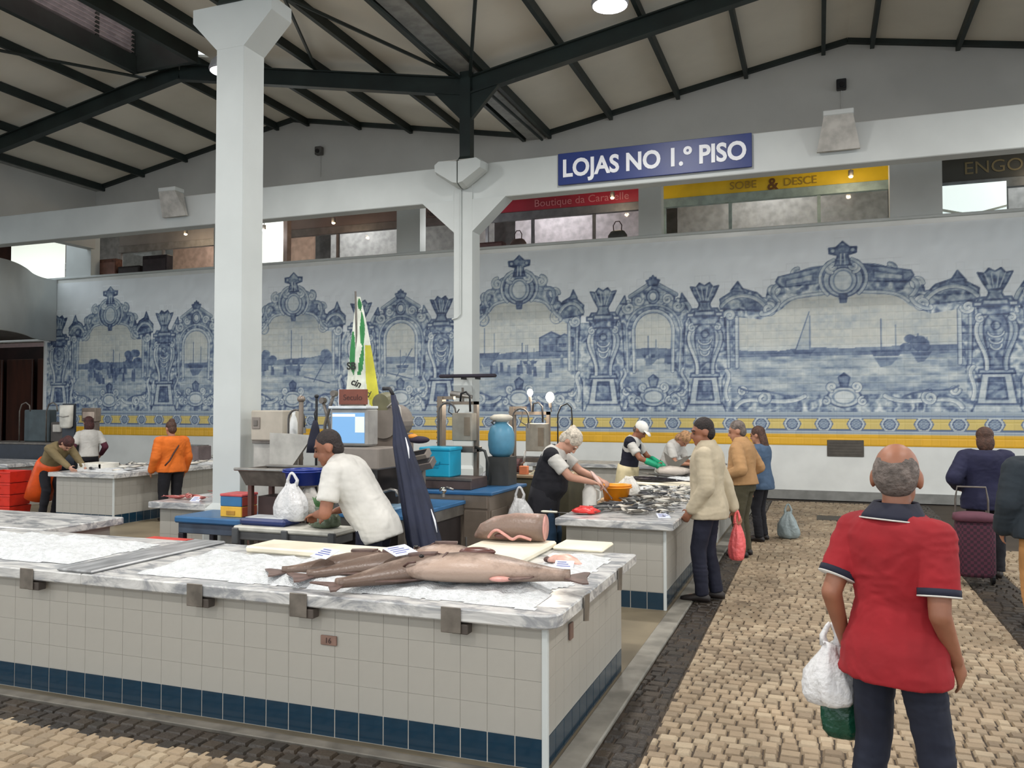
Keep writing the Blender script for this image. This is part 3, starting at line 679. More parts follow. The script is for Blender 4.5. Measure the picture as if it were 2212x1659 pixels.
TONE[frz & (rr < .085)] = .42; TONE[frz & (np.abs(rr - .095) < .012)] = .28; TONE[frz & (rr < .085) & (((cxk * 40).astype(int) + (GZ * 40).astype(int)) % 2 == 0)] = .55
# tone to glaze colour (sRGB 0..255)
ts = np.array([0.0, .25, .45, .62, .80, 1.0])
cs = np.array([(46, 60, 94), (84, 102, 136), (132, 150, 172), (172, 186, 196), (210, 218, 219), (238, 243, 245)], float)
RGB = np.stack([np.interp(TONE, ts, cs[:, k]) for k in range(3)], -1)
CREAM = np.array([216, 214, 198.]); m = (CRM * np.clip((TONE - .45) * 2.2, 0, 1) * .55)[..., None]
RGB = RGB * (1 - m) + CREAM * (TONE[..., None] ** .35) * m
YC = np.array([236, 182, 44.]) * np.ones_like(RGB); YC[frz] = (226, 196, 92)
RGB = RGB * (1 - YEL[..., None]) + YC * (0.55 + .45 * TONE[..., None] / .8) * YEL[..., None]
RGB = np.clip(RGB * (1 + .05 * (vnoise(np.floor((GX - MX0) / TS) * 7.3, np.floor((GZ - MZ0) / TS) * 5.1, 77) - .5)[..., None]), 0, 255)

# ---- mesh: one block of vertices per tile, joints set back
mural = thing('tile_mural', 'long blue and white glazed tile mural of harbour scenes across the back wall', 'mural', (MX0, YW, MZ0))
GLAZE = bpy.data.materials.new('painted_glaze'); GLAZE.use_nodes = True
_nt = GLAZE.node_tree; _a = _nt.nodes.new('ShaderNodeAttribute'); _a.attribute_name = 'glaze'
_nt.links.new(_a.outputs['Color'], _nt.nodes['Principled BSDF'].inputs['Base Color']); _nt.nodes['Principled BSDF'].inputs['Roughness'].default_value = 0.34
LINRGB = np.where(RGB / 255 <= 0.04045, RGB / 255 / 12.92, ((RGB / 255 + 0.055) / 1.055) ** 2.4)
def tile_mesh(tiles, local=False):
    V, F, K = [], [], []; off = 0
    for tx, tz in tiles:
        w = np.s_[tz * NC:tz * NC + NC + 1, tx * NC:tx * NC + NC + 1]
        st = NC if (PAINTED[tz, tx] == 0) else 1
        idx = np.arange(0, NC + 1, st); n = len(idx)
        c = LINRGB[w][np.ix_(idx, idx)].reshape(-1, 3)
        jj, ii = np.meshgrid(idx, idx, indexing='ij')
        x = (ii * CELL - (0 if local else -tx * TS)).astype(float); z = (jj * CELL - (0 if local else -tz * TS)).astype(float)
        y = np.full(x.shape, -0.014); e = (ii == 0) | (jj == 0) | (ii == NC) | (jj == NC); y[e] = -0.010
        V.append(np.stack([x, y, z], -1).reshape(-1, 3)); K.append(c)
        a = (np.arange(n - 1)[:, None] * n + np.arange(n - 1)[None, :]).reshape(-1) + off
        F.append(np.stack([a, a + 1, a + n + 1, a + n], -1)); off += n * n
    V = np.concatenate(V); F = np.concatenate(F); K = np.concatenate(K)
    me = bpy.data.meshes.new('tile'); me.vertices.add(len(V)); me.vertices.foreach_set('co', V.ravel())
    me.loops.add(F.size); me.loops.foreach_set('vertex_index', F.ravel().astype(np.int32))
    me.polygons.add(len(F)); me.polygons.foreach_set('loop_start', (np.arange(len(F)) * 4).astype(np.int32)); me.polygons.foreach_set('loop_total', np.full(len(F), 4, np.int32))
    me.update(calc_edges=True); at = me.color_attributes.new('glaze', 'FLOAT_COLOR', 'POINT')
    at.data.foreach_set('color', np.concatenate([K, np.ones((len(K), 1))], 1).astype(np.float32).ravel()); me.materials.append(GLAZE); return me
PAINTED = np.array([[int(TONE[j * NC:j * NC + NC + 1, i * NC:i * NC + NC + 1].min() < .97) for i in range(NTX)] for j in range(NTZ)])
nice = [(i, j) for i in range(NTX - 1, -1, -1) for j in range(NTZ) if PAINTED[j, i] and MX0 + i * TS < 3.40][:300]
ns = set(nice)
for i, j in nice: link('tile', tile_mesh([(i, j)], True), mural, (i * TS, 0, j * TS))
tag(link('tile_field', tile_mesh([(i, j) for i in range(NTX) for j in range(NTZ) if (i, j) not in ns]), mural), kind='stuff')
# ================================================================== fittings on the wall, beam and gallery
NAVY = mat('sign_navy', (30, 50, 112), 0.42, var=0.05, scale=2)
SIGNW = mat('sign_white', (232, 234, 238), 0.5, var=0.02)
t = thing('shop_sign', 'long navy blue sign with white letters fixed on the white beam', 'sign', (-2.5, 13.20, 5.77))
MB().bbox(-1.56, 1.56, -0.02, 0.018, -0.265, 0.265, 0.006).build('board', NAVY, t)
text_mesh('LOJAS NO 1.º PISO', 0.40, SIGNW, 'lettering', t, bold=0.012, depth=0.004, M=T3(0, -0.026, -0.01) @ FRONT, sx=0.90)
def uplight(x, label):
    t = thing('wall_uplight', label, 'lamp', (x, 13.2, 5.62), group='uplights on the beam')
    MB().add([(-.30, 0, .0), (.30, 0, .0), (.18, 0, .46), (-.18, 0, .46), (-.30, -.05, .0), (.30, -.05, .0), (.20, -.26, .46), (-.20, -.26, .46)], [(0, 3, 2, 1), (4, 5, 6, 7), (0, 1, 5, 4), (1, 2, 6, 5), (3, 0, 4, 7)]).build('housing', mat('lamp_plaster', (186, 184, 178), 0.7), t)
    MB().bbox(-.21, .21, -.27, 0.0, .46, .54, .01).build('rim', WHITE, t)
uplight(-12.08, 'plaster uplight on the beam left of the tall near column'); uplight(0.30, 'plaster uplight on the beam to the right of the navy sign')
for s, lab in ((-1, 'left shell of the pair of white uplights on the far column'), (1, 'right shell of the pair of white uplights on the far column')):
    t = thing('shell_uplight', lab, 'lamp', (-5.79, 13.19, 5.6), group='shell uplights on the far column')
    P_ = [(s * .015, 0), (s * .10, .02), (s * .46, .27), (s * .47, .40), (s * .38, .47), (s * .015, .44)]
    m_ = MB(); n_ = len(P_)
    m_.rings([[Vector((a * 1.0, 0, b)) for a, b in P_], [Vector((a, -.10, b)) for a, b in P_], [Vector((a * .92, -.26, .05 + b * .86)) for a, b in P_]]).build('shell', WHITE, t)
    MB().bbox(min(s * .02, s * .36), max(s * .02, s * .36), -.25, -.03, .44, .455, .004).build('diffuser', mat('shell_lens', (196, 192, 184), .5), t)
for x, z, lab in ((-11.4, 8.06, 'small grey sensor box on the left gable wall'), (0.46, 8.08, 'small black camera on the right gable wall above the uplight')):
    t = thing('wall_sensor', lab, 'camera', (x, YW, z))
    MB().bbox(-.09, .09, -.14, -.0, -.10, .10, .015).build('housing', BLACK if x > 0 else mat('sensor_grey', (90, 88, 84), 0.6), t)
    MB().cyl((0, -.14, -.02), (0, -.17, -.02), 0.05).build('lens', DARK, t)
    MB().cyl((0, -.015, -.10), (0, -.015, -.62), 0.012, n=6).build('conduit', GREYW, t)
t = thing('wall_vent', 'dark rectangular vent plate low on the white wall', 'vent', (0.46, YW, 1.01))
MB().bbox(-.33, .33, -.025, 0, -.16, .16, .008).build('plate', mat('vent_dark', (84, 78, 70), 0.5), t)
for k in range(5): MB().box(-.29, .29, -.034, -.02, -.12 + k * .055, -.10 + k * .055).build('slat', mat('vent_dark', (84, 78, 70)), t)
t = thing('wall_socket', 'small grey socket on the white wall beside the dark jacket', 'socket', (2.39, YW, 0.5))
MB().bbox(-.06, .06, -.03, 0, -.08, .08, .008).build('plate', mat('socket_grey', (170, 168, 166), 0.5), t); MB().box(-.03, .03, -.036, -.03, -.04, .04).build('cover', mat('socket_dark', (130, 128, 128), 0.5), t)

# ---- shops upstairs
GLASS = bpy.data.materials.new('shop_glass'); GLASS.use_nodes = True
_b = GLASS.node_tree.nodes['Principled BSDF']; _b.inputs['Base Color'].default_value = (.9, .95, .95, 1); _b.inputs['Transmission Weight'].default_value = 1; _b.inputs['Roughness'].default_value = 0.02; _b.inputs['IOR'].default_value = 1.2
def shop(x0, x1, label, fcol, wallc, band, text, tsize, lights, zf0=6.58):
    t = thing('boutique', label, 'shop', ((x0 + x1) / 2, 19.0, 5.1)); w = (x1 - x0) / 2; o = -5.1
    MB().bbox(-w, w, 0, .12, zf0 + o, 7.5 + o, .01).build('fascia', mat('fascia_%d_%d' % (fcol[0], fcol[1]), fcol, 0.4, var=0.08, scale=1.5), t)
    MB().bbox(-w, w, -.04, .10, zf0 - .2 + o, zf0 + o, .01).build('shutter_box', mat('shutter_%d' % band[0], band, 0.5), t)
    for x in (-w + .05, -w * .38, w * .38, w - .05): MB().box(x - .035, x + .035, 0, .07, 0, zf0 - .2 + o).build('mullion', mat('shutter_%d' % band[0], band), t)
    MB().box(-w, w, 2.2, 2.3, 0, 2.6).build('inner_wall', mat('inner_%d_%d' % wallc[:2], wallc, 0.7), t)
    for a, b in ((-w + .085, -w * .38 - .035), (-w * .38 + .035, w * .38 - .035), (w * .38 + .035, w - .085)): MB().box(a, b, .03, .04, .02, zf0 - .21 + o).build('pane', GLASS, t)
    for s_, sz, zz, cc in text: text_mesh(s_, sz, mat('letters_%d_%d' % (cc[0], cc[1]), cc, 0.5, var=0.02), 'lettering', t, depth=.004, M=T3(tsize, -.012, zz + o) @ FRONT, sx=1.05)
    return t
s1 = shop(-7.75, -3.72, 'upstairs shop with a dark red fascia and grey shutter box', (142, 24, 44), (196, 186, 190), (92, 92, 96), [('Boutique da Caravelle', .25, 6.74, (176, 104, 110))], .45, 2)
s2 = shop(-3.35, 1.55, 'upstairs shop with a bright yellow fascia and pale green shutter box', (222, 184, 28), (150, 146, 144), (150, 168, 164), [('SOBE', .24, 6.74, (150, 120, 40))], -.65, 2)
text_mesh('DESCE', .24, mat('letters_150_120', (150, 120, 40)), 'lettering', s2, depth=.004, M=T3(.55, -.012, 6.72 - 5.1) @ FRONT)
text_mesh('&', .36, mat('letters_110', (110, 70, 20)), 'lettering', s2, depth=.004, M=T3(-.02, -.012, 6.70 - 5.1) @ FRONT, bold=.008)
s3 = shop(2.2, 6.6, 'upstairs shop with a near black fascia above a white window', (44, 46, 44), (150, 148, 146), (86, 92, 98), [('ENGOMADORIA', .36, 6.66, (92, 84, 58))], -.2, 1, 6.42)
s4 = shop(-13.6, -8.4, 'upstairs shop with a brown fascia and dark shutter box', (92, 74, 70), (176, 172, 170), (84, 74, 72), [('Rua   Nascer', .15, 6.72, (50, 44, 46))], 1.7, 2, 6.62)
s5 = shop(-19.5, -14.2, 'upstairs shop with a pale grey front behind the near column', (150, 142, 138), (186, 150, 130), (140, 134, 130), [], 0, 1)
t = thing('glow_window', 'window pane upstairs with daylight put in as glow, under the near black fascia', 'window', (2.95, 18.9, 5.5))
MB().box(-.62, .60, 0, .03, -.2, .83).build('pane', emit('daylight_glow', (226, 240, 240), 0.62), t)  # emission stands in for daylight and skylight mirrored in the glass
bar3((-.62, -.012, .35), (.1, -.012, .15), .02, .05).build('roof_reflection_bar', mat('bar_grey', (190, 200, 198)), t); bar3((0.0, -.012, .2), (.6, -.012, .33), .02, .04).build('roof_reflection_bar', mat('bar_grey', (190, 200, 198)), t)  # slanted bars imitate the roof reflected in the pane
for x0, x1, lab in ((-13.95, -13.05, 'white wall upstairs, its lighting put in as glow, right of the near column'), (-22.9, -20.6, 'white wall upstairs, its lighting put in as glow, at the far left')):
    t = thing('glowing_wall', lab, 'window', ((x0 + x1) / 2, 18.2, 5.1)); w = (x1 - x0) / 2
    MB().box(-w, w, 0, .05, 0, 2.6).build('panel', emit('wall_glow', (238, 242, 232), 0.62), t); MB().box(w, w + .12, -.1, .08, 0, 2.6).build('frame', mat('frame_brown', (110, 92, 84)), t)  # plain white wall, its spot lighting imitated by emission
t = thing('poster', 'mottled poster panel upstairs right of the far left bright wall', 'poster', (-19.95, YW + .42, 5.42))
MB().bbox(-.2, .2, -.03, .03, 0, .5, .008).build('panel', mat('poster_mottled', (170, 166, 160), 0.6, var=0.3, scale=14), t)
MB().bbox(-.22, .22, .03, .045, 0, .52, .004).build('backing', STEELD, t)
# gallery ceiling spots
for i, (x, y, z, warm) in enumerate(((-13.5, 17.9, 6.42, 0), (-11.6, 18.2, 6.52, 1), (-8.0, 18.2, 6.05, 0), (-4.35, 18.3, 6.55, 1), (0.65, 18.3, 6.55, 1), (4.2, 18.3, 6.55, 1), (-16.4, 18.3, 6.6, 1))):
    lab = ['cool white gallery spot right of the near column', 'warm gallery spot over the brown fascia', 'cool white gallery spot right of the far column', 'warm gallery spot on the dark red fascia', 'warm gallery spot on the yellow fascia', 'warm gallery spot over the near black fascia', 'warm gallery spot behind the near column'][i]
    t = thing('gallery_spot', lab, 'lamp', (x, y, z), group='spots in the upstairs gallery')
    MB().cyl((0, 0, 0), (0, .0, .12), .05, n=10).build('can', STEELD, t); MB().ell((0, 0, -.01), (.045, .045, .03), 10, 6).build('bulb', emit('spot_warm' if warm else 'spot_cool', (255, 220, 150) if warm else (246, 248, 255), 9), t, True)
    MB().cyl((0, 0, .1), (0, 0, 7.9 - z), .008, n=6).build('rod', STEELD, t)
    l = bpy.data.lights.new('spot_light', 'POINT'); l.energy = 16 if warm else 22; l.color = (1, .80, .55) if warm else (1, 1, 1); l.shadow_soft_size = .05; link('spot_light', l, t, (0, -.05, -.06))
for k, x in enumerate((-17, -12.5, -6.5, -1, 4.5)):  # unseen strips added so the gallery is not dark
    t = thing('added_gallery_light', 'added strip light that brightens the gallery, unseen behind the beam', 'lamp', (x, 20.2, 7.80), group='added gallery fill lights')
    MB().bbox(-.7, .7, -.06, .06, 0, .05, .01).build('housing', WHITE, t); MB().cyl((-.65, 0, -.02), (.65, 0, -.02), .018, n=8).build('tube', emit('tube_glow', (250, 250, 255), 8), t)
    l = bpy.data.lights.new('strip', 'AREA'); l.shape = 'RECTANGLE'; l.size = 1.3; l.size_y = .1; l.energy = 45; link('gallery_fill', l, t, (0, 0, -.05))
def handbag(x, y, sc, col, label):
    t = thing('handbag', label, 'bag', (x, y, 5.42)); t.scale = (sc,) * 3
    MB().loft([((0, 0, 0), (1, 0, 0), (0, 1, 0), .26, .10), ((0, 0, .16), (1, 0, 0), (0, 1, 0), .25, .09), ((0, 0, .26), (1, 0, 0), (0, 1, 0), .18, .05), ((0, 0, .29), (1, 0, 0), (0, 1, 0), .12, .02)], 16, p=.7).build('body', mat('bag_%d' % col[0], col, .6), t, True)
    MB().tube([(-.10, 0, .27), (-.11, 0, .42), (-.05, 0, .52), (.05, 0, .52), (.11, 0, .42), (.10, 0, .27)], .014, 8).build('handle', mat('bag_handle', (60, 44, 40)), t, True)
handbag(-6.42, 17.75, .80, (96, 78, 74), 'brown handbag on the gallery sill right of the far column'); handbag(-4.1, 17.72, .85, (70, 72, 70), 'dark grey handbag on the gallery sill at the right end of the red shop')
for k, (x, w, h, c, lab) in enumerate(((-18.5, .30, .50, (110, 70, 56), 'brown display box on the gallery sill at the far left'), (-17.75, .38, .26, (40, 32, 32), 'low dark display box on the gallery sill'), (-16.85, .42, .50, (46, 36, 40), 'dark square display box on the gallery sill left of the near column'), (-7.05, .3, .18, (90, 60, 60), 'low patterned box on the gallery sill beside the far column'))):
    t = thing('display_box', lab, 'box', (x, 17.75, 5.42)); MB().bbox(-w, w, -.12, .12, 0, h, .015).build('carton', mat('disp_%d' % c[0], c, .7, var=.2, scale=9), t); MB().bbox(-w * .9, w * .9, -.13, -.118, .03, h * .8, .003).build('front_panel', mat('dispf_%d' % c[0], tuple(min(255, v + 18) for v in c), .6), t)
# ================================================================== stalls
BLUE_T = mat('blue_tile', (24, 52, 70), 0.18, var=0.10, scale=5, coat=0.3)
WHITE_T = mat('cream_tile', (166, 163, 155), 0.32, var=0.03, scale=3)
def at(u, v, D):
    """world point seen at a pixel of the photograph, D metres ahead of the camera"""
    f = Vector((-math.sin(YAW) * math.cos(PITCH), math.cos(YAW) * math.cos(PITCH), math.sin(PITCH))); r = Vector((math.cos(YAW), math.sin(YAW), 0)); up_ = r.cross(f)
    return Vector((0, 0, 1.8)) + (f + r * ((u - CXP) / FPX) + up_ * ((CYP - v) / FPX)) * D
def unit_tile(h, m, w=0.1440, e=.001):
    return MB().add(*[[(-w / 2, 0, 0), (w / 2, 0, 0), (w / 2, 0, h), (-w / 2, 0, h), (-w / 2 + e, -.003, e), (w / 2 - e, -.003, e), (w / 2 - e, -.003, h - e), (-w / 2 + e, -.003, h - e)], [(4, 5, 6, 7), (0, 1, 5, 4), (1, 2, 6, 5), (2, 3, 7, 6), (3, 0, 4, 7)]]).mesh('tile', m)
TB, TW = unit_tile(.149, BLUE_T), unit_tile(.1388, WHITE_T, .1490, .0008)
def tile_face(t, length, org, rz, rows=4):
    n = max(1, round(length / .15)); w = length / n
    for i in range(n):
        for k in range(rows + 1):
            o = link('tile', TB if k == 0 else TW, t)
            a = (i + .5) * w; o.location = (org[0] + a * math.cos(rz), org[1] + a * math.sin(rz), .003 if k == 0 else .157 + (k - 1) * .1395)
            o.rotation_euler = (0, 0, rz); o.scale = (w / .15, 1, 1)
def slab(poly, z0, z1, name, t, b=.008):
    """polygonal marble slab with eased edges"""
    cx = sum(p[0] for p in poly) / len(poly); cy = sum(p[1] for p in poly) / len(poly); n = len(poly)
    def ins(d):
        out = []
        for i in range(n):
            p0, p1, p2 = (Vector((*poly[(i + k) % n], 0)) for k in (-1, 0, 1)); e0, e1 = (p1 - p0).normalized(), (p2 - p1).normalized()
            nn = (Vector((-e0.y, e0.x, 0)) + Vector((-e1.y, e1.x, 0))); nn = nn / max(.3, nn.length ** 2 / 2)
            out.append(p1 + nn * d)
        return out
    R = []
    for d, z in ((b, z0), (0, z0 + b), (0, z1 - b), (b, z1)): R.append([Vector((p.x, p.y, z)) for p in ins(d)])
    return MB().rings(R).build(name, MARBLE, t)
def stall(name, label, x0, x1, y0, y1, over=(.08, .08, .08, .08), right=True, front=True, loc=None):
    t = thing(name, label, 'stall', (x1, y0, 0)); w, d = x1 - x0, y1 - y0
    MB().box(-w, -.009, .009, d, 0, .715).build('body', GROUT, t)
    if front: tile_face(t, w - .02, (-w + .0, .009), 0)
    if right: tile_face(t, d - .02, (-.009, .02), PI / 2)
    MB().bbox(-.022, .004, -.004, .022, 0, .715, .003).build('corner_strip', WHITE, t)
    slab([(-w - over[0], -over[1]), (over[2], -over[1]), (over[2], d + over[3]), (-w - over[0], d + over[3])], .715, .785, 'slab', t)
    return t
# --- front stall, L shaped
t1 = thing('market_stall', 'near white tiled fish stall with blue tile base, plaque 16 and marble top', 'stall', (-1.28, 3.95, 0))
MB().box(-6.0, -.009, .009, 1.0, 0, .715).build('body', GROUT, t1); MB().box(-.95, -.009, 1.0, 1.68, 0, .715).build('wing_body', GROUT, t1)
tile_face(t1, 5.98, (-6.0, .009), 0); tile_face(t1, 1.66, (-.009, .02), PI / 2)
MB().bbox(-.024, .006, -.006, .024, 0, .715, .003).build('corner_strip', WHITE, t1)
cr = [(.08 - .10 + .10 * math.cos(a), -.08 + .10 + .10 * math.sin(a)) for a in (-PI / 2, -PI / 3, -PI / 6, 0)]
slab([(-2.96, -.08)] + cr + [(.08, 1.77), (-1.0, 1.77), (-1.0, 1.15), (-2.96, 1.15)], .715, .785, 'slab', t1)
slab([(-6.1, -.08), (-2.962, -.08), (-2.962, 1.15), (-6.1, 1.15)], .715, .785, 'slab', t1)
slab([(-3.16, -.075), (-2.88, -.075), (-2.88, 1.14), (-3.16, 1.14)], .786, .806, 'dividing_strip', t1).data.materials[0] = mat('grey_marble', (150, 152, 154), .3, var=.2, scale=5, stretch=(3, .6, 1), det=8)
CLIP = mat('clip_steel', (122, 116, 108), .4, .5, var=.15, scale=10)
for x in (-4.68, -3.37, -2.67, -1.76):
    c = MB().bbox(x + 1.28 - .055, x + 1.28 + .055, -.092, -.084, .66, .79, .003); c.build('clip', CLIP, t1)
    MB().bbox(x + 1.28 - .0, x + 1.28 + .09, -.08, -.02, .655, .705, .004).build('bracket', mat('bracket_dark', (78, 70, 64), .6), t1)
for y in (.42, 1.22):
    MB().add([(.086, y - .05, .66), (.086, y + .04, .64), (.086, y + .06, .785), (.086, y - .04, .79), (.094, y - .05, .66), (.094, y + .04, .64), (.094, y + .06, .785), (.094, y - .04, .79)], [(0, 1, 2, 3), (7, 6, 5, 4), (0, 4, 5, 1), (1, 5, 6, 2), (2, 6, 7, 3), (3, 7, 4, 0)]).build('clip', CLIP, t1)
pq = MB().bbox(-1.30, -1.20, -.008, .004, .50, .552, .003).build('plaque', mat('plaque_brown', (132, 104, 92), .5), t1)
text_mesh('16', .042, mat('plaque_ink', (66, 48, 44), .6), 'lettering', pq, depth=.001, M=T3(-1.25, -.010, .525) @ FRONT)
MB().bbox(-.004, .008, .40, .46, .54, .63, .003).build('plaque', mat('plaque_brown', (132, 104, 92), .5), t1)
# --- the other stalls
stall('market_stall', 'white tiled stall with orange basin and a pile of small fish beside the aisle', -2.21, -1.29, 7.41, 10.9)
stall('market_stall', 'stall wing with big fish in front of the capped vendor', -2.15, -1.29, 11.35, 15.2, right=False)
stall('market_stall', 'pale low stall behind the white haired vendor near the back wall', -5.0, -2.7, 14.6, 15.4, right=False, front=False)
stall('market_stall', 'far left stall heaped with fish where the woman in orange stands', -11.3, -10.12, 9.82, 14.6)
stall('market_stall', 'small stall end with pink fish left of the tall near column', -6.72, -6.12, 7.15, 8.2, right=False)
stall('market_stall', 'pale stall at the far left edge behind the red crates', -15.4, -13.7, 10.9, 11.9, right=False)
t = thing('market_stall', 'marble stall wing behind the near stall at the left edge', 'stall', (-6.16, 5.2, 0))
slab([(-1.6, -.05), (.10, -.05), (.10, .80), (-1.6, .80)], .715, .785, 'slab', t)
MB().box(-.22, .02, .02, .72, 0, .715).build('pier', WHITE_T, t); MB().box(-1.5, -1.2, .02, .72, 0, .715).build('pier', WHITE_T, t)

# ------------------------------------------------------------------ ice, boards
ICE = mat('crushed_ice', (234, 238, 240), .35, var=.07, scale=30, bump=.9, bscale=120, sub=.0)
def ice(x0, x1, y0, y1, h, seed, label, z=.786):
    nx, ny = max(8, int((x1 - x0) / .022)), max(8, int((y1 - y0) / .022)); xs, ys = np.linspace(0, 1, nx), np.linspace(0, 1, ny); A, B = np.meshgrid(xs, ys)
    n = fbm(A * (x1 - x0) * 9, B * (y1 - y0) * 9, seed); e = np.clip(np.minimum(np.minimum(A, 1 - A) * (x1 - x0), np.minimum(B, 1 - B) * (y1 - y0)) * 7 - .9 * fbm(A * (x1 - x0) * 6, B * (y1 - y0) * 6, seed + 4), 0, 1)
    Z = 1.35 * h * e * (.25 + 1.2 * n) + .006 * e * rng.random(A.shape)
    me = MB(); me.add(np.stack([A * (x1 - x0) - (x1 - x0) / 2, B * (y1 - y0) - (y1 - y0) / 2, Z], -1).reshape(-1, 3), [(j * nx + i, j * nx + i + 1, (j + 1) * nx + i + 1, (j + 1) * nx + i) for j in range(ny - 1) for i in range(nx - 1) if Z[j:j + 2, i:i + 2].max() > .002])
    o = me.build('crushed_ice', ICE, None, True, ((x0 + x1) / 2, (y0 + y1) / 2, z + .001)); return tag(o, label, 'ice', kind='stuff')
ice(-4.02, -1.32, 3.93, 4.80, .035, 3, 'crushed ice spread under the big fish on the near stall')
ice(-6.6, -4.50, 4.0, 4.95, .035, 13, 'crushed ice on the empty left part of the near stall')
ice(-1.75, -1.25, 4.75, 5.6, .03, 23, 'crushed ice at the back right corner of the near stall')
ice(-2.25, -1.27, 8.9, 10.8, .03, 33, 'crushed ice under the pile of small fish beside the aisle')
ice(-2.15, -1.28, 11.4, 15.1, .03, 43, 'crushed ice on the stall wing before the capped vendor')
ice(-11.3, -10.1, 9.95, 14.5, .03, 53, 'crushed ice on the far left fish stall')
BOARD = mat('white_board', (238, 230, 208), .5, var=.05, scale=3)
def board(x0, x1, y0, y1, label, h=.045, z=.786, m=BOARD):
    o = MB().bbox(x0 - (x0 + x1) / 2, x1 - (x0 + x1) / 2, y0 - (y0 + y1) / 2, y1 - (y0 + y1) / 2, 0, h, .012).build('cutting_board', m, None, False, ((x0 + x1) / 2, (y0 + y1) / 2, z)); tag(o, label, 'cutting board'); return o
board(-3.78, -2.48, 4.82, 5.14, 'long white cutting board behind the big fish').rotation_euler = (0, 0, -.02)
board(-2.32, -1.80, 5.06, 5.80, 'white cutting board under the thick fish trunk')
board(-1.79, -1.42, 5.66, 5.98, 'thin white board at the back edge of the near stall', .03)
board(-2.24, -1.80, 8.38, 8.88, 'light wooden board under the orange basin', .03, .786, mat('wood_board', (190, 160, 120), .6, var=.12, scale=5, stretch=(1, .2, 1)))

# ------------------------------------------------------------------ fish
def fish_skin(name, back, belly):
    m = bpy.data.materials.new(name); m.use_nodes = True; nt = m.node_tree; b = nt.nodes['Principled BSDF']
    tc = nt.nodes.new('ShaderNodeTexCoord'); sp = nt.nodes.new('ShaderNodeSeparateXYZ'); nt.links.new(tc.outputs['Generated'], sp.inputs[0])
    n = nt.nodes.new('ShaderNodeTexNoise'); n.inputs['Scale'].default_value = 11; n.inputs['Detail'].default_value = 7; n.inputs['Roughness'].default_value = .7; nt.links.new(tc.outputs['Object'], n.inputs['Vector'])
    ad = nt.nodes.new('ShaderNodeMath'); ad.operation = 'MULTIPLY_ADD'; ad.inputs[1].default_value = .9; nt.links.new(n.outputs['Fac'], ad.inputs[0]); nt.links.new(sp.outputs['Y'], ad.inputs[2])
    r = nt.nodes.new('ShaderNodeValToRGB'); e = r.color_ramp.elements; e[0].position = .62; e[0].color = (*lin(belly), 1); e[1].position = 1.0; e[1].color = (*lin(back), 1)
    nt.links.new(ad.outputs[0], r.inputs[0]); nt.links.new(r.outputs[0], b.inputs['Base Color']); b.inputs['Roughness'].default_value = .42
    n2 = nt.nodes.new('ShaderNodeTexNoise'); n2.inputs['Scale'].default_value = 60; nt.links.new(tc.outputs['Object'], n2.inputs['Vector']); bp = nt.nodes.new('ShaderNodeBump'); bp.inputs['Strength'].default_value = .25; bp.inputs['Distance'].default_value = .01
    nt.links.new(n2.outputs['Fac'], bp.inputs['Height']); nt.links.new(bp.outputs[0], b.inputs['Normal']); return m
GROUPER = fish_skin('brown_fish_skin', (98, 80, 69), (168, 146, 131)); FIN = mat('brown_fin', (104, 84, 78), .4, var=.2, scale=14); GUT = mat('cut_flesh', (206, 150, 140), .35, var=.12, scale=12)
def fin(mb, pts, th=.006): mb.prism(pts, -th / 2, th / 2, to=lambda a, b, y: (a, b, y)); return mb
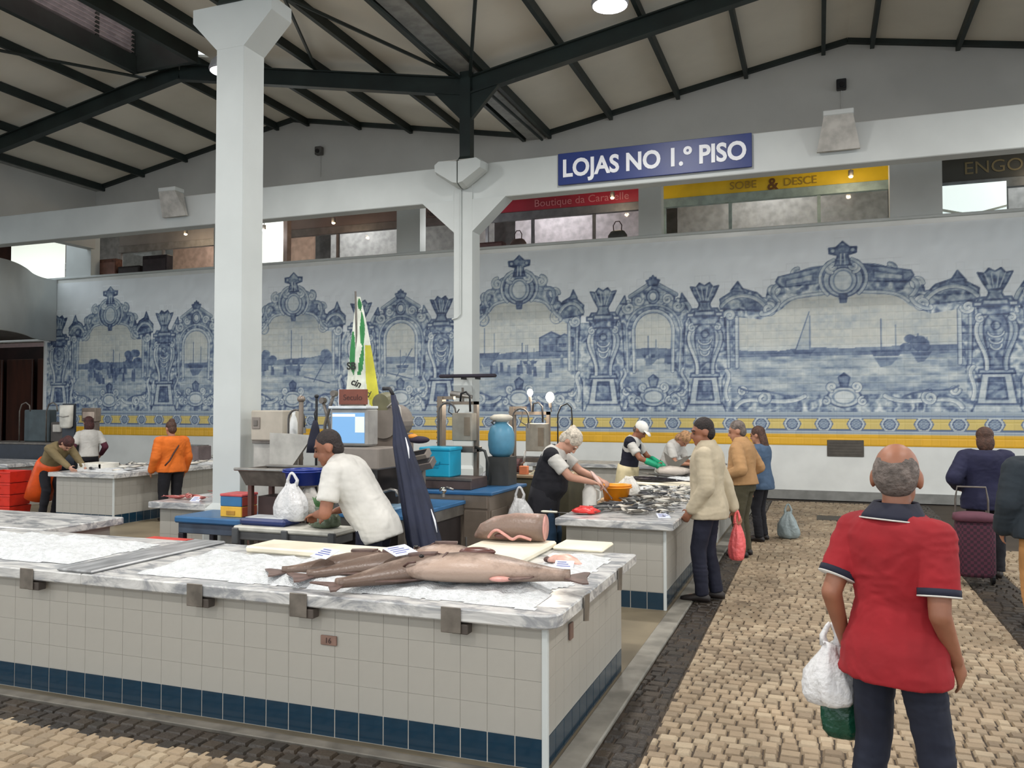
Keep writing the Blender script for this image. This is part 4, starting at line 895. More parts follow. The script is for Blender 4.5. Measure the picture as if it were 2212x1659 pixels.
def big_fish(head, tail, wid, thick, z, label, skin=GROUPER, bend=.06, flip=1, rise=0.0, cavity=False, forked=False):
    """fish lying on its side: x runs from snout to tail, y is belly to back, z is its thickness"""
    hx, hy = head; tx, ty = tail; L = math.hypot(tx - hx, ty - hy)
    t = thing('whole_fish', label, 'fish', (hx, hy, z), math.atan2(ty - hy, tx - hx), group='large fish on the near stall')
    t.rotation_euler = (0, -math.atan2(rise, L), math.atan2(ty - hy, tx - hx))
    prof = [(0, .05), (.03, .22), (.08, .44), (.15, .70), (.24, .92), (.34, 1.0), (.46, .96), (.58, .76), (.70, .50), (.80, .30), (.86, .22), (.90, .22)]
    secs = []
    for q, h in prof:
        y = flip * bend * math.sin(PI * q) ; secs.append(((q * L, y, thick * .5 * (.5 + .5 * h)), (0, 1, 0), (0, 0, 1), wid / 2 * h, thick / 2 * (.25 + .75 * h)))
    MB().loft(secs, 18).build('body', skin, t, True)
    zc = thick * .30
    tf = [(.87 * L, -.10 * wid), (.97 * L, -.42 * wid), (1.0 * L, -.40 * wid), ((.95 if forked else .985) * L, 0), (1.0 * L, .40 * wid), (.97 * L, .42 * wid), (.87 * L, .10 * wid)]
    MB().prism(tf, zc * .7, zc * .7 + .008, to=lambda a, b, y: (a, b, y)).build('tail_fin', FIN, t)
    yb = lambda q: flip * bend * math.sin(PI * q)
    MB().prism([(.30 * L, yb(.3) + flip * wid * .46), (.40 * L, yb(.4) + flip * wid * .55), (.62 * L, yb(.6) + flip * wid * .42), (.72 * L, yb(.7) + flip * wid * .24), (.5 * L, yb(.5) + flip * wid * .38)], zc, zc + .008, to=lambda a, b, y: (a, b, y)).build('dorsal_fin', FIN, t)
    MB().prism([(.55 * L, yb(.5) - flip * wid * .36), (.62 * L, yb(.6) - flip * wid * .52), (.70 * L, yb(.7) - flip * wid * .36), (.72 * L, yb(.7) - flip * wid * .22)], zc, zc + .008, to=lambda a, b, y: (a, b, y)).build('anal_fin', FIN, t)
    c_ = [(.25 * L, yb(.25) - flip * wid * .05), (.30 * L, yb(.3) + flip * wid * .08), (.44 * L, yb(.4) - flip * wid * .10), (.42 * L, yb(.4) - flip * wid * .28), (.32 * L, yb(.3) - flip * wid * .2)]
    pf = None if cavity else MB().prism(c_, thick * .98, thick * .98 + .012, to=lambda a, b, y: (a, b, y)).build('pectoral_fin', FIN, t)
    g = [Vector((.215 * L + .03 * L * math.sin(PI * k / 8), yb(.2) - wid * .38 + wid * .76 * k / 8, thick * (.50 + .46 * math.sin(PI * (k + .6) / 9.2)))) for k in range(9)]
    MB().tube(g, .007, 6).build('gill_slit', mat('gill_dark', (84, 58, 52), .4), t, True)
    MB().ell((.10 * L, yb(.1) + flip * wid * .12, thick * .80), (.016, .016, .010), 10, 6).build('eye', mat('fish_eye', (30, 26, 26), .15), t, True)
    MB().tube([(.0, 0, thick * .42), (.05 * L, -flip * wid * .10, thick * .66), (.09 * L, -flip * wid * .13, thick * .70)], .006, 6).build('mouth', mat('gill_dark', (84, 58, 52)), t, True)
    if cavity:
        MB().ell((.40 * L, yb(.4) + flip * wid * .16, thick * .97), (.10 * L, wid * .11, .026), 16, 8).build('belly_cut', mat('cavity', (92, 58, 52), .3), t, True)
        MB().ell((.55 * L, yb(.5) - flip * wid * .42, thick * .30), (.06 * L, wid * .07, .015), 16, 8).build('flap', GUT, t, True)
    return t
big_fish((-2.20, 4.16), (-1.18, 4.40), .36, .16, .835, 'largest brown fish, whole, tail pointing to the right over the ice', bend=.02, cavity=True)
big_fish((-1.98, 4.66), (-2.52, 3.84), .34, .14, .805, 'brown fish with a broad tail hanging towards the front edge', bend=.03, forked=True, rise=.0)
big_fish((-2.12, 4.68), (-2.82, 4.00), .31, .13, .805, 'middle brown fish, its tail between two other tails', bend=-.02)
big_fish((-2.38, 4.66), (-3.04, 4.08), .27, .12, .805, 'leftmost brown fish with a thin dark tail on the ice', bend=.02)
big_fish((-2.45, 4.72), (-1.66, 4.70), .24, .15, .81, 'brown fish lying at the back against the boards', bend=.03, flip=-1)
# thick fish trunk
ft = thing('thick_fish', 'thick cut fish trunk with pink cut end on the white board', 'fish', (-2.38, 5.66, .833)); ft.rotation_euler = (0, 0, .12)
MB().loft([((.0, 0, .03), (0, 1, 0), (0, 0, 1), .03, .02), ((.04, 0, .06), (0, 1, 0), (0, 0, 1), .08, .055), ((.14, 0, .085), (0, 1, 0), (0, 0, 1), .11, .085), ((.30, 0, .10), (0, 1, 0), (0, 0, 1), .12, .10), ((.46, 0, .10), (0, 1, 0), (0, 0, 1), .115, .10), ((.52, 0, .10), (0, 1, 0), (0, 0, 1), .11, .098)], 20).build('body', fish_skin('trunk_skin', (172, 140, 126), (122, 102, 90)), ft, True)
MB().loft([((.521, 0, .10), (0, 1, 0), (0, 0, 1), .105, .094), ((.530, 0, .10), (0, 1, 0), (0, 0, 1), .095, .085)], 20).build('cut_face', GUT, ft, True)
MB().tube(catmull([(.12, -.085, .03), (.16, -.118, .075), (.20, -.125, .088), (.26, -.128, .055), (.31, -.132, .03), (.36, -.12, .05), (.44, -.10, .025)], 5), .011, 8).build('flap_edge', GUT, ft, True)
MB().ell((.22, -.108, .045), (.05, .016, .022), 12, 6).build('cavity', mat('cavity', (92, 58, 52)), ft, True)
fp = thing('fish_piece', 'small pink fish piece on ice at the right corner of the near stall', 'fish', (-1.55, 5.10, .80)); fp.rotation_euler = (0, 0, -.2)
MB().loft([((-.11, 0, .015), (0, 1, 0), (0, 0, 1), .012, .008), ((-.06, 0, .03), (0, 1, 0), (0, 0, 1), .05, .025), ((.03, .01, .035), (0, 1, 0), (0, 0, 1), .06, .032), ((.10, 0, .025), (0, 1, 0), (0, 0, 1), .04, .022), ((.14, 0, .012), (0, 1, 0), (0, 0, 1), .01, .008)], 14).build('flesh', mat('pink_flesh', (226, 176, 160), .4, var=.12, scale=14), fp, True)
MB().ell((-.10, 0, .022), (.03, .03, .02), 10, 6).build('dark_end', mat('dark_skin', (86, 60, 56), .4), fp, True)
def price_tag(p, rz, tilt, label, w=.075, h=.055):
    t = thing('price_tag', label, 'price tag', p); t.rotation_euler = (tilt, 0, rz)
    MB().bbox(-w, w, -h, h, 0, .004, .0015).build('card', mat('tag_white', (216, 222, 236), .3, var=.03), t)
    for k in range(4): MB().box(-w * .75, w * (.2 + .5 * ((k * 7) % 3) / 2), h * .55 - k * h * .38, h * .55 - k * h * .38 + h * .16, .0042, .0048).build('printed_line', mat('tag_ink', (104, 112, 168), .5), t)
    return t
price_tag((-2.72, 4.20, .945), -.35, .35, 'white price tag on the leftmost brown fish'); price_tag((-2.30, 4.34, .965), 1.25, .30, 'white price tag lying across the middle of the brown fish', .09, .06); price_tag((-1.50, 4.98, .815), .1, .5, 'white price tag before the small pink fish piece', .06, .05)
price_tag((-1.36, 7.70, .80), .4, .3, 'white price tag at the front corner of the small fish pile', .06, .05); price_tag((-6.36, 7.30, .80), .1, .5, 'white price tag among the pink fish left of the near column', .06, .05)

# small fish, each its own object
SMALL = []
for k, (bk, bl) in enumerate((((70, 72, 70), (216, 214, 204)), ((92, 88, 80), (226, 220, 208)), ((52, 54, 58), (196, 198, 198)))):
    sk = fish_skin('small_skin_%d' % k, bk, bl)
    L = .20; m = MB().loft([((q * L, .008 * math.sin(PI * q) * (k - 1), .014), (0, 1, 0), (0, 0, 1), .022 * h, .014 * h) for q, h in ((0, .08), (.06, .5), (.18, .9), (.35, 1), (.55, .8), (.75, .4), (.86, .18))], 8)
    m.prism([(.84 * L, 0), (.98 * L, -.024), (.94 * L, 0), (.98 * L, .024)], .012, .015, to=lambda a, b, y: (a, b, y)); SMALL.append(m.mesh('small_fish', sk, True))
PINKF = []
for k in range(2):
    sk = fish_skin('pink_skin_%d' % k, (150, 70, 66), (222, 160, 150)); L = .24
    m = MB().loft([((q * L, 0, .018), (0, 1, 0), (0, 0, 1), .034 * h, .018 * h) for q, h in ((0, .1), (.08, .6), (.2, .95), (.38, 1), (.6, .75), (.78, .38), (.88, .2))], 8); m.prism([(.86 * L, 0), (1.0 * L, -.035), (.96 * L, 0), (1.0 * L, .035)], .014, .018, to=lambda a, b, y: (a, b, y)); PINKF.append(m.mesh('pink_fish', sk, True))
def scatter(meshes, n, x0, x1, y0, y1, z, name, label, group, hmax=.05, sc=(.8, 1.15), main=None):
    for i in range(n):
        x, y = random.uniform(x0, x1), random.uniform(y0, y1); e = min(x - x0, x1 - x, (y - y0) * .6, (y1 - y) * .6)
        o = link(name, meshes[i % len(meshes)], None, (x, y, z + hmax * min(1, e / .2) * random.random()))
        a = random.uniform(0, 2 * PI) if main is None else main + random.gauss(0, .5)
        s = random.uniform(*sc); o.scale = (s, s, s); o.rotation_euler = (random.uniform(-.3, .3), random.uniform(-.12, .12), a); tag(o, label, 'fish', group)
scatter(SMALL, 285, -2.02, -1.36, 7.80, 10.35, .80, 'small_fish', 'small silvery fish in the pile beside the orange basin', 'small fish piled beside the orange basin')
scatter(SMALL, 70, -11.0, -10.22, 9.98, 12.2, .80, 'small_fish', 'small silvery fish heaped on the far left stall near its corner', 'fish heaped on the far left stall', sc=(1.1, 1.8), main=PI / 2)
scatter(SMALL, 50, -11.2, -10.22, 12.7, 14.4, .80, 'small_fish', 'silvery fish on the far left stall right of the woman in orange', 'fish on the back end of the far left stall', sc=(1.4, 2.2), main=.4)
scatter(PINKF, 16, -6.62, -6.15, 7.3, 8.1, .80, 'pink_fish', 'pink fish on the small stall left of the near column', 'pink fish left of the near column', .03)
LONGF = []
sk = fish_skin('long_skin', (70, 68, 66), (206, 196, 184)); L = .7
m = MB().loft([((q * L, .02 * math.sin(2 * PI * q), .03), (0, 1, 0), (0, 0, 1), .05 * h, .03 * h) for q, h in ((0, .15), (.08, .7), (.25, 1), (.5, .9), (.8, .45), (.92, .18))], 10); m.prism([(.9 * L, 0), (1.0 * L, -.06), (.97 * L, 0), (1.0 * L, .06)], .025, .03, to=lambda a, b, y: (a, b, y)); LONGF.append(m.mesh('long_fish', sk, True))
scatter(LONGF, 22, -1.9, -1.4, 11.6, 14.8, .80, 'long_fish', 'long grey fish laid out before the capped vendor', 'long fish on the stall wing', .03, (.7, 1.1), 2.6)
bf = thing('black_fish', 'long black fish laid on a white block beyond the orange basin', 'fish', (-2.30, 10.55, .858)); bf.rotation_euler = (0, 0, -.25)
MB().loft([((q * .75, .02 * math.sin(3 * q), .035), (0, 1, 0), (0, 0, 1), .06 * h, .035 * h) for q, h in ((0, .2), (.1, .8), (.3, 1), (.6, .9), (.85, .5), (1, .15))], 12).build('body', mat('black_skin', (36, 32, 38), .2, var=.3, scale=12), bf, True)
MB().prism([(.70, 0), (.86, -.07), (.82, 0), (.86, .07)], .03, .036, to=lambda a, b, y: (a, b, y)).build('tail_fin', mat('black_skin', (36, 32, 38)), bf)
MB().ell((.06, .03, .055), (.012, .012, .01), 8, 5).build('eye', mat('eye_pale', (190, 186, 170), .2), bf, True)
board(-2.24, -1.40, 10.40, 10.85, 'white block under the long black fish', .07)

# ------------------------------------------------------------------ containers
def basin(label, p, r, h, col, name='basin', flare=.8):
    t = thing(name, label, 'basin', p); m = mat('plastic_%d_%d_%d' % col, col, .35, var=.04, scale=4)
    MB().lathe([(r * flare, 0), (r * .96, h * .92), (r * 1.06, h * .94), (r * 1.06, h), (r * .95, h), (r * .90, h * .9), (r * (flare - .06), .02), (0, .02)], n=28).build('bowl', m, t, .6)
    MB().lathe([(r * 1.06, h * .80), (r * 1.09, h * .82), (r * 1.09, h * .88), (r * 1.06, h * .9)], n=28).build('rim', m, t, True); return t
basin('orange plastic basin on the board beside the small fish', (-2.02, 8.62, .817), .155, .17, (240, 150, 28))
def bag(label, p, w, d, h, col, name='plastic_bag', rz=0.0, handles=True, rough=.35, seed=1, alpha=.92, top=.35, cat='bag', letters=None, group=None):
    t = thing(name, label, cat, p, rz, group); m = mat('film_%d_%d_%d' % col, col, rough, var=.06, scale=6, bump=.8, bscale=22, trans=0.0)
    r = np.random.default_rng(seed); n = 36; R = []
    ph = r.random(8) * 6.28
    for k, (q, s) in enumerate(((0, .55), (.04, .82), (.16, 1.0), (.34, 1.0), (.52, .92), (.68, .74), (.82, .52), (.93, top), (1.0, top * .9))):
        ring = []
        for i in range(n):
            a = 2 * PI * i / n; wr = 1 + .09 * math.sin(3 * a + ph[0] + 3 * q) + .08 * math.sin(5 * a + ph[1] + 6 * q) + .12 * q * math.sin(8 * a + ph[2]) + .05 * math.sin(11 * a + ph[4] + 9 * q)
            ring.append(Vector((w * s * wr * math.cos(a), d * s * wr * math.sin(a), h * q + .03 * h * math.sin(2 * a + ph[3]) * (q > .1))))
        R.append(ring)
    MB().rings(R).build('sack', m, t, True)
    if handles:
        for s in (-1, 1): MB().tube([(s * w * .25, 0, h * .95), (s * w * .30, .01, h * 1.10), (s * w * .12, 0, h * 1.26), (0, 0, h * 1.30)], [.02, .014, .011, .012], 8).build('handle', m, t, True)
    return t
bag('clear crumpled plastic bag on the blue counter beside the cyan crate', (-3.35, 8.42, .967), .15, .12, .17, (204, 206, 208), seed=3, handles=False, rough=.2)
hb = bag('white printed plastic bag hanging on the steel cabinet', (-2.86, 7.95, .50), .15, .10, .38, (206, 206, 206), seed=4, rough=.22)
text_mesh('GEL', .07, mat('bag_ink', (70, 70, 84), .5), 'lettering', hb, depth=.001, M=T3(-.06, -.108, .2) @ FRONT)
bag('red plastic bag at the corner of the small fish stall', (-2.10, 7.70, .79), .13, .08, .07, (214, 52, 48), seed=5, handles=False, top=.5)
bag('white bag standing behind the orange basin', (-2.0, 9.15, .79), .13, .11, .24, (218, 216, 208), seed=6, handles=False)
t = thing('white_jug', 'white plastic jug standing in front of the white haired vendor', 'jug', (-2.20, 8.22, .787)); MB().lathe([(.07, 0), (.075, .02), (.075, .16), (.05, .21), (.03, .24), (.03, .27), (0, .27)], n=18).build('body', mat('jug_white', (214, 212, 204), .4), t, .6); MB().tube([(.06, 0, .19), (.11, 0, .17), (.11, 0, .09), (.07, 0, .06)], .010, 7).build('handle', mat('jug_white', (214, 212, 204)), t, True)
t = thing('fish_knife', 'white handled knife sticking out over the left corner of the small fish stall', 'knife', (-2.26, 7.62, .788)); MB().loft([((-.26, 0, .012), (0, 1, 0), (0, 0, 1), .012, .008), ((-.24, 0, .012), (0, 1, 0), (0, 0, 1), .022, .012), ((-.14, 0, .012), (0, 1, 0), (0, 0, 1), .018, .011), ((-.10, 0, .012), (0, 1, 0), (0, 0, 1), .015, .010)], 10).build('handle', mat('knife_white', (222, 220, 204), .4), t, True)
MB().prism([(-.10, -.014), (.12, -.018), (.2, .0), (.16, .016), (-.10, .014)], .008, .012, to=lambda a, b, y: (a, b, y)).build('blade', STEEL, t)
# ================================================================== vendors' equipment between the stalls
BLUE_TOP = mat('blue_top', (52, 104, 150), .35, var=.08, scale=3); CYAN = mat('cyan_plastic', (28, 160, 196), .4, var=.05, scale=3); NAVYP = mat('navy_plastic', (28, 44, 96), .4, var=.1); BROWNM = mat('brown_sign', (116, 62, 46), .5); SCREEN = emit('screen_blue', (110, 156, 200), .35)
GREYP = mat('grey_plastic', (128, 120, 112), .5, var=.06); BEIGE = mat('beige_enamel', (176, 168, 154), .5, var=.05); WARMST = mat('warm_steel', (136, 124, 112), .4, .45, var=.07, scale=5)
# blue side table with the painted boxes
t = thing('side_table', 'small blue topped table in front of the tall near column', 'table', (-5.50, 6.72, 0)); MB().bbox(-.40, .40, -.26, .30, .68, .745, .015).build('top', BLUE_TOP, t)
MB().bbox(-.37, .37, -.23, .27, .58, .68, .006).build('apron', mat('grey_blue', (70, 84, 100), .5), t)
for x in (-.34, .34):
    for y in (-.20, .24): MB().bbox(x - .03, x + .03, y - .03, y + .03, 0, .58, .004).build('leg', mat('table_leg', (40, 38, 48), .6), t)
def lidded(label, p, w, d, h, c, c2, lidc):
    t = thing('storage_box', label, 'box', p); MB().bbox(-w, w, -d, d, 0, h, .006).build('body', mat('boxc_%d_%d' % c[:2], c, .5, var=.06), t)
    MB().bbox(w - .003, w + .006, -d + .01, d - .01, .005, h - .005, .002).build('side_panel', mat('boxc_%d_%d' % c2[:2], c2, .5), t)
    if lidc: MB().bbox(-w - .004, w + .008, -d - .004, d + .004, h, h + .025, .006).build('lid', mat('boxc_%d_%d' % lidc[:2], lidc, .5), t)
    else: MB().bbox(-.05, .05, -d - .006, -d, .02, h * .6, .002).build('label_plate', mat('boxc_150', (176, 130, 46), .5), t)
lidded('yellow box on the blue topped table', (-5.32, 6.70, .746), .125, .12, .10, (226, 178, 62), (150, 66, 40), None)
lidded('blue box with a red lid stacked on the yellow box', (-5.32, 6.70, .847), .125, .12, .095, (48, 110, 156), (140, 52, 44), (200, 84, 86))
# steel sink with sloped side, blue bowl, bags
t = thing('steel_sink', 'stainless sink with a sloping splash panel right of the near column', 'sink', (-4.80, 6.36, 0))
MB().add([(-.10, -.22, 1.25), (.50, -.22, 1.25), (.50, .22, 1.25), (-.10, .22, 1.25), (-.04, -.17, 1.10), (.46, -.17, 1.10), (.46, .17, 1.10), (-.04, .17, 1.10)], [(4, 5, 6, 7), (0, 1, 5, 4), (1, 2, 6, 5), (2, 3, 7, 6), (3, 0, 4, 7)]).build('basin', STEELD, t)
MB().bbox(-.12, .52, -.25, -.20, 1.235, 1.262, .008).build('rim', STEEL, t); MB().bbox(-.12, .52, .20, .25, 1.235, 1.262, .008).build('rim', STEEL, t)
MB().add([(-.10, .25, 1.26), (.16, .25, 1.26), (.38, .25, 1.54), (-.10, .25, 1.56), (-.10, .28, 1.26), (.16, .28, 1.26), (.38, .28, 1.54), (-.10, .28, 1.56)], [(0, 1, 2, 3), (7, 6, 5, 4), (0, 4, 5, 1), (1, 5, 6, 2), (2, 6, 7, 3), (3, 7, 4, 0)]).build('splash_panel', mat('bright_steel', (178, 174, 166), .35, .4), t)
for x in (-.0, .44):
    for y in (-.15, .15): MB().box(x - .02, x + .02, y - .02, y + .02, 0, 1.1).build('leg', mat('brown_leg', (86, 52, 44), .6), t)
MB().box(-.0, .44, -.15, .15, .42, .45).build('lower_shelf', mat('brown_leg', (86, 52, 44)), t); MB().box(.04, .42, -.1, .14, .46, 1.0).build('cabinet', mat('dark_brown_cab', (62, 44, 42), .6), t)
p = at(657, 1036, 6.95); basin('round dark blue bowl on the sink beside the leaning vendor', (p.x, p.y, p.z - .04), .165, .13, (24, 48, 132), flare=.85)
t = thing('bowl_stand', 'steel post stand under the dark blue bowl', 'stand', (p.x, p.y, 0)); MB().cyl((0, 0, .02), (0, 0, p.z - .052), .02, n=10).build('post', STEELD, t); MB().cyl((0, 0, 0), (0, 0, .02), .15, n=20).build('foot', STEELD, t); MB().cyl((0, 0, p.z - .052), (0, 0, p.z - .04), .13, n=20).build('plate', STEELD, t)
# low shelf in front with navy tray
SH_P = at(665, 1140, 6.05)
t = thing('serving_shelf', 'grey folding shelf holding the navy tray behind the near stall', 'shelf', (-3.98, 5.70, 0)); MB().bbox(-.48, .48, -.16, .16, .80, .845, .012).build('top', mat('shelf_pale', (196, 194, 184), .5), t); MB().bbox(-.46, .46, -.14, .14, .73, .80, .008).build('under_frame', mat('shelf_grey', (92, 92, 92), .5), t)
for x in (-.45, .02, .45): MB().bbox(x - .03, x + .03, -.175, -.14, .70, .83, .006).build('hinge', mat('hinge_dark', (74, 76, 78), .5), t)
for x in (-.42, .42): MB().cyl((x, 0, 0), (x, 0, .73), .02, n=8).build('leg', STEELD, t)
t = thing('serving_tray', 'navy blue padded tray on the grey shelf', 'tray', (-4.22, 5.71, .846)); MB().bbox(-.22, .22, -.12, .12, 0, .055, .018).build('tray', NAVYP, t); MB().bbox(-.18, .18, -.09, .09, .055, .062, .003).build('cloth', mat('tray_cloth', (196, 200, 204), .7), t)
t = bag('clear bag of green leaves on the grey shelf under the vendor hands', (-3.70, 5.70, .846), .13, .09, .17, (92, 104, 84), name='leaf_bag', seed=31, handles=False, rough=.25, top=.6)
for k in range(9): a = k * .7; MB().loft([((.03 * math.cos(a), .02 * math.sin(a), .10), (1, 0, 0), (0, 1, 0), .008, .004), ((.07 * math.cos(a), .05 * math.sin(a), .19), (1, 0, 0), (0, 1, 0), .020, .006), ((.10 * math.cos(a), .07 * math.sin(a), .24), (1, 0, 0), (0, 1, 0), .004, .003)], 8).build('leaf', mat('leaf_green', (60, 104, 52), .5), t, True)
p = at(630, 1112, 6.75); bag('large white plastic bag hanging under the sink', (p.x, p.y, p.z - .05), .15, .10, .30, (214, 214, 214), seed=33, rough=.2)
p = at(668, 1100, 6.9); bag('second white plastic bag under the sink nearer the vendor', (p.x, p.y, p.z - .05), .09, .08, .27, (198, 194, 188), seed=34, rough=.2)
# printer, bottle, posts behind the sink
p = at(597, 951, 8.6); t = thing('label_printer', 'beige enamel machine standing right of the near column', 'machine', (p.x, p.y, 0)); z = p.z
MB().bbox(-.20, .20, -.16, .16, z, z + .31, .012).build('housing', BEIGE, t); MB().bbox(-.18, -.08, -.17, -.158, z + .12, z + .24, .004).build('panel', GREYP, t); MB().bbox(-.155, -.105, -.176, -.168, z + .15, z + .21, .003).build('dial', STEELD, t); MB().bbox(-.19, .19, -.15, .15, z - .03, z, .004).build('foot', STEELD, t); MB().box(-.19, .19, -.12, .12, 0, z - .03).build('pedestal', mat('bright_steel', (178, 174, 166)), t)
p = at(634, 951, 8.3); t = thing('detergent_bottle', 'tall white bottle beside the beige machine', 'bottle', (p.x, p.y, 0)); z = p.z; MB().lathe([(.036, z), (.040, z + .01), (.040, z + .17), (.030, z + .22), (.016, z + .25), (.016, z + .28), (0, z + .28)], n=16).build('body', mat('bottle_white', (222, 224, 222), .4), t, .6); MB().cyl((0, 0, z + .28), (0, 0, z + .31), .018, n=12).build('cap', SIGNW, t); MB().cyl((0, 0, 0), (0, 0, z), .045, n=12).build('stand', STEELD, t)
for u, v0, v1, D, r, c, lab in ((650, 862, 968, 8.0, .022, WARMST, 'tall steel post behind the sink'), (683, 856, 985, 7.8, .012, BLACK, 'thin black rod behind the leaning vendor')):
    p = at(u, v1, D); q = at(u, v0, D); t = thing('post', lab, 'post', (p.x, p.y, 0)); MB().cyl((0, 0, 0), (0, 0, q.z), r, n=10).build('shaft', c, t); MB().ell((0, 0, q.z), (r * 1.8, r * 1.8, r * 1.6), 10, 6).build('knob', c, t, True); MB().cyl((0, 0, 0), (0, 0, .02), .12, n=16).build('foot', STEELD, t)
# two-level steel counter with blue tops
t = thing('steel_counter', 'steel work counter with blue tops on two levels behind the near stall', 'counter', (-3.3, 6.4, 0))
MB().bbox(-.93, .0, -.1, 1.2, .84, .88, .008).build('lower_top', BLUE_TOP, t); MB().box(-.90, -.02, -.06, 1.2, .74, .84).build('lower_rail', STEEL, t)
for x in (-.87, -.06):
    MB().box(x - .03, x + .03, -.05, .01, 0, .74).build('leg', STEELD, t)
MB().box(-.88, -.05, .2, 1.18, .0, .74).build('dark_cupboard', mat('cup_dark', (44, 38, 38), .6), t)
MB().box(-.95, .25, 1.205, 2.2, .0, .93).build('cabinet', WARMST, t); MB().bbox(-.97, .28, 1.19, 2.24, .93, .965, .008).build('upper_top', BLUE_TOP, t)
for x0, x1 in ((-.02, .23),): d_ = MB().bbox(x0, x1, 1.19, 1.205, .08, .78, .004).build('door', WARMST, t); MB().bbox(x0 + .02, x0 + .04, 1.175, 1.19, .40, .52, .003).build('handle', STEEL, d_)
for y0 in (1.24, 1.72): d_ = MB().bbox(.25, .262, y0, y0 + .44, .08, .78, .004).build('door', WARMST, t); MB().bbox(.262, .274, y0 + .36, y0 + .38, .4, .52, .003).build('handle', STEEL, d_)
MB().bbox(-.02, .23, 1.192, 1.205, .80, .92, .004).build('drawer', WARMST, t)
t = thing('crate_tray', 'flat brown metal tray on the blue counter under the cyan crate', 'tray', (-3.66, 7.95, .966)); MB().bbox(-.36, .36, -.22, .22, 0, .11, .006).build('tray', mat('tray_brown', (88, 74, 70), .5, .3), t); MB().bbox(-.37, .37, -.23, -.22, .09, .12, .003).build('rim', STEELD, t)
t = thing('cyan_crate', 'bright cyan plastic crate on the brown tray', 'crate', (-3.74, 7.95, 1.077))
MB().bbox(-.17, .17, -.15, .15, 0, .30, .012).build('body', CYAN, t); MB().bbox(-.18, .18, -.16, .16, .27, .31, .010).build('rim', CYAN, t); MB().box(-.165, .165, -.152, -.149, .135, .14).build('seam', mat('cyan_dark', (12, 110, 140), .5), t); MB().tube([(-.06, -.155, .16), (-.05, -.175, .13), (.05, -.175, .13), (.06, -.155, .16)], .007, 6).build('handle', mat('cyan_dark', (12, 110, 140)), t, True)
p = at(957, 1053, 7.75); t = thing('tap', 'chrome ball tap in front of the brown tray', 'tap', (p.x, p.y, .966)); MB().cyl((0, 0, 0), (0, 0, .04), .02, n=12).build('base', STEEL, t); MB().ell((0, 0, .06), (.035, .035, .033), 14, 9).build('ball', mat('chrome', (220, 220, 220), .08, 1.0, var=.02), t, True); MB().tube([(0, 0, .06), (.05, -.02, .09), (.12, -.03, .075)], .010, 8).build('spout', STEEL, t, True)
p = at(845, 1035, 7.3); t = thing('tap', 'bent chrome tap over the lower blue counter', 'tap', (p.x, p.y, .88)); MB().tube([(-.16, 0, 0), (-.16, 0, .10), (-.10, 0, .17), (.0, 0, .20), (.05, 0, .19), (.06, 0, .14)], .014, 8).build('spout', STEEL, t, True); MB().cyl((-.16, 0, 0), (-.16, 0, .03), .03, n=12).build('base', STEEL, t)
t = thing('blue_board', 'pale blue plastic board lying on the lower blue counter', 'cutting board', (-3.75, 6.75, .881)); MB().bbox(-.20, .20, -.28, .28, 0, .02, .006).build('board', mat('pale_blue', (132, 164, 188), .4), t); MB().tube([(-.16, -.24, .021), (.16, -.24, .021), (.16, .24, .021), (-.16, .24, .021), (-.16, -.24, .021)], .004, 6).build('groove', mat('groove_grey', (110, 130, 150), .5), t)
# blue gas bottle with white cap
t = thing('gas_bottle', 'blue gas bottle with a pale cap on top standing on the counter', 'gas bottle', (-3.24, 8.42, .966)); z0 = at(1058, 985, 9.1).z - .966
MB().box(-.13, .13, -.13, .13, 0, z0).build('plinth_box', mat('dark_box', (60, 60, 58), .6), t)
MB().lathe([(.09, z0), (.13, z0 + .04), (.145, z0 + .12), (.145, z0 + .24), (.12, z0 + .32), (.07, z0 + .36), (.05, z0 + .40), (0, z0 + .40)], n=24).build('tank', mat('tank_blue', (84, 142, 170), .4, var=.08), t, True); MB().lathe([(.055, z0 + .37), (.12, z0 + .40), (.125, z0 + .43), (.08, z0 + .455), (0, z0 + .46)], n=20).build('cap', mat('cap_pale', (206, 200, 184), .6), t, True); MB().tube([(-.06, -.05, z0 + .34), (-.09, -.06, z0 + .37), (-.03, -.1, z0 + .39)], .008, 6).build('valve', STEELD, t, True)
# scale with screen, brown name board
p = at(765, 1010, 7.5); t = thing('weighing_scale', 'grey weighing scale with a pale blue screen behind the leaning vendor', 'scale', (p.x, p.y, 0)); zb = p.z
MB().box(-.16, .16, -.12, .14, .881, zb).build('pedestal', mat('ped_grey', (86, 82, 78), .5), t); MB().bbox(-.26, .36, -.20, .20, zb, zb + .19, .012).build('base', GREYP, t); MB().bbox(.02, .20, -.206, -.198, zb + .05, zb + .08, .002).build('slot', BLACK, t)
MB().bbox(-.19, .19, -.10, .10, zb + .20, zb + .53, .014).build('monitor', mat('monitor_grey', (156, 154, 150), .5), t); MB().box(-.165, .165, -.105, -.10, zb + .225, zb + .495).build('screen', SCREEN, t); MB().box(.07, .165, -.1055, -.1052, zb + .32, zb + .46).build('screen_window', emit('screen_pale', (206, 214, 206), .3), t); MB().box(-.165, .07, -.1055, -.1052, zb + .46, zb + .485).build('screen_bar', emit('screen_bar_white', (214, 224, 230), .3), t); MB().bbox(-.20, .19, -.12, .10, zb + .53, zb + .555, .006).build('hood', mat('hood_white', (206, 212, 216), .4), t)
t2 = thing('name_board', 'brown name board above the scale screen', 'sign', (p.x, p.y - .02, zb + .556)); MB().bbox(-.145, .145, -.012, .012, .012, .15, .004).build('board', BROWNM, t2); MB().box(-.147, -.143, -.014, .014, .0, .15).build('edge', SIGNW, t2); MB().box(-.12, .12, -.02, .02, 0, .012).build('foot', STEELD, t2)
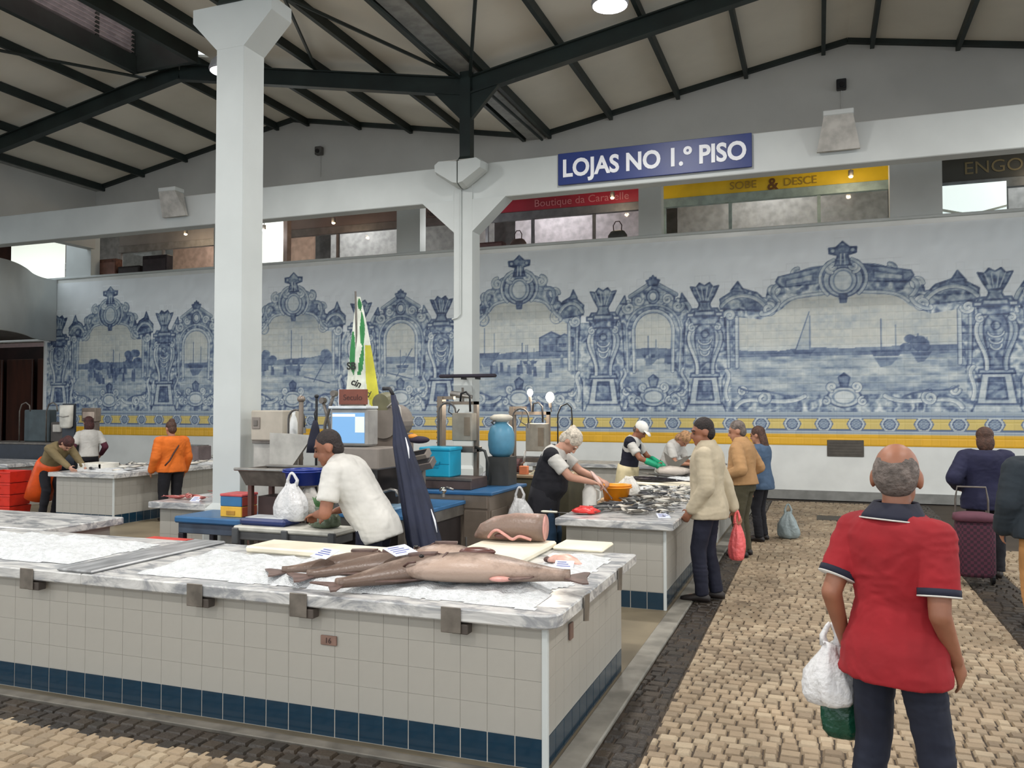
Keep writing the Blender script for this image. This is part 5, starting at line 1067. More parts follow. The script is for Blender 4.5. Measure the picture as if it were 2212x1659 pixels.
text_mesh('Seculo', .075, mat('brown_ink', (66, 30, 24), .5), 'lettering', t2, depth=.001, M=T3(0, -.0135, .075) @ FRONT)
p = at(845, 985, 7.9); t = thing('round_drum', 'grey round drum machine right of the scale', 'machine', (p.x, p.y, 0)); z = p.z; MB().cyl((0, -.16, z + .33), (0, .14, z + .33), .16, n=24).build('drum', GREYP, t); MB().bbox(-.17, .17, -.14, .14, z - .05, z + .22, .01).build('housing', mat('drum_house', (120, 108, 98), .5), t); MB().box(-.13, .13, -.1, .1, .881, z - .05).build('stand', mat('dark_stand', (62, 56, 54), .6), t); MB().tube([(.05, -.17, z + .46), (.12, -.17, z + .52), (.17, -.15, z + .46), (.18, -.12, z + .2)], .010, 6).build('hose', mat('hose_pale', (196, 192, 184), .5), t, True); MB().cyl((-.02, -.17, z + .5), (-.02, -.04, z + .52), .09, n=18).build('gauge', mat('gauge_olive', (120, 118, 92), .5), t)
for k, (u, v, lab, c) in enumerate(((905, 985, 'upper tilted grey card reader beside the folded parasol', GREYP), (915, 1003, 'lower tilted grey card reader beside the folded parasol', mat('reader_dark', (104, 96, 92), .5)))):
    p = at(u, v, 7.6 - .1 * k); t = thing('card_reader', lab, 'card reader', (p.x, p.y, 0)); z = p.z; M = T3(0, 0, z) @ Matrix.Rotation(-.2, 4, 'Y') @ Matrix.Rotation(.5, 4, 'X'); MB().box(-.10, .10, -.06, .06, -.03, .03, M=M).build('housing', c, t); MB().box(-.08, .08, -.04, .04, .03, .034, M=M).build('display', BLACK, t); MB().cyl((0, 0, .88), (0, 0, z - .02), .02, n=8).build('stem', STEELD, t)
t = thing('cloth_bundle', 'dark cloth bundle with an orange patch on the card reader stand', 'cloth', tuple(at(905, 950, 7.7))); MB().ell((0, 0, 0), (.11, .06, .035), 14, 8).build('cloth', mat('bundle_dark', (44, 34, 50), .8), t, True); MB().ell((-.06, -.01, .03), (.05, .04, .025), 12, 7).build('patch', mat('bundle_orange', (226, 150, 60), .7), t, True)
# folded navy parasol
def px_axis(pts): return [at(u, v, D) for u, v, D in pts]
ax = px_axis([(849, 853, 6.55), (858, 900, 6.5), (868, 960, 6.45), (886, 1030, 6.4), (902, 1100, 6.35), (914, 1160, 6.3), (925, 1215, 6.25), (945, 1330, 6.2)])
rr = [.018, .030, .062, .085, .105, .118, .108, .05]
base = ax[-1]; t = thing('folded_parasol', 'folded navy parasol leaning beside the vendor in the white polo', 'parasol', (base.x, base.y, 0)); O = V((base.x, base.y, 0)) if 'V' in globals() else Vector((base.x, base.y, 0))
R = []
for k, (p, r) in enumerate(zip(ax, rr)):
    R.append([p - O + Vector((r * (1 + .18 * math.cos(8 * a + k * .5)) * math.cos(a), r * (1 + .18 * math.cos(8 * a + k * .5)) * math.sin(a), 0)) for a in (2 * PI * j / 32 for j in range(32))])
MB().rings(R).build('canopy', mat('parasol_navy', (30, 36, 58), .7, bump=.3, bscale=9), t, True); MB().tube([ax[0] - O + Vector((0, 0, .0)), ax[0] - O + Vector((-.03, 0, .05)), ax[0] - O + Vector((-.09, 0, .05))], .016, 8).build('handle', BLACK, t, True)
MB().cyl(tuple(ax[-1] - O), (ax[-1].x - O.x + .03, ax[-1].y - O.y, 0), .02, n=8).build('pole', STEELD, t)
for (u0, v0), (u1, v1) in (((876, 945), (884, 990)), ((931, 1100), (944, 1150)), ((944, 1180), (948, 1205))): a, b_ = at(u0, v0, 6.30), at(u1, v1, 6.22); MB().tube([tuple(a - O), tuple((a + b_) / 2 - O + Vector((.006, 0, 0))), tuple(b_ - O)], [.003, .008, .003], 6).build('white_piping', SIGNW, t, True)
# club pennant
pb, pt = at(782, 905, 8.4), at(768, 640, 8.4); t = thing('pennant_flag', 'white and green club flag hanging in folds from a pole behind the name board', 'flag', (pb.x, pb.y, 0))
fm = [mat('flag_white', (226, 230, 216), .8), mat('flag_green', (58, 136, 78), .8), mat('flag_yellow', (206, 200, 70), .8)]; m = MB(); n, K = 96, 70; hgt = pt.z - pb.z; R = []
for k in range(K + 1):
    q = k / K; w = .020 + .19 * q ** .85; ring = []; ox = (pt.x - pb.x) * (1 - q) + .02 * q
    for j in range(n): a = 2 * PI * j / n; ring.append(Vector((ox + w * math.cos(a) * (1 + .08 * math.sin(5 * a + q * 3)), .40 * w * math.sin(a) * (1 + .30 * math.sin(7 * a + 2 * q)), pt.z - hgt * q)))
    R.append(ring)
m.rings(R, caps=False); mi = []
for k in range(K):
    for j in range(n):
        q = (k + .5) / K; c = math.cos(2 * PI * (j + .5) / n); fr_ = math.sin(2 * PI * (j + .5) / n) < .35; g = 0
        leaf = lambda q0, c0, hq, hc, tilt: ((q - q0) / hq) ** 2 + ((c - c0 - tilt * (q - q0)) / hc) ** 2 < 1
        if fr_ and (leaf(.46, -.62, .18, .24, .6) or leaf(.26, .55, .14, .34, -1.2) or leaf(.52, .22, .13, .15, -1.6) or leaf(.06, .5, .05, .5, 0)): g = 1
        if fr_ and q > .40 and c > .52 + 3.2 * (q - .66) ** 2: g = 2
        mi.append(g)
m.m = mi; m.build('cloth', fm, t, True); MB().cyl((0, 0, 0), (pt.x - pb.x, pt.y - pb.y, pt.z + .05), .010, n=8).build('pole', STEELD, t)
INK = mat('flag_ink', (40, 42, 40), .7)
text_mesh('SB', .10, INK, 'lettering', t, bold=.004, depth=.001, M=T3(-.075, -.088, pb.z + .53) @ FRONT); text_mesh('cin', .10, INK, 'lettering', t, bold=.003, depth=.001, M=T3(-.01, -.105, pb.z + .36) @ Matrix.Rotation(.35, 4, 'Y') @ FRONT, shear=.2); text_mesh('d', .10, INK, 'lettering', t, depth=.001, M=T3(.13, -.098, pb.z + .25) @ Matrix.Rotation(.5, 4, 'Y') @ FRONT)
# steel gantry scales behind the cyan crate
def gantry(label, u, v, D, wide, zb):
    p = at(u, v, D); t = thing('gantry_scale', label, 'scale', (p.x, p.y, 0)); z = p.z; k = D / FPX
    W = wide * k / 2; Ht = 112 * k
    MB().box(-W, -W + .06, -.05, .05, zb, z + Ht).build('column', WARMST, t)
    for j in range(9): MB().box(-W - .012, -W, -.04, .04, z + .05 + j * Ht / 10, z + .065 + j * Ht / 10).build('notch', mat('rust', (110, 72, 52), .7), t)
    MB().box(-W, W, -.03, .03, z + Ht * .84, z + Ht * .90).build('cross_bar', WARMST, t); MB().box(W - .04, W, -.03, .03, z + Ht * .1, z + Ht * .90).build('column', WARMST, t); MB().box(-W + .06, -W * .2, -.03, .03, z + Ht * .94, z + Ht).build('top_bar', WARMST, t)
    MB().bbox(-.0, W + .0, -.17, -.03, z + Ht * .15, z + Ht * .68, .008).build('meter_box', mat('meter_grey', (150, 144, 132), .45, .3), t); MB().box(W * .62, W * .9, -.175, -.17, z + Ht * .25, z + Ht * .6).build('meter_face', mat('meter_face', (120, 108, 92), .5), t)
    MB().tube([(W * .2, -.05, z + Ht * .9), (W * .25, -.06, z + Ht * 1.05), (W * .5, -.06, z + Ht * 1.08), (W * .7, -.06, z + Ht), (W * .72, -.06, z + Ht * .7)], .012, 8).build('cable', BLACK, t, True); MB().tube([(-W * .3, -.06, z + Ht * .9), (-W * .35, -.08, z + Ht * .7), (0, -.09, z + Ht * .62), (W * .2, -.08, z + Ht * .75)], .007, 6).build('cable', BLACK, t, True)
    MB().bbox(-W, W, -.12, .12, z - .04, z + .02, .006).build('platform', STEELD, t); MB().box(W - .04, W, -.03, .03, zb, z + Ht * .1).build('column', WARMST, t)
    MB().tube([(W, -.08, z + .02), (W + .12, -.1, z - .02), (W + .16, -.1, z - .15), (W + .14, -.08, z - .32), (W + .04, -.05, z - .36)], .016, 8).build('hose', mat('hose_black', (50, 52, 50), .5), t, True)
    return t, p
gantry('steel gantry scale with a grey meter box above the cyan crate', 990, 968, 9.0, 92, .966)
g2, gp_ = gantry('steel gantry scale with two lit bulbs behind the white haired vendor', 1145, 990, 10.4, 90, 1.001)
for u, v, r, warm, lab in ((1145, 848, .045, 0, 'oval white bulb on the far gantry scale'), (1188, 858, .065, 1, 'glaring warm bulb on the far gantry scale')):
    p = at(u, v, 10.3); t = thing('light_bulb', lab, 'bulb', (p.x, p.y, p.z)); MB().ell((0, 0, 0), (r * .8, r * .8, r), 14, 9).build('bulb', emit('bulb_%d' % warm, (255, 236, 214) if warm else (255, 252, 248), 16 if warm else 8), t, True)
    MB().cyl((0, .0, -r), (0, .02, -r - .06), .02, n=10).build('socket', STEELD, t); zz = gp_.z + 112 * 10.4 / FPX * .9; MB().cyl((0, .02, -r - .05), (0, .06, min(-r - .08, zz - p.z)), .008, n=6).build('stem', STEELD, t)
    l = bpy.data.lights.new('bulb_light', 'POINT'); l.energy = 14 if warm else 6; l.color = (1, .86, .68); l.shadow_soft_size = .06; link('bulb_light', l, t, (0, -.12, 0))
p = at(1205, 985, 10.0); t = thing('hook_stand', 'thin black hooked stand right of the lit bulbs', 'stand', (p.x, p.y, 0)); z = p.z; MB().tube([(0, 0, 1.001), (0, 0, z + .50), (.04, 0, z + .60), (.12, 0, z + .63), (.17, 0, z + .58), (.18, 0, z + .45), (.18, 0, z + .2)], .009, 6).build('rod', BLACK, t, True); MB().cyl((0, 0, z + .04), (0, 0, z + .12), .03, n=10).build('clamp', BLACK, t); MB().cyl((0, 0, 1.001), (0, 0, 1.02), .10, n=16).build('foot', STEELD, t)
# papers counter behind
t = thing('packing_counter', 'packing counter with papers left of the white haired vendor', 'counter', (-3.15, 9.3, 0)); MB().bbox(-.50, .42, 0, .75, .96, 1.0, .008).build('top', mat('worn_wood', (150, 128, 100), .6, var=.15, scale=4), t); MB().box(-.48, .40, .03, .72, 0, .96).build('cabinet', mat('olive_cab', (74, 70, 52), .6), t)
for k in range(5): MB().bbox(-.1 + .02 * k, .36 - .03 * k, .05, .40, 1.0 + .012 * k, 1.012 + .012 * k, .002).build('paper', mat('paper_%d' % (k % 2), ((206, 204, 190), (186, 180, 150))[k % 2], .8), t)
MB().bbox(-.22, -.12, .05, .12, 1.0, 1.10, .004).build('carton', mat('carton_orange', (206, 120, 80), .7), t)
p = at(1105, 1003, 10.1); t = thing('pump_unit', 'dark maroon pump with pipes beside the gas bottle', 'machine', (p.x, p.y, 1.0)); MB().cyl((-.10, 0, .09), (.12, 0, .09), .09, n=18).build('motor', mat('maroon_motor', (72, 40, 42), .5), t); MB().box(-.12, .12, -.08, .08, 0, .02).build('base', STEELD, t); MB().tube([(.1, -.05, .1), (.18, -.06, .14), (.2, -.06, .28)], .014, 8).build('pipe', STEEL, t, True); MB().tube([(-.1, -.08, .1), (-.14, -.1, .2), (-.08, -.1, .3)], .012, 8).build('pipe', STEEL, t, True)
p = at(1010, 812, 14.2); t = thing('dark_lamp_bar', 'long thin black bar fixed across the far column', 'shelf', (p.x, p.y, p.z)); MB().bbox(-.52, .52, -.06, .06, -.03, .03, .02).build('bar', mat('bar_black', (34, 28, 44), .5), t)
for x in (-.1, .16): MB().box(x - .015, x + .015, -.02, .16, -.06, -.02).build('bracket', BLACK, t)
p = at(1000, 850, 14.15); t = thing('pipe_fitting', 'grey pipe fitting on the far column under the black bar', 'fitting', (p.x, p.y, p.z)); MB().cyl((-.22, 0, .0), (-.02, .0, -.03), .05, .06, 14).build('pipe', STEEL, t); MB().cyl((0, 0, -.04), (.17, 0, -.06), .035, n=12).build('spout', STEEL, t); MB().cyl((-.005, 0, .1), (.005, 0, -.14), .02, n=10).build('lever', STEELD, t); MB().cyl((-.1, 0, 0), (-.1, .25, 0), .015, n=8).build('arm', STEELD, t)
# left side: crates, counters, papers
for k in range(4):
    t = thing('red_crate', ['lowest of the stacked red crates at the far left', 'second red crate from the floor at the far left', 'third red crate from the floor at the far left', 'topmost red crate of the stack at the far left'][k], 'crate', (-12.66, 10.05, k * .19), .1, 'stacked red crates'); MB().add([(-.27, -.2, 0), (.27, -.2, 0), (.27, .2, 0), (-.27, .2, 0), (-.29, -.22, .18), (.29, -.22, .18), (.29, .22, .18), (-.29, .22, .18)], [(0, 3, 2, 1), (0, 1, 5, 4), (1, 2, 6, 5), (2, 3, 7, 6), (3, 0, 4, 7)]).build('body', mat('crate_red', (206, 44, 26), .5), t); MB().bbox(-.30, .30, -.23, -.215, .155, .185, .004).build('rim', mat('crate_red', (206, 44, 26)), t); MB().box(-.09, .09, -.226, -.215, .09, .12).build('grip', mat('crate_shadow', (140, 26, 18), .6), t)
for k in range(3):
    t = thing('red_tub', ['lowest red tub behind the near stall', 'middle red tub behind the near stall', 'top red tub showing just over the near stall'][k], 'crate', (-5.62, 6.02, k * .2), 0, 'red tubs behind the near stall'); MB().add([(-.2, -.12, 0), (.2, -.12, 0), (.2, .12, 0), (-.2, .12, 0), (-.23, -.14, .195), (.23, -.14, .195), (.23, .14, .195), (-.23, .14, .195)], [(0, 3, 2, 1), (0, 1, 5, 4), (1, 2, 6, 5), (2, 3, 7, 6), (3, 0, 4, 7), (4, 5, 6, 7)]).build('body', mat('tub_red', (214, 60, 44), .5), t); MB().bbox(-.235, .235, -.145, -.13, .17, .198, .004).build('rim', mat('tub_red', (214, 60, 44)), t)
p = at(60, 1000, 16.5); t = thing('dark_counter', 'dark vendor counter with taps at the far left', 'counter', (p.x - .3, p.y + .45, 0)); MB().bbox(-1.3, 1.1, -.3, .4, 0, 1.05, .01).build('body', mat('dark_counter', (38, 44, 54), .5), t); MB().bbox(-1.3, 1.1, -.3, .4, 1.05, 1.09, .008).build('top', STEELD, t)
for x in (-.5, .25): MB().tube([(x, 0, 1.09), (x, 0, 1.72), (x + .06, 0, 1.86), (x + .18, 0, 1.90), (x + .28, 0, 1.84), (x + .30, 0, 1.72)], .014, 7).build('tap', STEELD, t, True)
MB().bbox(-.5, .2, .1, .3, 1.09, 1.75, .02).build('splash_panel', mat('slate_panel', (60, 72, 76), .5), t); MB().bbox(.3, .75, .05, .3, 1.09, 1.5, .02).build('machine_box', mat('dark_machine', (70, 64, 60), .6), t); MB().bbox(.42, .62, .0, .05, 1.3, 1.45, .006).build('notice', mat('notice_white', (176, 172, 164), .7), t)
p = at(143, 925, 16.2); t = thing('paper_sack', 'white paper sack hanging at the far left', 'sack', (p.x, p.y, p.z)); MB().loft([((0, 0, 0), (1, 0, 0), (0, 1, 0), .10, .05), ((0, 0, .04), (1, 0, 0), (0, 1, 0), .14, .07), ((0, 0, .25), (1, 0, 0), (0, 1, 0), .145, .075), ((0, 0, .45), (1, 0, 0), (0, 1, 0), .16, .06)], 18, p=.7).build('sack', mat('sack_white', (206, 204, 194), .8), t, True); MB().tube([(-.14, -.07, .24), (0, -.085, .22), (.14, -.07, .24)], .008, 6).build('fold', mat('fold_grey', (140, 136, 130), .8), t, True)
MB().box(-.16, .16, .05, .08, -p.z, .48).build('back_panel', mat('dark_counter', (38, 44, 54)), t)
p = at(195, 905, 16.5); t = thing('notice_box', 'small pale notice box left of the mural base', 'box', (p.x, p.y, 0)); MB().bbox(-.18, .18, -.05, .10, p.z - .05, p.z + .22, .01).build('housing', mat('box_taupe', (130, 118, 106), .6), t); MB().bbox(-.14, .16, -.06, -.05, p.z + .02, p.z + .14, .003).build('notice', mat('notice_pink', (206, 190, 176), .7), t); MB().box(-.16, .16, 0, .08, 0, p.z - .05).build('stand', mat('stand_taupe', (110, 100, 92), .6), t)
t = thing('weigh_plate', 'grey box on the far left stall behind the heaped fish', 'box', (-11.0, 12.45, .786)); MB().bbox(-.34, .34, -.18, .18, 0, .30, .012).build('housing', mat('box_greybrown', (104, 92, 92), .6), t); MB().bbox(-.30, .30, -.16, .16, .30, .315, .004).build('plate', STEEL, t)
t = thing('white_tray', 'white polystyrene tray of fish at the corner of the far left stall', 'tray', (-11.0, 10.35, .80)); MB().bbox(-.24, .24, -.20, .22, 0, .03, .01).build('base', mat('poly_white', (226, 224, 214), .7), t)
for a in ((-.24, -.21, -.20, .22), (.21, .24, -.20, .22), (-.24, .24, -.20, -.17), (-.24, .24, .19, .22)): MB().bbox(*a, .02, .10, .008).build('wall', mat('poly_white', (226, 224, 214)), t)

# goose-neck taps and a hanging apron among the machines
for u, v, D, r, lab, zb in ((838, 880, 7.85, .11, 'goose neck hose arching over the round drum', .881), (966, 890, 8.9, .10, 'goose neck hose left of the near gantry scale', .966), (1125, 900, 10.2, .10, 'goose neck hose on the far gantry scale', 1.001), (640, 905, 8.1, .09, 'goose neck tap behind the sink', 0)):
    p = at(u, v, D); t = thing('gooseneck_hose', lab, 'hose', (p.x, p.y, zb)); h_ = p.z - zb
    MB().tube([(-r, 0, 0), (-r, 0, h_)] + [(r * math.cos(PI - PI * k / 8), 0, h_ + r * math.sin(PI * k / 8)) for k in range(1, 9)] + [(r, 0, h_ - .08)], .011, 7).build('hose', mat('hose_grey', (84, 82, 80), .5), t, True); MB().cyl((r, 0, h_ - .08), (r, 0, h_ - .14), .018, n=10).build('nozzle', STEEL, t); MB().cyl((-r, 0, 0), (-r, 0, .02), .03, n=10).build('base', STEELD, t)
p = at(681, 978, 7.7); t = thing('hanging_apron', 'dark navy apron hanging on the black rod behind the vendor head', 'apron', (p.x, p.y, p.z))
MB().loft([((0, -.02, 0), (1, 0, 0), (0, 1, 0), .085, .02), ((.0, -.02, .10), (1, 0, 0), (0, 1, 0), .07, .025), ((.01, -.02, .22), (1, 0, 0), (0, 1, 0), .045, .025), ((.012, -.02, .30), (1, 0, 0), (0, 1, 0), .02, .02)], 16).build('cloth', mat('apron_navy', (26, 28, 48), .8), t, True); MB().tube([(.012, -.02, .29), (.0, -.02, .36), (.02, -.01, .42)], .006, 6).build('strap', BLACK, t, True)
for k, (u, v, D, a, lab) in enumerate(((702, 885, 8.2, .5, 'bent steel arm leaning left of the name board'), (715, 900, 8.25, -.45, 'second bent steel arm crossing behind the vendor head'))):
    p = at(u, v, D); t = thing('bent_stand', lab, 'stand', (p.x, p.y, 0)); MB().tube([(0, 0, 0), (0, 0, p.z - .15), (.10 * math.sin(a), 0, p.z), (.22 * math.sin(a), 0, p.z + .16)], .016, 8).build('arm', STEELD, t, True); MB().cyl((.22 * math.sin(a), -.03, p.z + .16), (.22 * math.sin(a), .03, p.z + .16), .03, n=12).build('joint', STEELD, t); MB().cyl((0, 0, 0), (0, 0, .02), .1, n=14).build('foot', STEELD, t)
# ================================================================== people
TMP = bpy.data.scenes.new('tmp_remesh')
def remesh(mb, voxel, smooth=6, name='m', mats=None, wr=None):
    wr = wr if wr is not None else (.011 if any(k in name for k in ('shirt', 'jacket', 'jumper', 'trousers', 'jeans', 'top', 'vest', 'polo')) else 0)
    me = bpy.data.meshes.new(name); me.from_pydata(mb.v, [], mb.f); fix_normals(me)
    o = bpy.data.objects.new(name, me); TMP.collection.objects.link(o)
    r = o.modifiers.new('r', 'REMESH'); r.mode = 'VOXEL'; r.voxel_size = voxel; r.use_smooth_shade = True
    s = o.modifiers.new('s', 'SMOOTH'); s.factor = .5; s.iterations = smooth
    with bpy.context.temp_override(scene=TMP, view_layer=TMP.view_layers[0]):
        dg = bpy.context.evaluated_depsgraph_get(); dg.update()
    out = bpy.data.meshes.new_from_object(o.evaluated_get(dg)); out.name = name
    bpy.data.objects.remove(o); bpy.data.meshes.remove(me)
    if wr:
        nv = len(out.vertices); co = np.empty(nv * 3, np.float32); no = np.empty(nv * 3, np.float32); out.vertices.foreach_get('co', co); out.vertices.foreach_get('normal', no); co = co.reshape(-1, 3); no = no.reshape(-1, 3)
        a = co[:, 0] * 9 + co[:, 1] * 4 + 20; b_ = co[:, 2] * 15 + 3 * vnoise(co[:, 0] * 6 + 40, co[:, 2] * 5 + 40, 5)
        w = np.abs(fbm(a, b_, 8, 3) * 2 - .95); w2 = fbm(co[:, 1] * 13 + co[:, 0] * 5 + 60, co[:, 2] * 11 + 60, 18, 2) - .4
        out.vertices.foreach_set('co', (co + no * ((.35 - w) * wr + w2 * wr * .8)[:, None]).ravel()); out.update()
    out.materials.clear()
    for m in (mats if isinstance(mats, (list, tuple)) else [mats]): out.materials.append(m)
    out.polygons.foreach_set('use_smooth', [True] * len(out.polygons)); return out
def cloth(name, col, rough=.85, bump=.55, bscale=7, var=.07): return mat('cloth_' + name, col, rough, var=var, scale=5, bump=bump, bscale=bscale)
SKIN = mat('skin_warm', (174, 124, 98), .5, var=.06, scale=9, sub=.0); SKIN_T = mat('skin_tan', (146, 96, 72), .5, var=.06, scale=9); SKIN_P = mat('skin_pale', (188, 142, 120), .5, var=.06, scale=9)
V = Vector
def ik(a, b, l1, l2, pole):
    d = b - a; L = min(d.length, (l1 + l2) * .999); d = d.normalized(); b = a + d * L
    c = (l1 * l1 + L * L - l2 * l2) / (2 * l1 * L); c = max(-1, min(1, c)); s = math.sqrt(max(0, 1 - c * c))
    p = (pole - d * pole.dot(d)).normalized(); return a + d * (l1 * c) + p * (l1 * s), b
def person(label, loc, yaw, h=1.70, b=1.0, lean=0.0, hip=(0, 0), hipz=None, head=(0, 0), hands=((-.24, .05, .72), (.24, .05, .72)), poles=None, feet=((-.11, 0), (.11, .02)),
           skin=SKIN, top=('shirt', None, 'short', .0), bottom=None, hair=None, shoes=None, voxel=.011, curl=(.5, .5), palm=None, belly=0.0, extra=None, group=None, cap=None, hunch=0.0, hs=1.06):
    """local frame: x right, y forward, z up; lengths for a 1.72 m figure, scaled"""
    s = h / 1.72; t = thing('person', label, 'person', (loc[0], loc[1], loc[2] if len(loc) > 2 else 0), yaw, group)
    HZ = (hipz if hipz else .93) * s; hc = V((hip[0], hip[1], HZ))
    def spine(l):
        n = 8; p = V(hc)
        if l <= 0: a = lean * .5; return p + V((0, math.sin(a), math.cos(a))) * l * s, a
        a = lean
        for k in range(n):
            q = (k + .5) / n * l; a = lean * (.72 + .5 * q / .55) + hunch * max(0, q - .25) / .3; p = p + V((0, math.sin(a), math.cos(a))) * (l * s / n)
        return p, a
    def sp(l, fw=0.0, x=0.0):
        p, a = spine(l); return p + V((x, 0, 0)) + V((0, math.cos(a), -math.sin(a))) * fw
    def sec(l, rx, ry, fw=0.0):
        p, a = spine(l); u = V((1, 0, 0)); v = V((0, math.cos(a), -math.sin(a))); return (p + v * fw * s, u, v, rx * s * b, ry * s * (b * .5 + .5))
    def torso(g, l0=-.12, l1=.52, flare=0.0):
        rows = [(-.16, .165, .115, 0), (-.10, .172, .122, 0), (-.03, .170, .122, .0), (.05, .158, .115 + belly * .5, .008 + belly * .5), (.14, .155, .112 + belly, .012 + belly), (.24, .162, .114 + belly * .4, .008 + belly * .3), (.33, .176, .118, 0), (.40, .182, .112, -.006), (.45, .168, .098, -.010), (.485, .125, .080, -.008), (.51, .078, .066, -.004)]
        out = []
        for l, rx, ry, fw in rows:
            if l < l0 - .02 or l > l1 + .001: continue
            k = flare * max(0, (.10 - l)) ; out.append(sec(l, rx + g + k, ry + g + k, fw))
        return out
    # arms
    SH = [sp(.425, -.01, sx * .175 * s * b) for sx in (-1, 1)]
    WR, EL = [], []
    for i in (0, 1):
        pole = V(poles[i]) if poles else V(((-1, 1)[i] * .5, -1, -.3))
        e, w = ik(SH[i], V(hands[i]), .295 * s, .255 * s, pole); EL.append(e); WR.append(w)
    # head
    nb, na = spine(.49); hp, hy = head; ha = na + hp
    Rm = Matrix.Rotation(hy, 3, 'Z') @ Matrix.Rotation(-ha, 3, 'X')
    n0 = sp(.47); hcn = sp(.53) + Rm @ V((0, .015, .110 * hs)) * s
    B = s; H = lambda x, y, z: hcn + Rm @ (V((x, y, z)) * s * hs)
    # legs
    HJ = [hc + V((sx * .088 * s * b, 0, -.03 * s)) for sx in (-1, 1)]; AN = [V((f[0], f[1], (f[2] if len(f) > 2 else 0) + .085 * s)) for f in feet]; KN = []
    for i in (0, 1):
        k, a = ik(HJ[i], AN[i], .412 * s, .412 * s, V(((-1, 1)[i] * .12, 1, 0))); KN.append(k); AN[i] = a
    # --- body
    m = MB()
    m.loft(torso(-.022), 16); m.cone(n0, hcn + Rm @ V((0, -.01, -.06)) * s, .060 * s, .054 * s)
    m.ell(hcn + Rm @ V((0, -.010, .022)) * s * hs, (.076 * s * hs, .094 * s * hs, .094 * s * hs), 16, 10, Rm); m.ell(hcn + Rm @ V((0, .028, -.052)) * s * hs, (.058 * s * hs, .062 * s * hs, .066 * s * hs), 14, 9, Rm)
    m.ell(H(0, .068, -.098), (.026 * s * hs, .022 * s * hs, .022 * s * hs), 10, 6, Rm); m.cone(H(0, .086, .010), H(0, .104, -.032), .010 * s * hs, .016 * s * hs, 8)
    m.ell(H(0, .080, .026), (.050 * s * hs, .014 * s * hs, .012 * s * hs), 10, 6, Rm); m.ell(H(0, .082, -.066), (.026 * s * hs, .012 * s * hs, .010 * s * hs), 10, 6, Rm)
    for sx in (-1, 1): m.ell(H(sx * .078, -.012, -.012), (.012 * s * hs, .022 * s * hs, .034 * s * hs), 10, 7, Rm)
    for i in (0, 1):
        m.cone(SH[i], EL[i], .050 * s * b, .041 * s * b); m.cone(EL[i], WR[i], .042 * s * b, .027 * s)
        d = (WR[i] - EL[i]).normalized(); sx = (-1, 1)[i]
        pn = V(palm[i]) if palm else V((-sx, 0, 0)); pn = (pn - d * pn.dot(d)).normalized(); sd = d.cross(pn).normalized()
        # fingers fan along sd; the palm faces pn
        pc = WR[i] + d * .048 * s
        m.loft([(WR[i] - d * .01, sd, pn, .026 * s, .020 * s), (WR[i] + d * .03 * s, sd, pn, .036 * s, .016 * s), (WR[i] + d * .075 * s, sd, pn, .041 * s, .014 * s), (WR[i] + d * .095 * s, sd, pn, .036 * s, .011 * s)], 12)
        cu = curl[i]
        for k, (o, ln) in enumerate(((-.031, .070), (-.010, .080), (.011, .076), (.031, .060))):
            p0 = WR[i] + d * .088 * s + sd * o * s * 1.08; a1, a2 = cu * .7, cu * 1.7
            p1 = p0 + (d * math.cos(a1) + pn * math.sin(a1)) * ln * .52 * s; p2 = p1 + (d * math.cos(a2) + pn * math.sin(a2)) * ln * .55 * s
            m.cone(p0, p1, .0092 * s, .0088 * s, 8, 2); m.cone(p1, p2, .0088 * s, .0078 * s, 8, 2)
        th = 1 if d.cross(pn).dot(V((0, 1, 0))) >= 0 else -1
        q0 = WR[i] + d * .025 * s + sd * th * .028 * s; q1 = q0 + (d * .55 + sd * th * .65 + pn * .3).normalized() * .042 * s; q2 = q1 + (d * .85 + sd * th * .2 + pn * (.3 + cu * .5)).normalized() * .034 * s
        m.cone(q0, q1, .0115 * s, .0102 * s, 8, 2); m.cone(q1, q2, .0102 * s, .0088 * s, 8, 2)
        m.cone(HJ[i], KN[i], .072 * s * b, .050 * s); m.cone(KN[i], AN[i], .050 * s, .036 * s); m.cone(AN[i] + V((0, 0, -.03 * s)), AN[i] + V((0, .12, -.05)) * s, .034 * s, .03 * s)
    body = link('body', remesh(m, voxel, 3, 'body', skin), t)
    for sx in (-1, 1):
        e = MB().ell(H(sx * .031, .084, -.004), (.012 * s, .007 * s, .007 * s), 8, 6, Rm).build('eye', mat('eye_dark', (44, 32, 28), .2), t, True)
        MB().tube([H(sx * .014, .090, .020), H(sx * .034, .088, .026), H(sx * .052, .074, .020)], .005 * s, 5).build('eyebrow', hair[0] if hair else BLACK, t, True)
    MB().tube([H(-.020, .088, -.066), H(0, .094, -.064), H(.020, .088, -.066)], .0045 * s, 6).build('mouth', mat('lips', (150, 86, 76), .5), t, True)
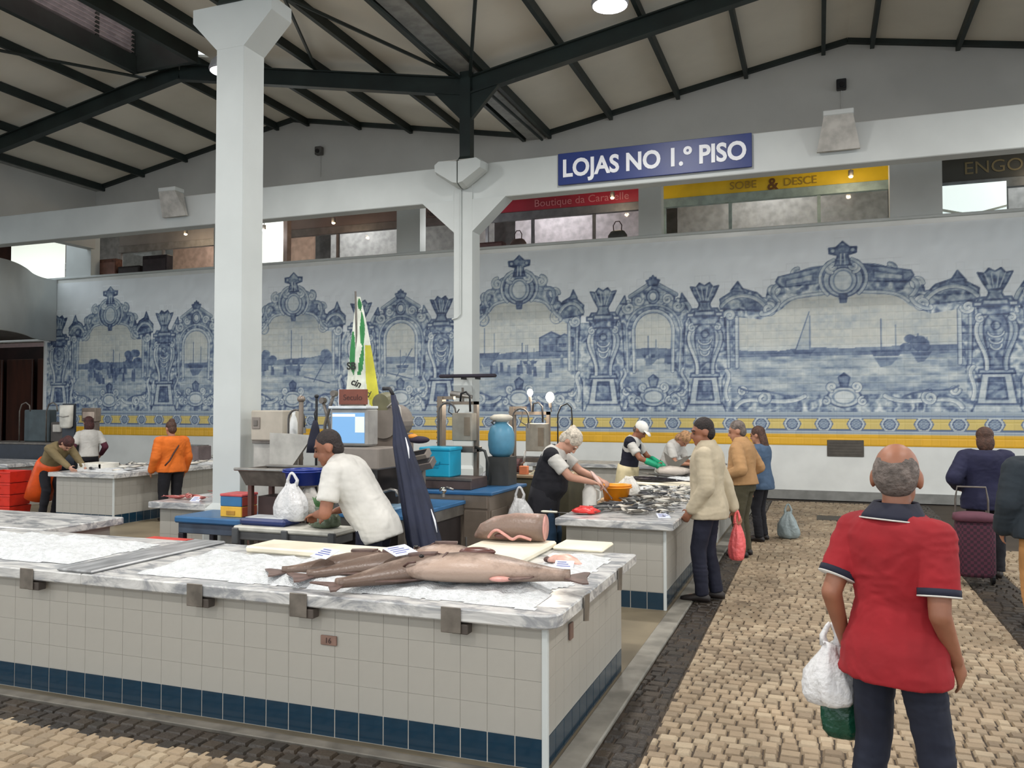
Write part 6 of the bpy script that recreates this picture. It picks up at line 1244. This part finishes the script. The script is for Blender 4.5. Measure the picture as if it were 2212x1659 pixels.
    # --- hair
    if hair:
        hm, style = hair; q = MB()
        if style == 'short': q.ell(H(0, -.018, .040), (.081 * s * hs, .094 * s * hs, .090 * s * hs), 16, 10, Rm); q.ell(H(0, -.052, -.012), (.070 * s * hs, .060 * s * hs, .075 * s * hs), 14, 9, Rm)
        elif style == 'crop': q.ell(H(0, -.016, .034), (.0785 * s * hs, .092 * s * hs, .090 * s * hs), 16, 10, Rm); q.ell(H(0, -.050, -.020), (.068 * s * hs, .056 * s * hs, .070 * s * hs), 14, 9, Rm)
        elif style == 'bald': q.ell(H(0, -.024, .010), (.0795 * s * hs, .083 * s * hs, .092 * s * hs), 16, 10, Rm)
        elif style == 'wavy':
            q.ell(H(0, -.020, .044), (.090 * s * hs, .104 * s * hs, .094 * s * hs), 16, 10, Rm); q.ell(H(0, -.060, -.010), (.076 * s * hs, .060 * s * hs, .085 * s * hs), 14, 9, Rm); r = random.Random(3)
            for k in range(26): a, c = r.uniform(0, 6.28), r.uniform(-.1, 1); q.ell(H(.078 * math.cos(a), -.024 + .088 * math.sin(a) * (1 if math.sin(a) < 0 else .75), .03 + .075 * c), (.024 * s * hs, .024 * s * hs, .020 * s * hs), 8, 6, Rm)
        elif style == 'bob': q.ell(H(0, -.020, .040), (.090 * s * hs, .102 * s * hs, .092 * s * hs), 16, 10, Rm); q.ell(H(0, -.055, -.050), (.092 * s * hs, .066 * s * hs, .110 * s * hs), 14, 9, Rm)
        elif style == 'long': q.ell(H(0, -.020, .040), (.088 * s * hs, .100 * s * hs, .090 * s * hs), 16, 10, Rm); q.loft([(H(0, -.06, .06), V((1, 0, 0)), V((0, 1, 0)), .085 * s * hs, .05 * s * hs), (H(0, -.075, -.06), V((1, 0, 0)), V((0, 1, 0)), .095 * s * hs, .05 * s * hs), (H(0, -.085, -.18), V((1, 0, 0)), V((0, 1, 0)), .10 * s * hs, .045 * s * hs), (H(0, -.08, -.28), V((1, 0, 0)), V((0, 1, 0)), .07 * s * hs, .03 * s * hs)], 14)
        elif style == 'bun': q.ell(H(0, -.018, .040), (.083 * s * hs, .096 * s * hs, .090 * s * hs), 16, 10, Rm); q.ell(H(0, -.055, -.02), (.07 * s * hs, .06 * s * hs, .075 * s * hs), 14, 9, Rm); q.ell(H(0, -.05, .12), (.05 * s * hs, .05 * s * hs, .04 * s * hs), 10, 7, Rm)
        link('hair', remesh(q, .010, 2, 'hair', hm), t)
    if cap:
        MB().ell(H(0, -.012, .046), (.088 * s * hs, .104 * s * hs, .088 * s * hs), 18, 10, Rm).build('cap', cap, t, True)
        MB().loft([(H(0, .07, .05), Rm @ V((1, 0, 0)), Rm @ V((0, 0, 1)), .07 * s * hs, .010 * s * hs), (H(0, .13, .042), Rm @ V((1, 0, 0)), Rm @ V((0, 0, 1)), .062 * s * hs, .008 * s * hs), (H(0, .165, .030), Rm @ V((1, 0, 0)), Rm @ V((0, 0, 1)), .035 * s * hs, .006 * s * hs)], 14).build('cap_peak', cap, t, True)
    # --- clothes
    def sleeves(mb, g, kind):
        for i in (0, 1):
            if kind == 'none': mb.cone(SH[i] + (SH[1 - i] - SH[i]) * .04, SH[i] + (EL[i] - SH[i]) * .10, (.058 + g) * s * b, (.052 + g) * s * b); continue
            e = SH[i] + (EL[i] - SH[i]) * (.72 if kind == 'short' else 1.0); d = (EL[i] - SH[i]).normalized()
            u, v = frame(d); A = SH[i]
            mb.cone(SH[i] + (SH[1 - i] - SH[i]) * .12, SH[i], (.062 + g) * s * b, (.060 + g) * s * b)
            if kind == 'short': mb.loft([(A - d * .02, u, v, (.060 + g) * s * b, (.060 + g) * s * b), (A + (e - A) * .5, u, v, (.060 + g) * s * b, (.060 + g) * s * b), (e, u, v, (.062 + g) * s * b, (.062 + g) * s * b)], 14)
            else: mb.cone(A, EL[i], (.058 + g) * s * b, (.050 + g) * s * b); w = EL[i] + (WR[i] - EL[i]) * .94; mb.cone(EL[i], w, (.050 + g) * s * b, (.036 + g) * s * b)
    name, cm, slv, g, hem, flare = (list(top) + [-.10, 0.0])[:6] if len(top) < 6 else top
    q = MB(); q.loft(torso(.006 + g, hem, .51, flare), 20); sleeves(q, g * .7, slv)
    link(name, remesh(q, voxel, 5, name, cm), t)
    if bottom:
        bname, bm = bottom[:2]; lo = bottom[2] if len(bottom) > 2 else .0; q = MB(); q.loft([sec(l, rx, ry, 0) for l, rx, ry in ((-.12, .150, .112), (-.06, .172, .122), (.0, .168, .118), (.06, .158, .110))], 18)
        for i in (0, 1):
            w = AN[i] + V((0, 0, -.02)); q.cone(HJ[i] + V((0, 0, .02)), KN[i], .094 * s * b, .070 * s * b); q.loft([(KN[i] + (KN[i] - w) * .05, *frame(KN[i] - w), .070 * s * b, .070 * s * b), (KN[i] + (w - KN[i]) * .5, *frame(KN[i] - w), .066 * s * b, .066 * s * b), (w, *frame(KN[i] - w), .060 * s, .060 * s)], 14)
        link(bname, remesh(q, voxel, 5, bname, bm), t)
    if shoes:
        for i in (0, 1):
            c = V((AN[i].x, AN[i].y, AN[i].z - .085 * s)); MB().loft([(c + V((0, -.075, .03)) * s, V((1, 0, 0)), V((0, 0, 1)), .018 * s, .024 * s), (c + V((0, -.055, .042)) * s, V((1, 0, 0)), V((0, 0, 1)), .036 * s, .040 * s), (c + V((0, .02, .046)) * s, V((1, 0, 0)), V((0, 0, 1)), .042 * s, .044 * s), (c + V((0, .10, .034)) * s, V((1, 0, 0)), V((0, 0, 1)), .047 * s, .033 * s), (c + V((0, .17, .026)) * s, V((1, 0, 0)), V((0, 0, 1)), .040 * s, .025 * s), (c + V((0, .20, .022)) * s, V((1, 0, 0)), V((0, 0, 1)), .018 * s, .016 * s)], 14).build('shoe', shoes, t, True)
    if extra: extra(t, dict(s=s, sec=sec, sp=sp, H=H, SH=SH, EL=EL, WR=WR, Rm=Rm, torso=torso, spine=spine, AN=AN, KN=KN, HJ=HJ, b=b, n0=n0))
    return t
def toward(dx, dy): return math.atan2(-dx, dy)      # yaw that makes local +y point along (dx,dy)

RED = cloth('red', (142, 18, 28), .85); NAVYC = cloth('navy', (20, 23, 42)); DENIM = cloth('dark_denim', (19, 25, 42), .85); BLK = cloth('black', (20, 20, 28)); WHC = cloth('white', (198, 196, 190))
CREAM = cloth('cream', (184, 172, 148)); TAN = cloth('tan', (168, 130, 88)); OLIVE = cloth('olive', (70, 66, 48)); KHAKI = cloth('khaki', (176, 128, 76)); ORANGE = cloth('orange', (212, 106, 28)); TEALB = cloth('dark_teal', (30, 58, 84))
GREYH = mat('hair_grey', (110, 100, 94), .8, var=.2, scale=30, bump=.6, bscale=60); WHITEH = mat('hair_white', (206, 196, 180), .8, var=.15, scale=30, bump=.8, bscale=50); DARKH = mat('hair_dark', (38, 28, 26), .7, var=.2, scale=30, bump=.6, bscale=60); BROWNH = mat('hair_brown', (78, 52, 40), .7, var=.2, scale=30, bump=.6, bscale=60); BLONDH = mat('hair_blond', (176, 136, 98), .8, var=.2, scale=30, bump=.8, bscale=50); AUBURN = mat('hair_auburn', (70, 34, 32), .7, var=.2, scale=30, bump=.6, bscale=60)
SHOE = mat('shoe_dark', (36, 30, 28), .5)

def collar_of(m): return lambda t, k: MB().rings([[k['sp'](zz, rr * math.sin(2 * PI * j / 24) - .006, rr * 1.15 * math.cos(2 * PI * j / 24)) for j in range(24)] for rr, zz in ((.070, .56), (.077, .565), (.104, .505), (.112, .49), (.104, .488))], caps=False).build('collar', m, t, True)
def vestmb(k):
    q = MB()
    for i in (0, 1): q.cone(k['sp'](.36, -.01, (-1, 1)[i] * .07), k['SH'][i] + (k['SH'][1 - i] - k['SH'][i]) * .03, .10, .086)
    return q
# man in the red polo, nearest the camera, seen from behind
def polo_trim(t, k):
    s = k['s']; n = 20
    for i in (0, 1):
        d = (k['EL'][i] - k['SH'][i]).normalized(); e = k['SH'][i] + (k['EL'][i] - k['SH'][i]) * .74; u, v = frame(d); r = .078 * s * k['b']
        MB().loft([(e - d * .022, u, v, r, r), (e + d * .006, u, v, r, r)], 18).build('cuff', NAVYC, t, True); MB().loft([(e + d * .004, u, v, r + .001, r + .001), (e + d * .009, u, v, r + .001, r + .001)], 18).build('cuff_stripe', WHC, t, True)
    R = []
    for rr, zz, fw in ((.070, .545, -.004), (.076, .552, -.004), (.106, .497, -.012), (.116, .478, -.014), (.108, .476, -.014)):
        p, a = k['spine'](zz); R.append([p + V((rr * s * 1.18 * math.cos(2 * PI * j / 24), (rr * s * math.sin(2 * PI * j / 24) + fw), -.012 * math.sin(2 * PI * j / 24) * (zz < .5))) for j in range(24)])
    MB().rings(R, caps=False).build('collar', NAVYC, t, True)
    p, a = k['spine'](.476); MB().tube([p + V((.117 * s * 1.18 * math.cos(2 * PI * j / 24), .117 * s * math.sin(2 * PI * j / 24) - .014, -.014 * math.sin(2 * PI * j / 24))) for j in range(25)], .0035, 6).build('collar_stripe', WHC, t, True)
person('man in a red polo shirt and dark jeans seen from behind, nearest the camera', (.268, 3.62), toward(.72, 1), 1.655, 1.02, lean=.05, head=(.02, .38), hs=1.16, hands=((-.22, .0, .83), (.19, .10, .83)), poles=((-.05, -1, 0), (.25, -1, 0)), feet=((-.15, 0), (.17, .04)),
       skin=SKIN_T, top=('polo_shirt', RED, 'short', .018, -.17, .14), bottom=('jeans', DENIM), hair=(GREYH, 'bald'), shoes=SHOE, voxel=.0085, belly=.035, extra=polo_trim, curl=(1.2, .3))
# man in the cream jacket
person('man in a cream jacket and dark trousers looking at the small fish', (-.98, 7.95), toward(-1, .06), 1.72, 1.05, lean=.04, head=(.12, .38), hands=((-.20, .12, .86), (.20, -.20, .84)), feet=((-.09, .05), (.10, -.05)),
       skin=SKIN_T, top=('jacket', CREAM, 'long', .030, -.17, .10), bottom=('trousers', NAVYC), hair=(DARKH, 'short'), shoes=SHOE, extra=collar_of(CREAM))
person('older man in a tan jumper and olive trousers behind the cream jacket', (-.86, 10.45), toward(-1, .25), 1.66, 1.12, lean=.10, head=(.12, .3), hands=((-.22, .16, .98), (.22, .12, .95)), skin=SKIN, top=('jumper', TAN, 'long', .026, -.07, .03), bottom=('trousers', OLIVE), hair=(GREYH, 'short'), shoes=SHOE, belly=.02, extra=collar_of(TAN))
person('woman with long brown hair in a denim jacket at the far end of the stalls', (-.74, 11.75), toward(-1, .3), 1.56, 1.0, lean=.06, head=(.1, 0), skin=SKIN, top=('denim_jacket', cloth('denim', (70, 92, 118)), 'long', .026, -.15, .10), bottom=('trousers', BLK), hair=(BROWNH, 'long'), shoes=SHOE)
# white haired vendor
def apron_tie(t, k): MB().loft([k['sec'](l, r + .022, ry + .022, .004) for l, r, ry in ((-.42, .20, .15), (-.25, .195, .145), (-.06, .185, .135), (.05, .175, .13))], 20).build('apron', BLK, t, True)
person('white haired vendor in a black vest cleaning a fish', (-2.62, 8.22), toward(1, .05), 1.69, 1.10, lean=.30, head=(.55, .0), hunch=.2, hip=(0, -.06), hands=((-.08, .50, 1.06), (.06, .46, 1.04)), poles=((-.8, -.6, -.6), (.9, -.5, -.8)), skin=SKIN_P,
       top=('white_shirt', WHC, 'short', .006, -.08, 0), bottom=('jeans', TEALB), hair=(WHITEH, 'wavy'), shoes=SHOE, curl=(1.2, 1.2), palm=((0, .3, -1), (0, .3, -1)), belly=.03,
       extra=lambda t, k: (apron_tie(t, k), link('vest', remesh(vestmb(k).loft([k['sec'](l, rx, ry, fw) for l, rx, ry, fw in ((-.14, .19, .14, 0), (-.03, .192, .160, .01), (.08, .190, .185, .035), (.2, .188, .175, .03), (.33, .192, .14, 0), (.41, .176, .122, -.006), (.47, .128, .095, -.01), (.51, .088, .078, -.006))], 20), .011, 4, 'vest', BLK), t)))
# capped vendor
GLOVE = mat('green_glove', (24, 158, 116), .4, var=.08)
def gloves(t, k):
    for i in (0, 1):
        d = (k['WR'][i] - k['EL'][i]).normalized(); u, v = frame(d); q = MB(); q.cone(k['EL'][i] + (k['WR'][i] - k['EL'][i]) * .45, k['WR'][i], .050, .042); q.ell(k['WR'][i] + d * .06, (.05, .05, .05)); q.cone(k['WR'][i] + d * .06, k['WR'][i] + d * .14, .042, .030)
        link('glove', remesh(q, .010, 3, 'glove', GLOVE), t)
    MB().loft([k['sec'](l, r + .028, ry + .03, .006) for l, r, ry in ((-.50, .20, .14), (-.25, .19, .135), (-.02, .18, .13), (.06, .17, .125))], 20).build('apron', mat('apron_cream', (214, 200, 160), .5), t, True)
    link('vest', remesh(vestmb(k).loft([k['sec'](l, rx, ry, fw) for l, rx, ry, fw in ((.0, .178, .135, 0), (.12, .172, .13, .01), (.24, .176, .132, .01), (.35, .186, .132, 0), (.42, .172, .118, -.006), (.48, .12, .09, -.01))], 20), .011, 4, 'vest', NAVYC), t)
person('vendor in a white cap, navy vest and green gloves cutting a large fish', (-2.64, 12.0), toward(1, -.05), 1.66, 1.05, lean=.24, head=(.45, -.2), hands=((-.12, .42, 1.0), (.12, .44, .98)), poles=((-.9, -.6, -.2), (.9, -.6, -.2)), skin=SKIN_T, top=('white_shirt', WHC, 'short', .006, -.08, 0), bottom=('trousers', NAVYC), hair=(GREYH, 'crop'), cap=mat('cap_white', (222, 220, 214), .7), shoes=SHOE, extra=gloves, curl=(1.2, 1.2))
person('fair haired person in white bending behind the capped vendor', (-2.25, 12.85), toward(1, -.3), 1.60, 1.0, lean=.55, head=(.5, -.3), hands=((-.12, .5, .95), (.12, .5, .95)), skin=SKIN, top=('white_shirt', WHC, 'short', .01, -.08, 0), bottom=('trousers', NAVYC), hair=(BLONDH, 'bob'), shoes=SHOE)
# vendor in the white polo leaning to the left
person('vendor in a white polo leaning over the shelf to the left', (-3.14, 5.46), toward(-1, -.08), 1.76, 1.12, lean=.70, hip=(0, -.04), hipz=.95, head=(-.45, .32), hands=((-.10, .40, 1.0), (.14, .36, 1.0)), poles=((-.8, -.6, -.3), (.8, -.6, -.3)), skin=SKIN_T,
       top=('polo_shirt', WHC, 'short', .012, -.14, .02), bottom=('trousers', NAVYC), hair=(DARKH, 'crop'), shoes=SHOE, voxel=.010, curl=(.7, .7), palm=((0, 0, -1), (0, 0, -1)), feet=((-.12, -.05), (.12, .1)), belly=.02,
       extra=lambda t, k: MB().rings([[k['sp'](zz, rr * math.sin(2 * PI * j / 24) - .004, rr * 1.12 * math.cos(2 * PI * j / 24)) for j in range(24)] for rr, zz in ((.066, .545), (.072, .55), (.094, .50), (.100, .485), (.094, .484))], caps=False).build('collar', WHC, t, True))
# left group
person('woman in an orange top with a dark shoulder strap seen from behind', (-9.68, 10.55), toward(-.95, .35), 1.60, 1.24, lean=.04, head=(.1, 0), hands=((-.27, .12, .80), (.27, .10, .78)), skin=SKIN, top=('orange_top', ORANGE, 'long', .024, -.09, .02), bottom=('trousers', BLK), hair=(BROWNH, 'bun'), shoes=SHOE, belly=.02,
       extra=lambda t, k: MB().tube([k['sp'](.46, -.03, .10 * k['s']), k['sp'](.44, -.10, .08), k['sp'](.34, -.152, .03), k['sp'](.22, -.160, -.05), k['sp'](.10, -.165, -.12), k['sp'](.02, -.15, -.19)], .012, 6).build('shoulder_strap', mat('strap_dark', (60, 34, 30), .6), t, True))
person('woman in a white top seen from behind at the far left stall', (-13.1, 12.1), toward(-.9, .5), 1.64, 1.02, lean=.04, head=(.1, 0), hands=((-.24, .2, .95), (.26, .15, .9)), skin=SKIN, top=('white_top', WHC, 'short', .012, -.05, 0), bottom=('trousers', BLK), hair=(AUBURN, 'bob'), shoes=SHOE,
       extra=lambda t, k: link('sleeve', remesh(MB().cone(k['SH'][1] + (k['EL'][1] - k['SH'][1]) * .55, k['EL'][1], .060, .056).cone(k['EL'][1], k['WR'][1], .056, .044).cone(k['SH'][0] + (k['EL'][0] - k['SH'][0]) * .55, k['EL'][0], .060, .056).cone(k['EL'][0], k['WR'][0], .056, .044), .011, 3, 'sleeve', cloth('maroon', (84, 34, 50))), t))
person('woman in an orange apron bending over the far left stall', (-11.85, 10.15), toward(1, -.12), 1.62, 1.08, lean=.85, hipz=.90, head=(.2, 0), hands=((-.1, .80, .80), (.12, .78, .80)), poles=((-.7, -.2, -.8), (.7, -.2, -.8)), skin=SKIN_P, top=('khaki_top', cloth('khaki_green', (120, 106, 74)), 'long', .014, -.05, 0), bottom=('trousers', BLK), hair=(AUBURN, 'bob'), shoes=SHOE,
       extra=lambda t, k: MB().loft([k['sec'](l, r + .03, ry + .03, 0) for l, r, ry in ((-.62, .20, .15), (-.4, .20, .15), (-.15, .19, .14), (.02, .18, .135), (.10, .165, .12))], 20).build('apron', mat('apron_orange', (222, 84, 24), .45), t, True))
# right edge
person('person in a dark blue hooded jacket with a plaid shopping trolley', (1.66, 10.1), toward(.05, 1), 1.60, 1.16, lean=.05, head=(.12, 0), hands=((-.26, .10, .95), (.25, .1, .8)), skin=SKIN, top=('jacket', cloth('dark_blue', (26, 28, 58)), 'long', .040, -.17, .08), bottom=('trousers', BLK), hair=(BROWNH, 'bob'), shoes=SHOE,
       extra=lambda t, k: link('hood', remesh(MB().loft([(k['sp'](.47, -.06), V((1, 0, 0)), V((0, 1, -.3)), .12, .05), (k['sp'](.43, -.11), V((1, 0, 0)), V((0, 1, -.2)), .145, .05), (k['sp'](.36, -.12), V((1, 0, 0)), V((0, 1, 0)), .11, .035)], 16), .011, 4, 'hood', cloth('hood_blue', (62, 70, 84))), t))
person('person in khaki trousers and a dark jacket at the right edge', (1.74, 7.85), toward(-.25, 1), 1.64, 1.30, lean=.20, head=(.25, .2), hands=((-.30, .12, .80), (.28, .12, .80)), feet=((-.14, -.04), (.14, .06)), skin=SKIN, top=('jacket', cloth('dark_green', (30, 40, 48)), 'long', .045, -.15, .06), bottom=('trousers', KHAKI), hair=(BROWNH, 'short'), shoes=SHOE)
bpy.data.scenes.remove(TMP)

# ------------------------------------------------------------------ what they carry
bg1 = bag('white plastic bag carried by the man in the red polo', (.035, 3.76, .555), .10, .075, .26, (222, 222, 222), seed=21, rz=.2)
bag('dark green bag carried beside the red polo man', (.09, 3.84, .40), .09, .065, .28, (18, 70, 52), name='green_bag', seed=22, handles=False)
bag('pink plastic bag hanging from the cream jacket man', (-.74, 8.12, .36), .075, .06, .36, (232, 104, 104), name='pink_bag', seed=23)
bag('pale shopping bag on the floor behind the denim jacket', (-.42, 12.1, .0), .14, .11, .36, (150, 164, 166), name='shopping_bag', seed=24)
t = thing('shopping_trolley', 'maroon plaid shopping trolley behind the dark blue jacket', 'trolley', (1.46, 9.55, .0))
PLAID = bpy.data.materials.new('plaid'); PLAID.use_nodes = True; _nt = PLAID.node_tree; _tc = _nt.nodes.new('ShaderNodeTexCoord'); _ck = _nt.nodes.new('ShaderNodeTexChecker'); _ck.inputs['Scale'].default_value = 34; _ck.inputs[1].default_value = (*lin((84, 40, 58)), 1); _ck.inputs[2].default_value = (*lin((52, 28, 42)), 1)
_nt.links.new(_tc.outputs['Object'], _ck.inputs[0]); _nt.links.new(_ck.outputs[0], _nt.nodes['Principled BSDF'].inputs['Base Color']); _nt.nodes['Principled BSDF'].inputs['Roughness'].default_value = .8
MB().loft([((0, 0, .10), (1, 0, 0), (0, 1, 0), .15, .11), ((0, 0, .14), (1, 0, 0), (0, 1, 0), .18, .13), ((0, 0, .60), (1, 0, 0), (0, 1, 0), .18, .13), ((0, 0, .68), (1, 0, 0), (0, 1, 0), .17, .12), ((0, 0, .70), (1, 0, 0), (0, 1, 0), .12, .09)], 24, p=.5).build('bag', PLAID, t, .6)
MB().tube([(-.15, .14, .10), (-.15, .15, .85), (-.13, .15, .98), (.13, .15, .98), (.15, .15, .85), (.15, .14, .10)], .010, 8).build('frame', STEELD, t, True)
for sx in (-1, 1): MB().cyl((sx * .16, .12, .08), (sx * .19, .12, .08), .08, n=18).build('wheel', BLACK, t)
MB().loft([((0, -.01, .66), (1, 0, 0), (0, 1, 0), .20, .15), ((0, -.01, .72), (1, 0, 0), (0, 1, 0), .19, .14), ((0, 0, .74), (1, 0, 0), (0, 1, 0), .10, .08)], 24, p=.5).build('flap', mat('flap_maroon', (92, 52, 66), .8), t, .6)
# fish in hands
hf = thing('held_fish', 'silver pink fish held in the hands of the white haired vendor', 'fish', (-2.10, 8.28, 1.02)); hf.rotation_euler = (0, .9, .1)
MB().loft([((q * .34 - .17, 0, 0), (0, 1, 0), (0, 0, 1), .034 * h, .022 * h) for q, h in ((0, .1), (.08, .7), (.3, 1), (.6, .75), (.85, .25))], 12).build('body', fish_skin('held_skin', (150, 120, 112), (220, 190, 180)), hf, True); MB().prism([(.11, 0), (.19, -.04), (.17, 0), (.19, .04)], -.003, .003, to=lambda a, b, y: (a, b, y)).build('tail_fin', FIN, hf)
hf = thing('cut_fish', 'large grey fish with upright tail under the green gloves', 'fish', (-1.90, 11.85, .83)); hf.rotation_euler = (0, 0, .2)
MB().loft([((q * .6 - .3, 0, .07), (0, 1, 0), (0, 0, 1), .12 * h, .08 * h) for q, h in ((0, .1), (.1, .7), (.35, 1), (.65, .7), (.9, .25))], 16).build('body', fish_skin('cut_skin', (110, 104, 98), (190, 180, 170)), hf, True)
MB().prism([(-.10, .10), (.0, .10), (.22, .30), (.10, .26), (-.02, .20), (-.18, .34), (-.16, .22)], -.006, .006).build('tail_fin', mat('tail_grey', (104, 100, 92), .4), hf)
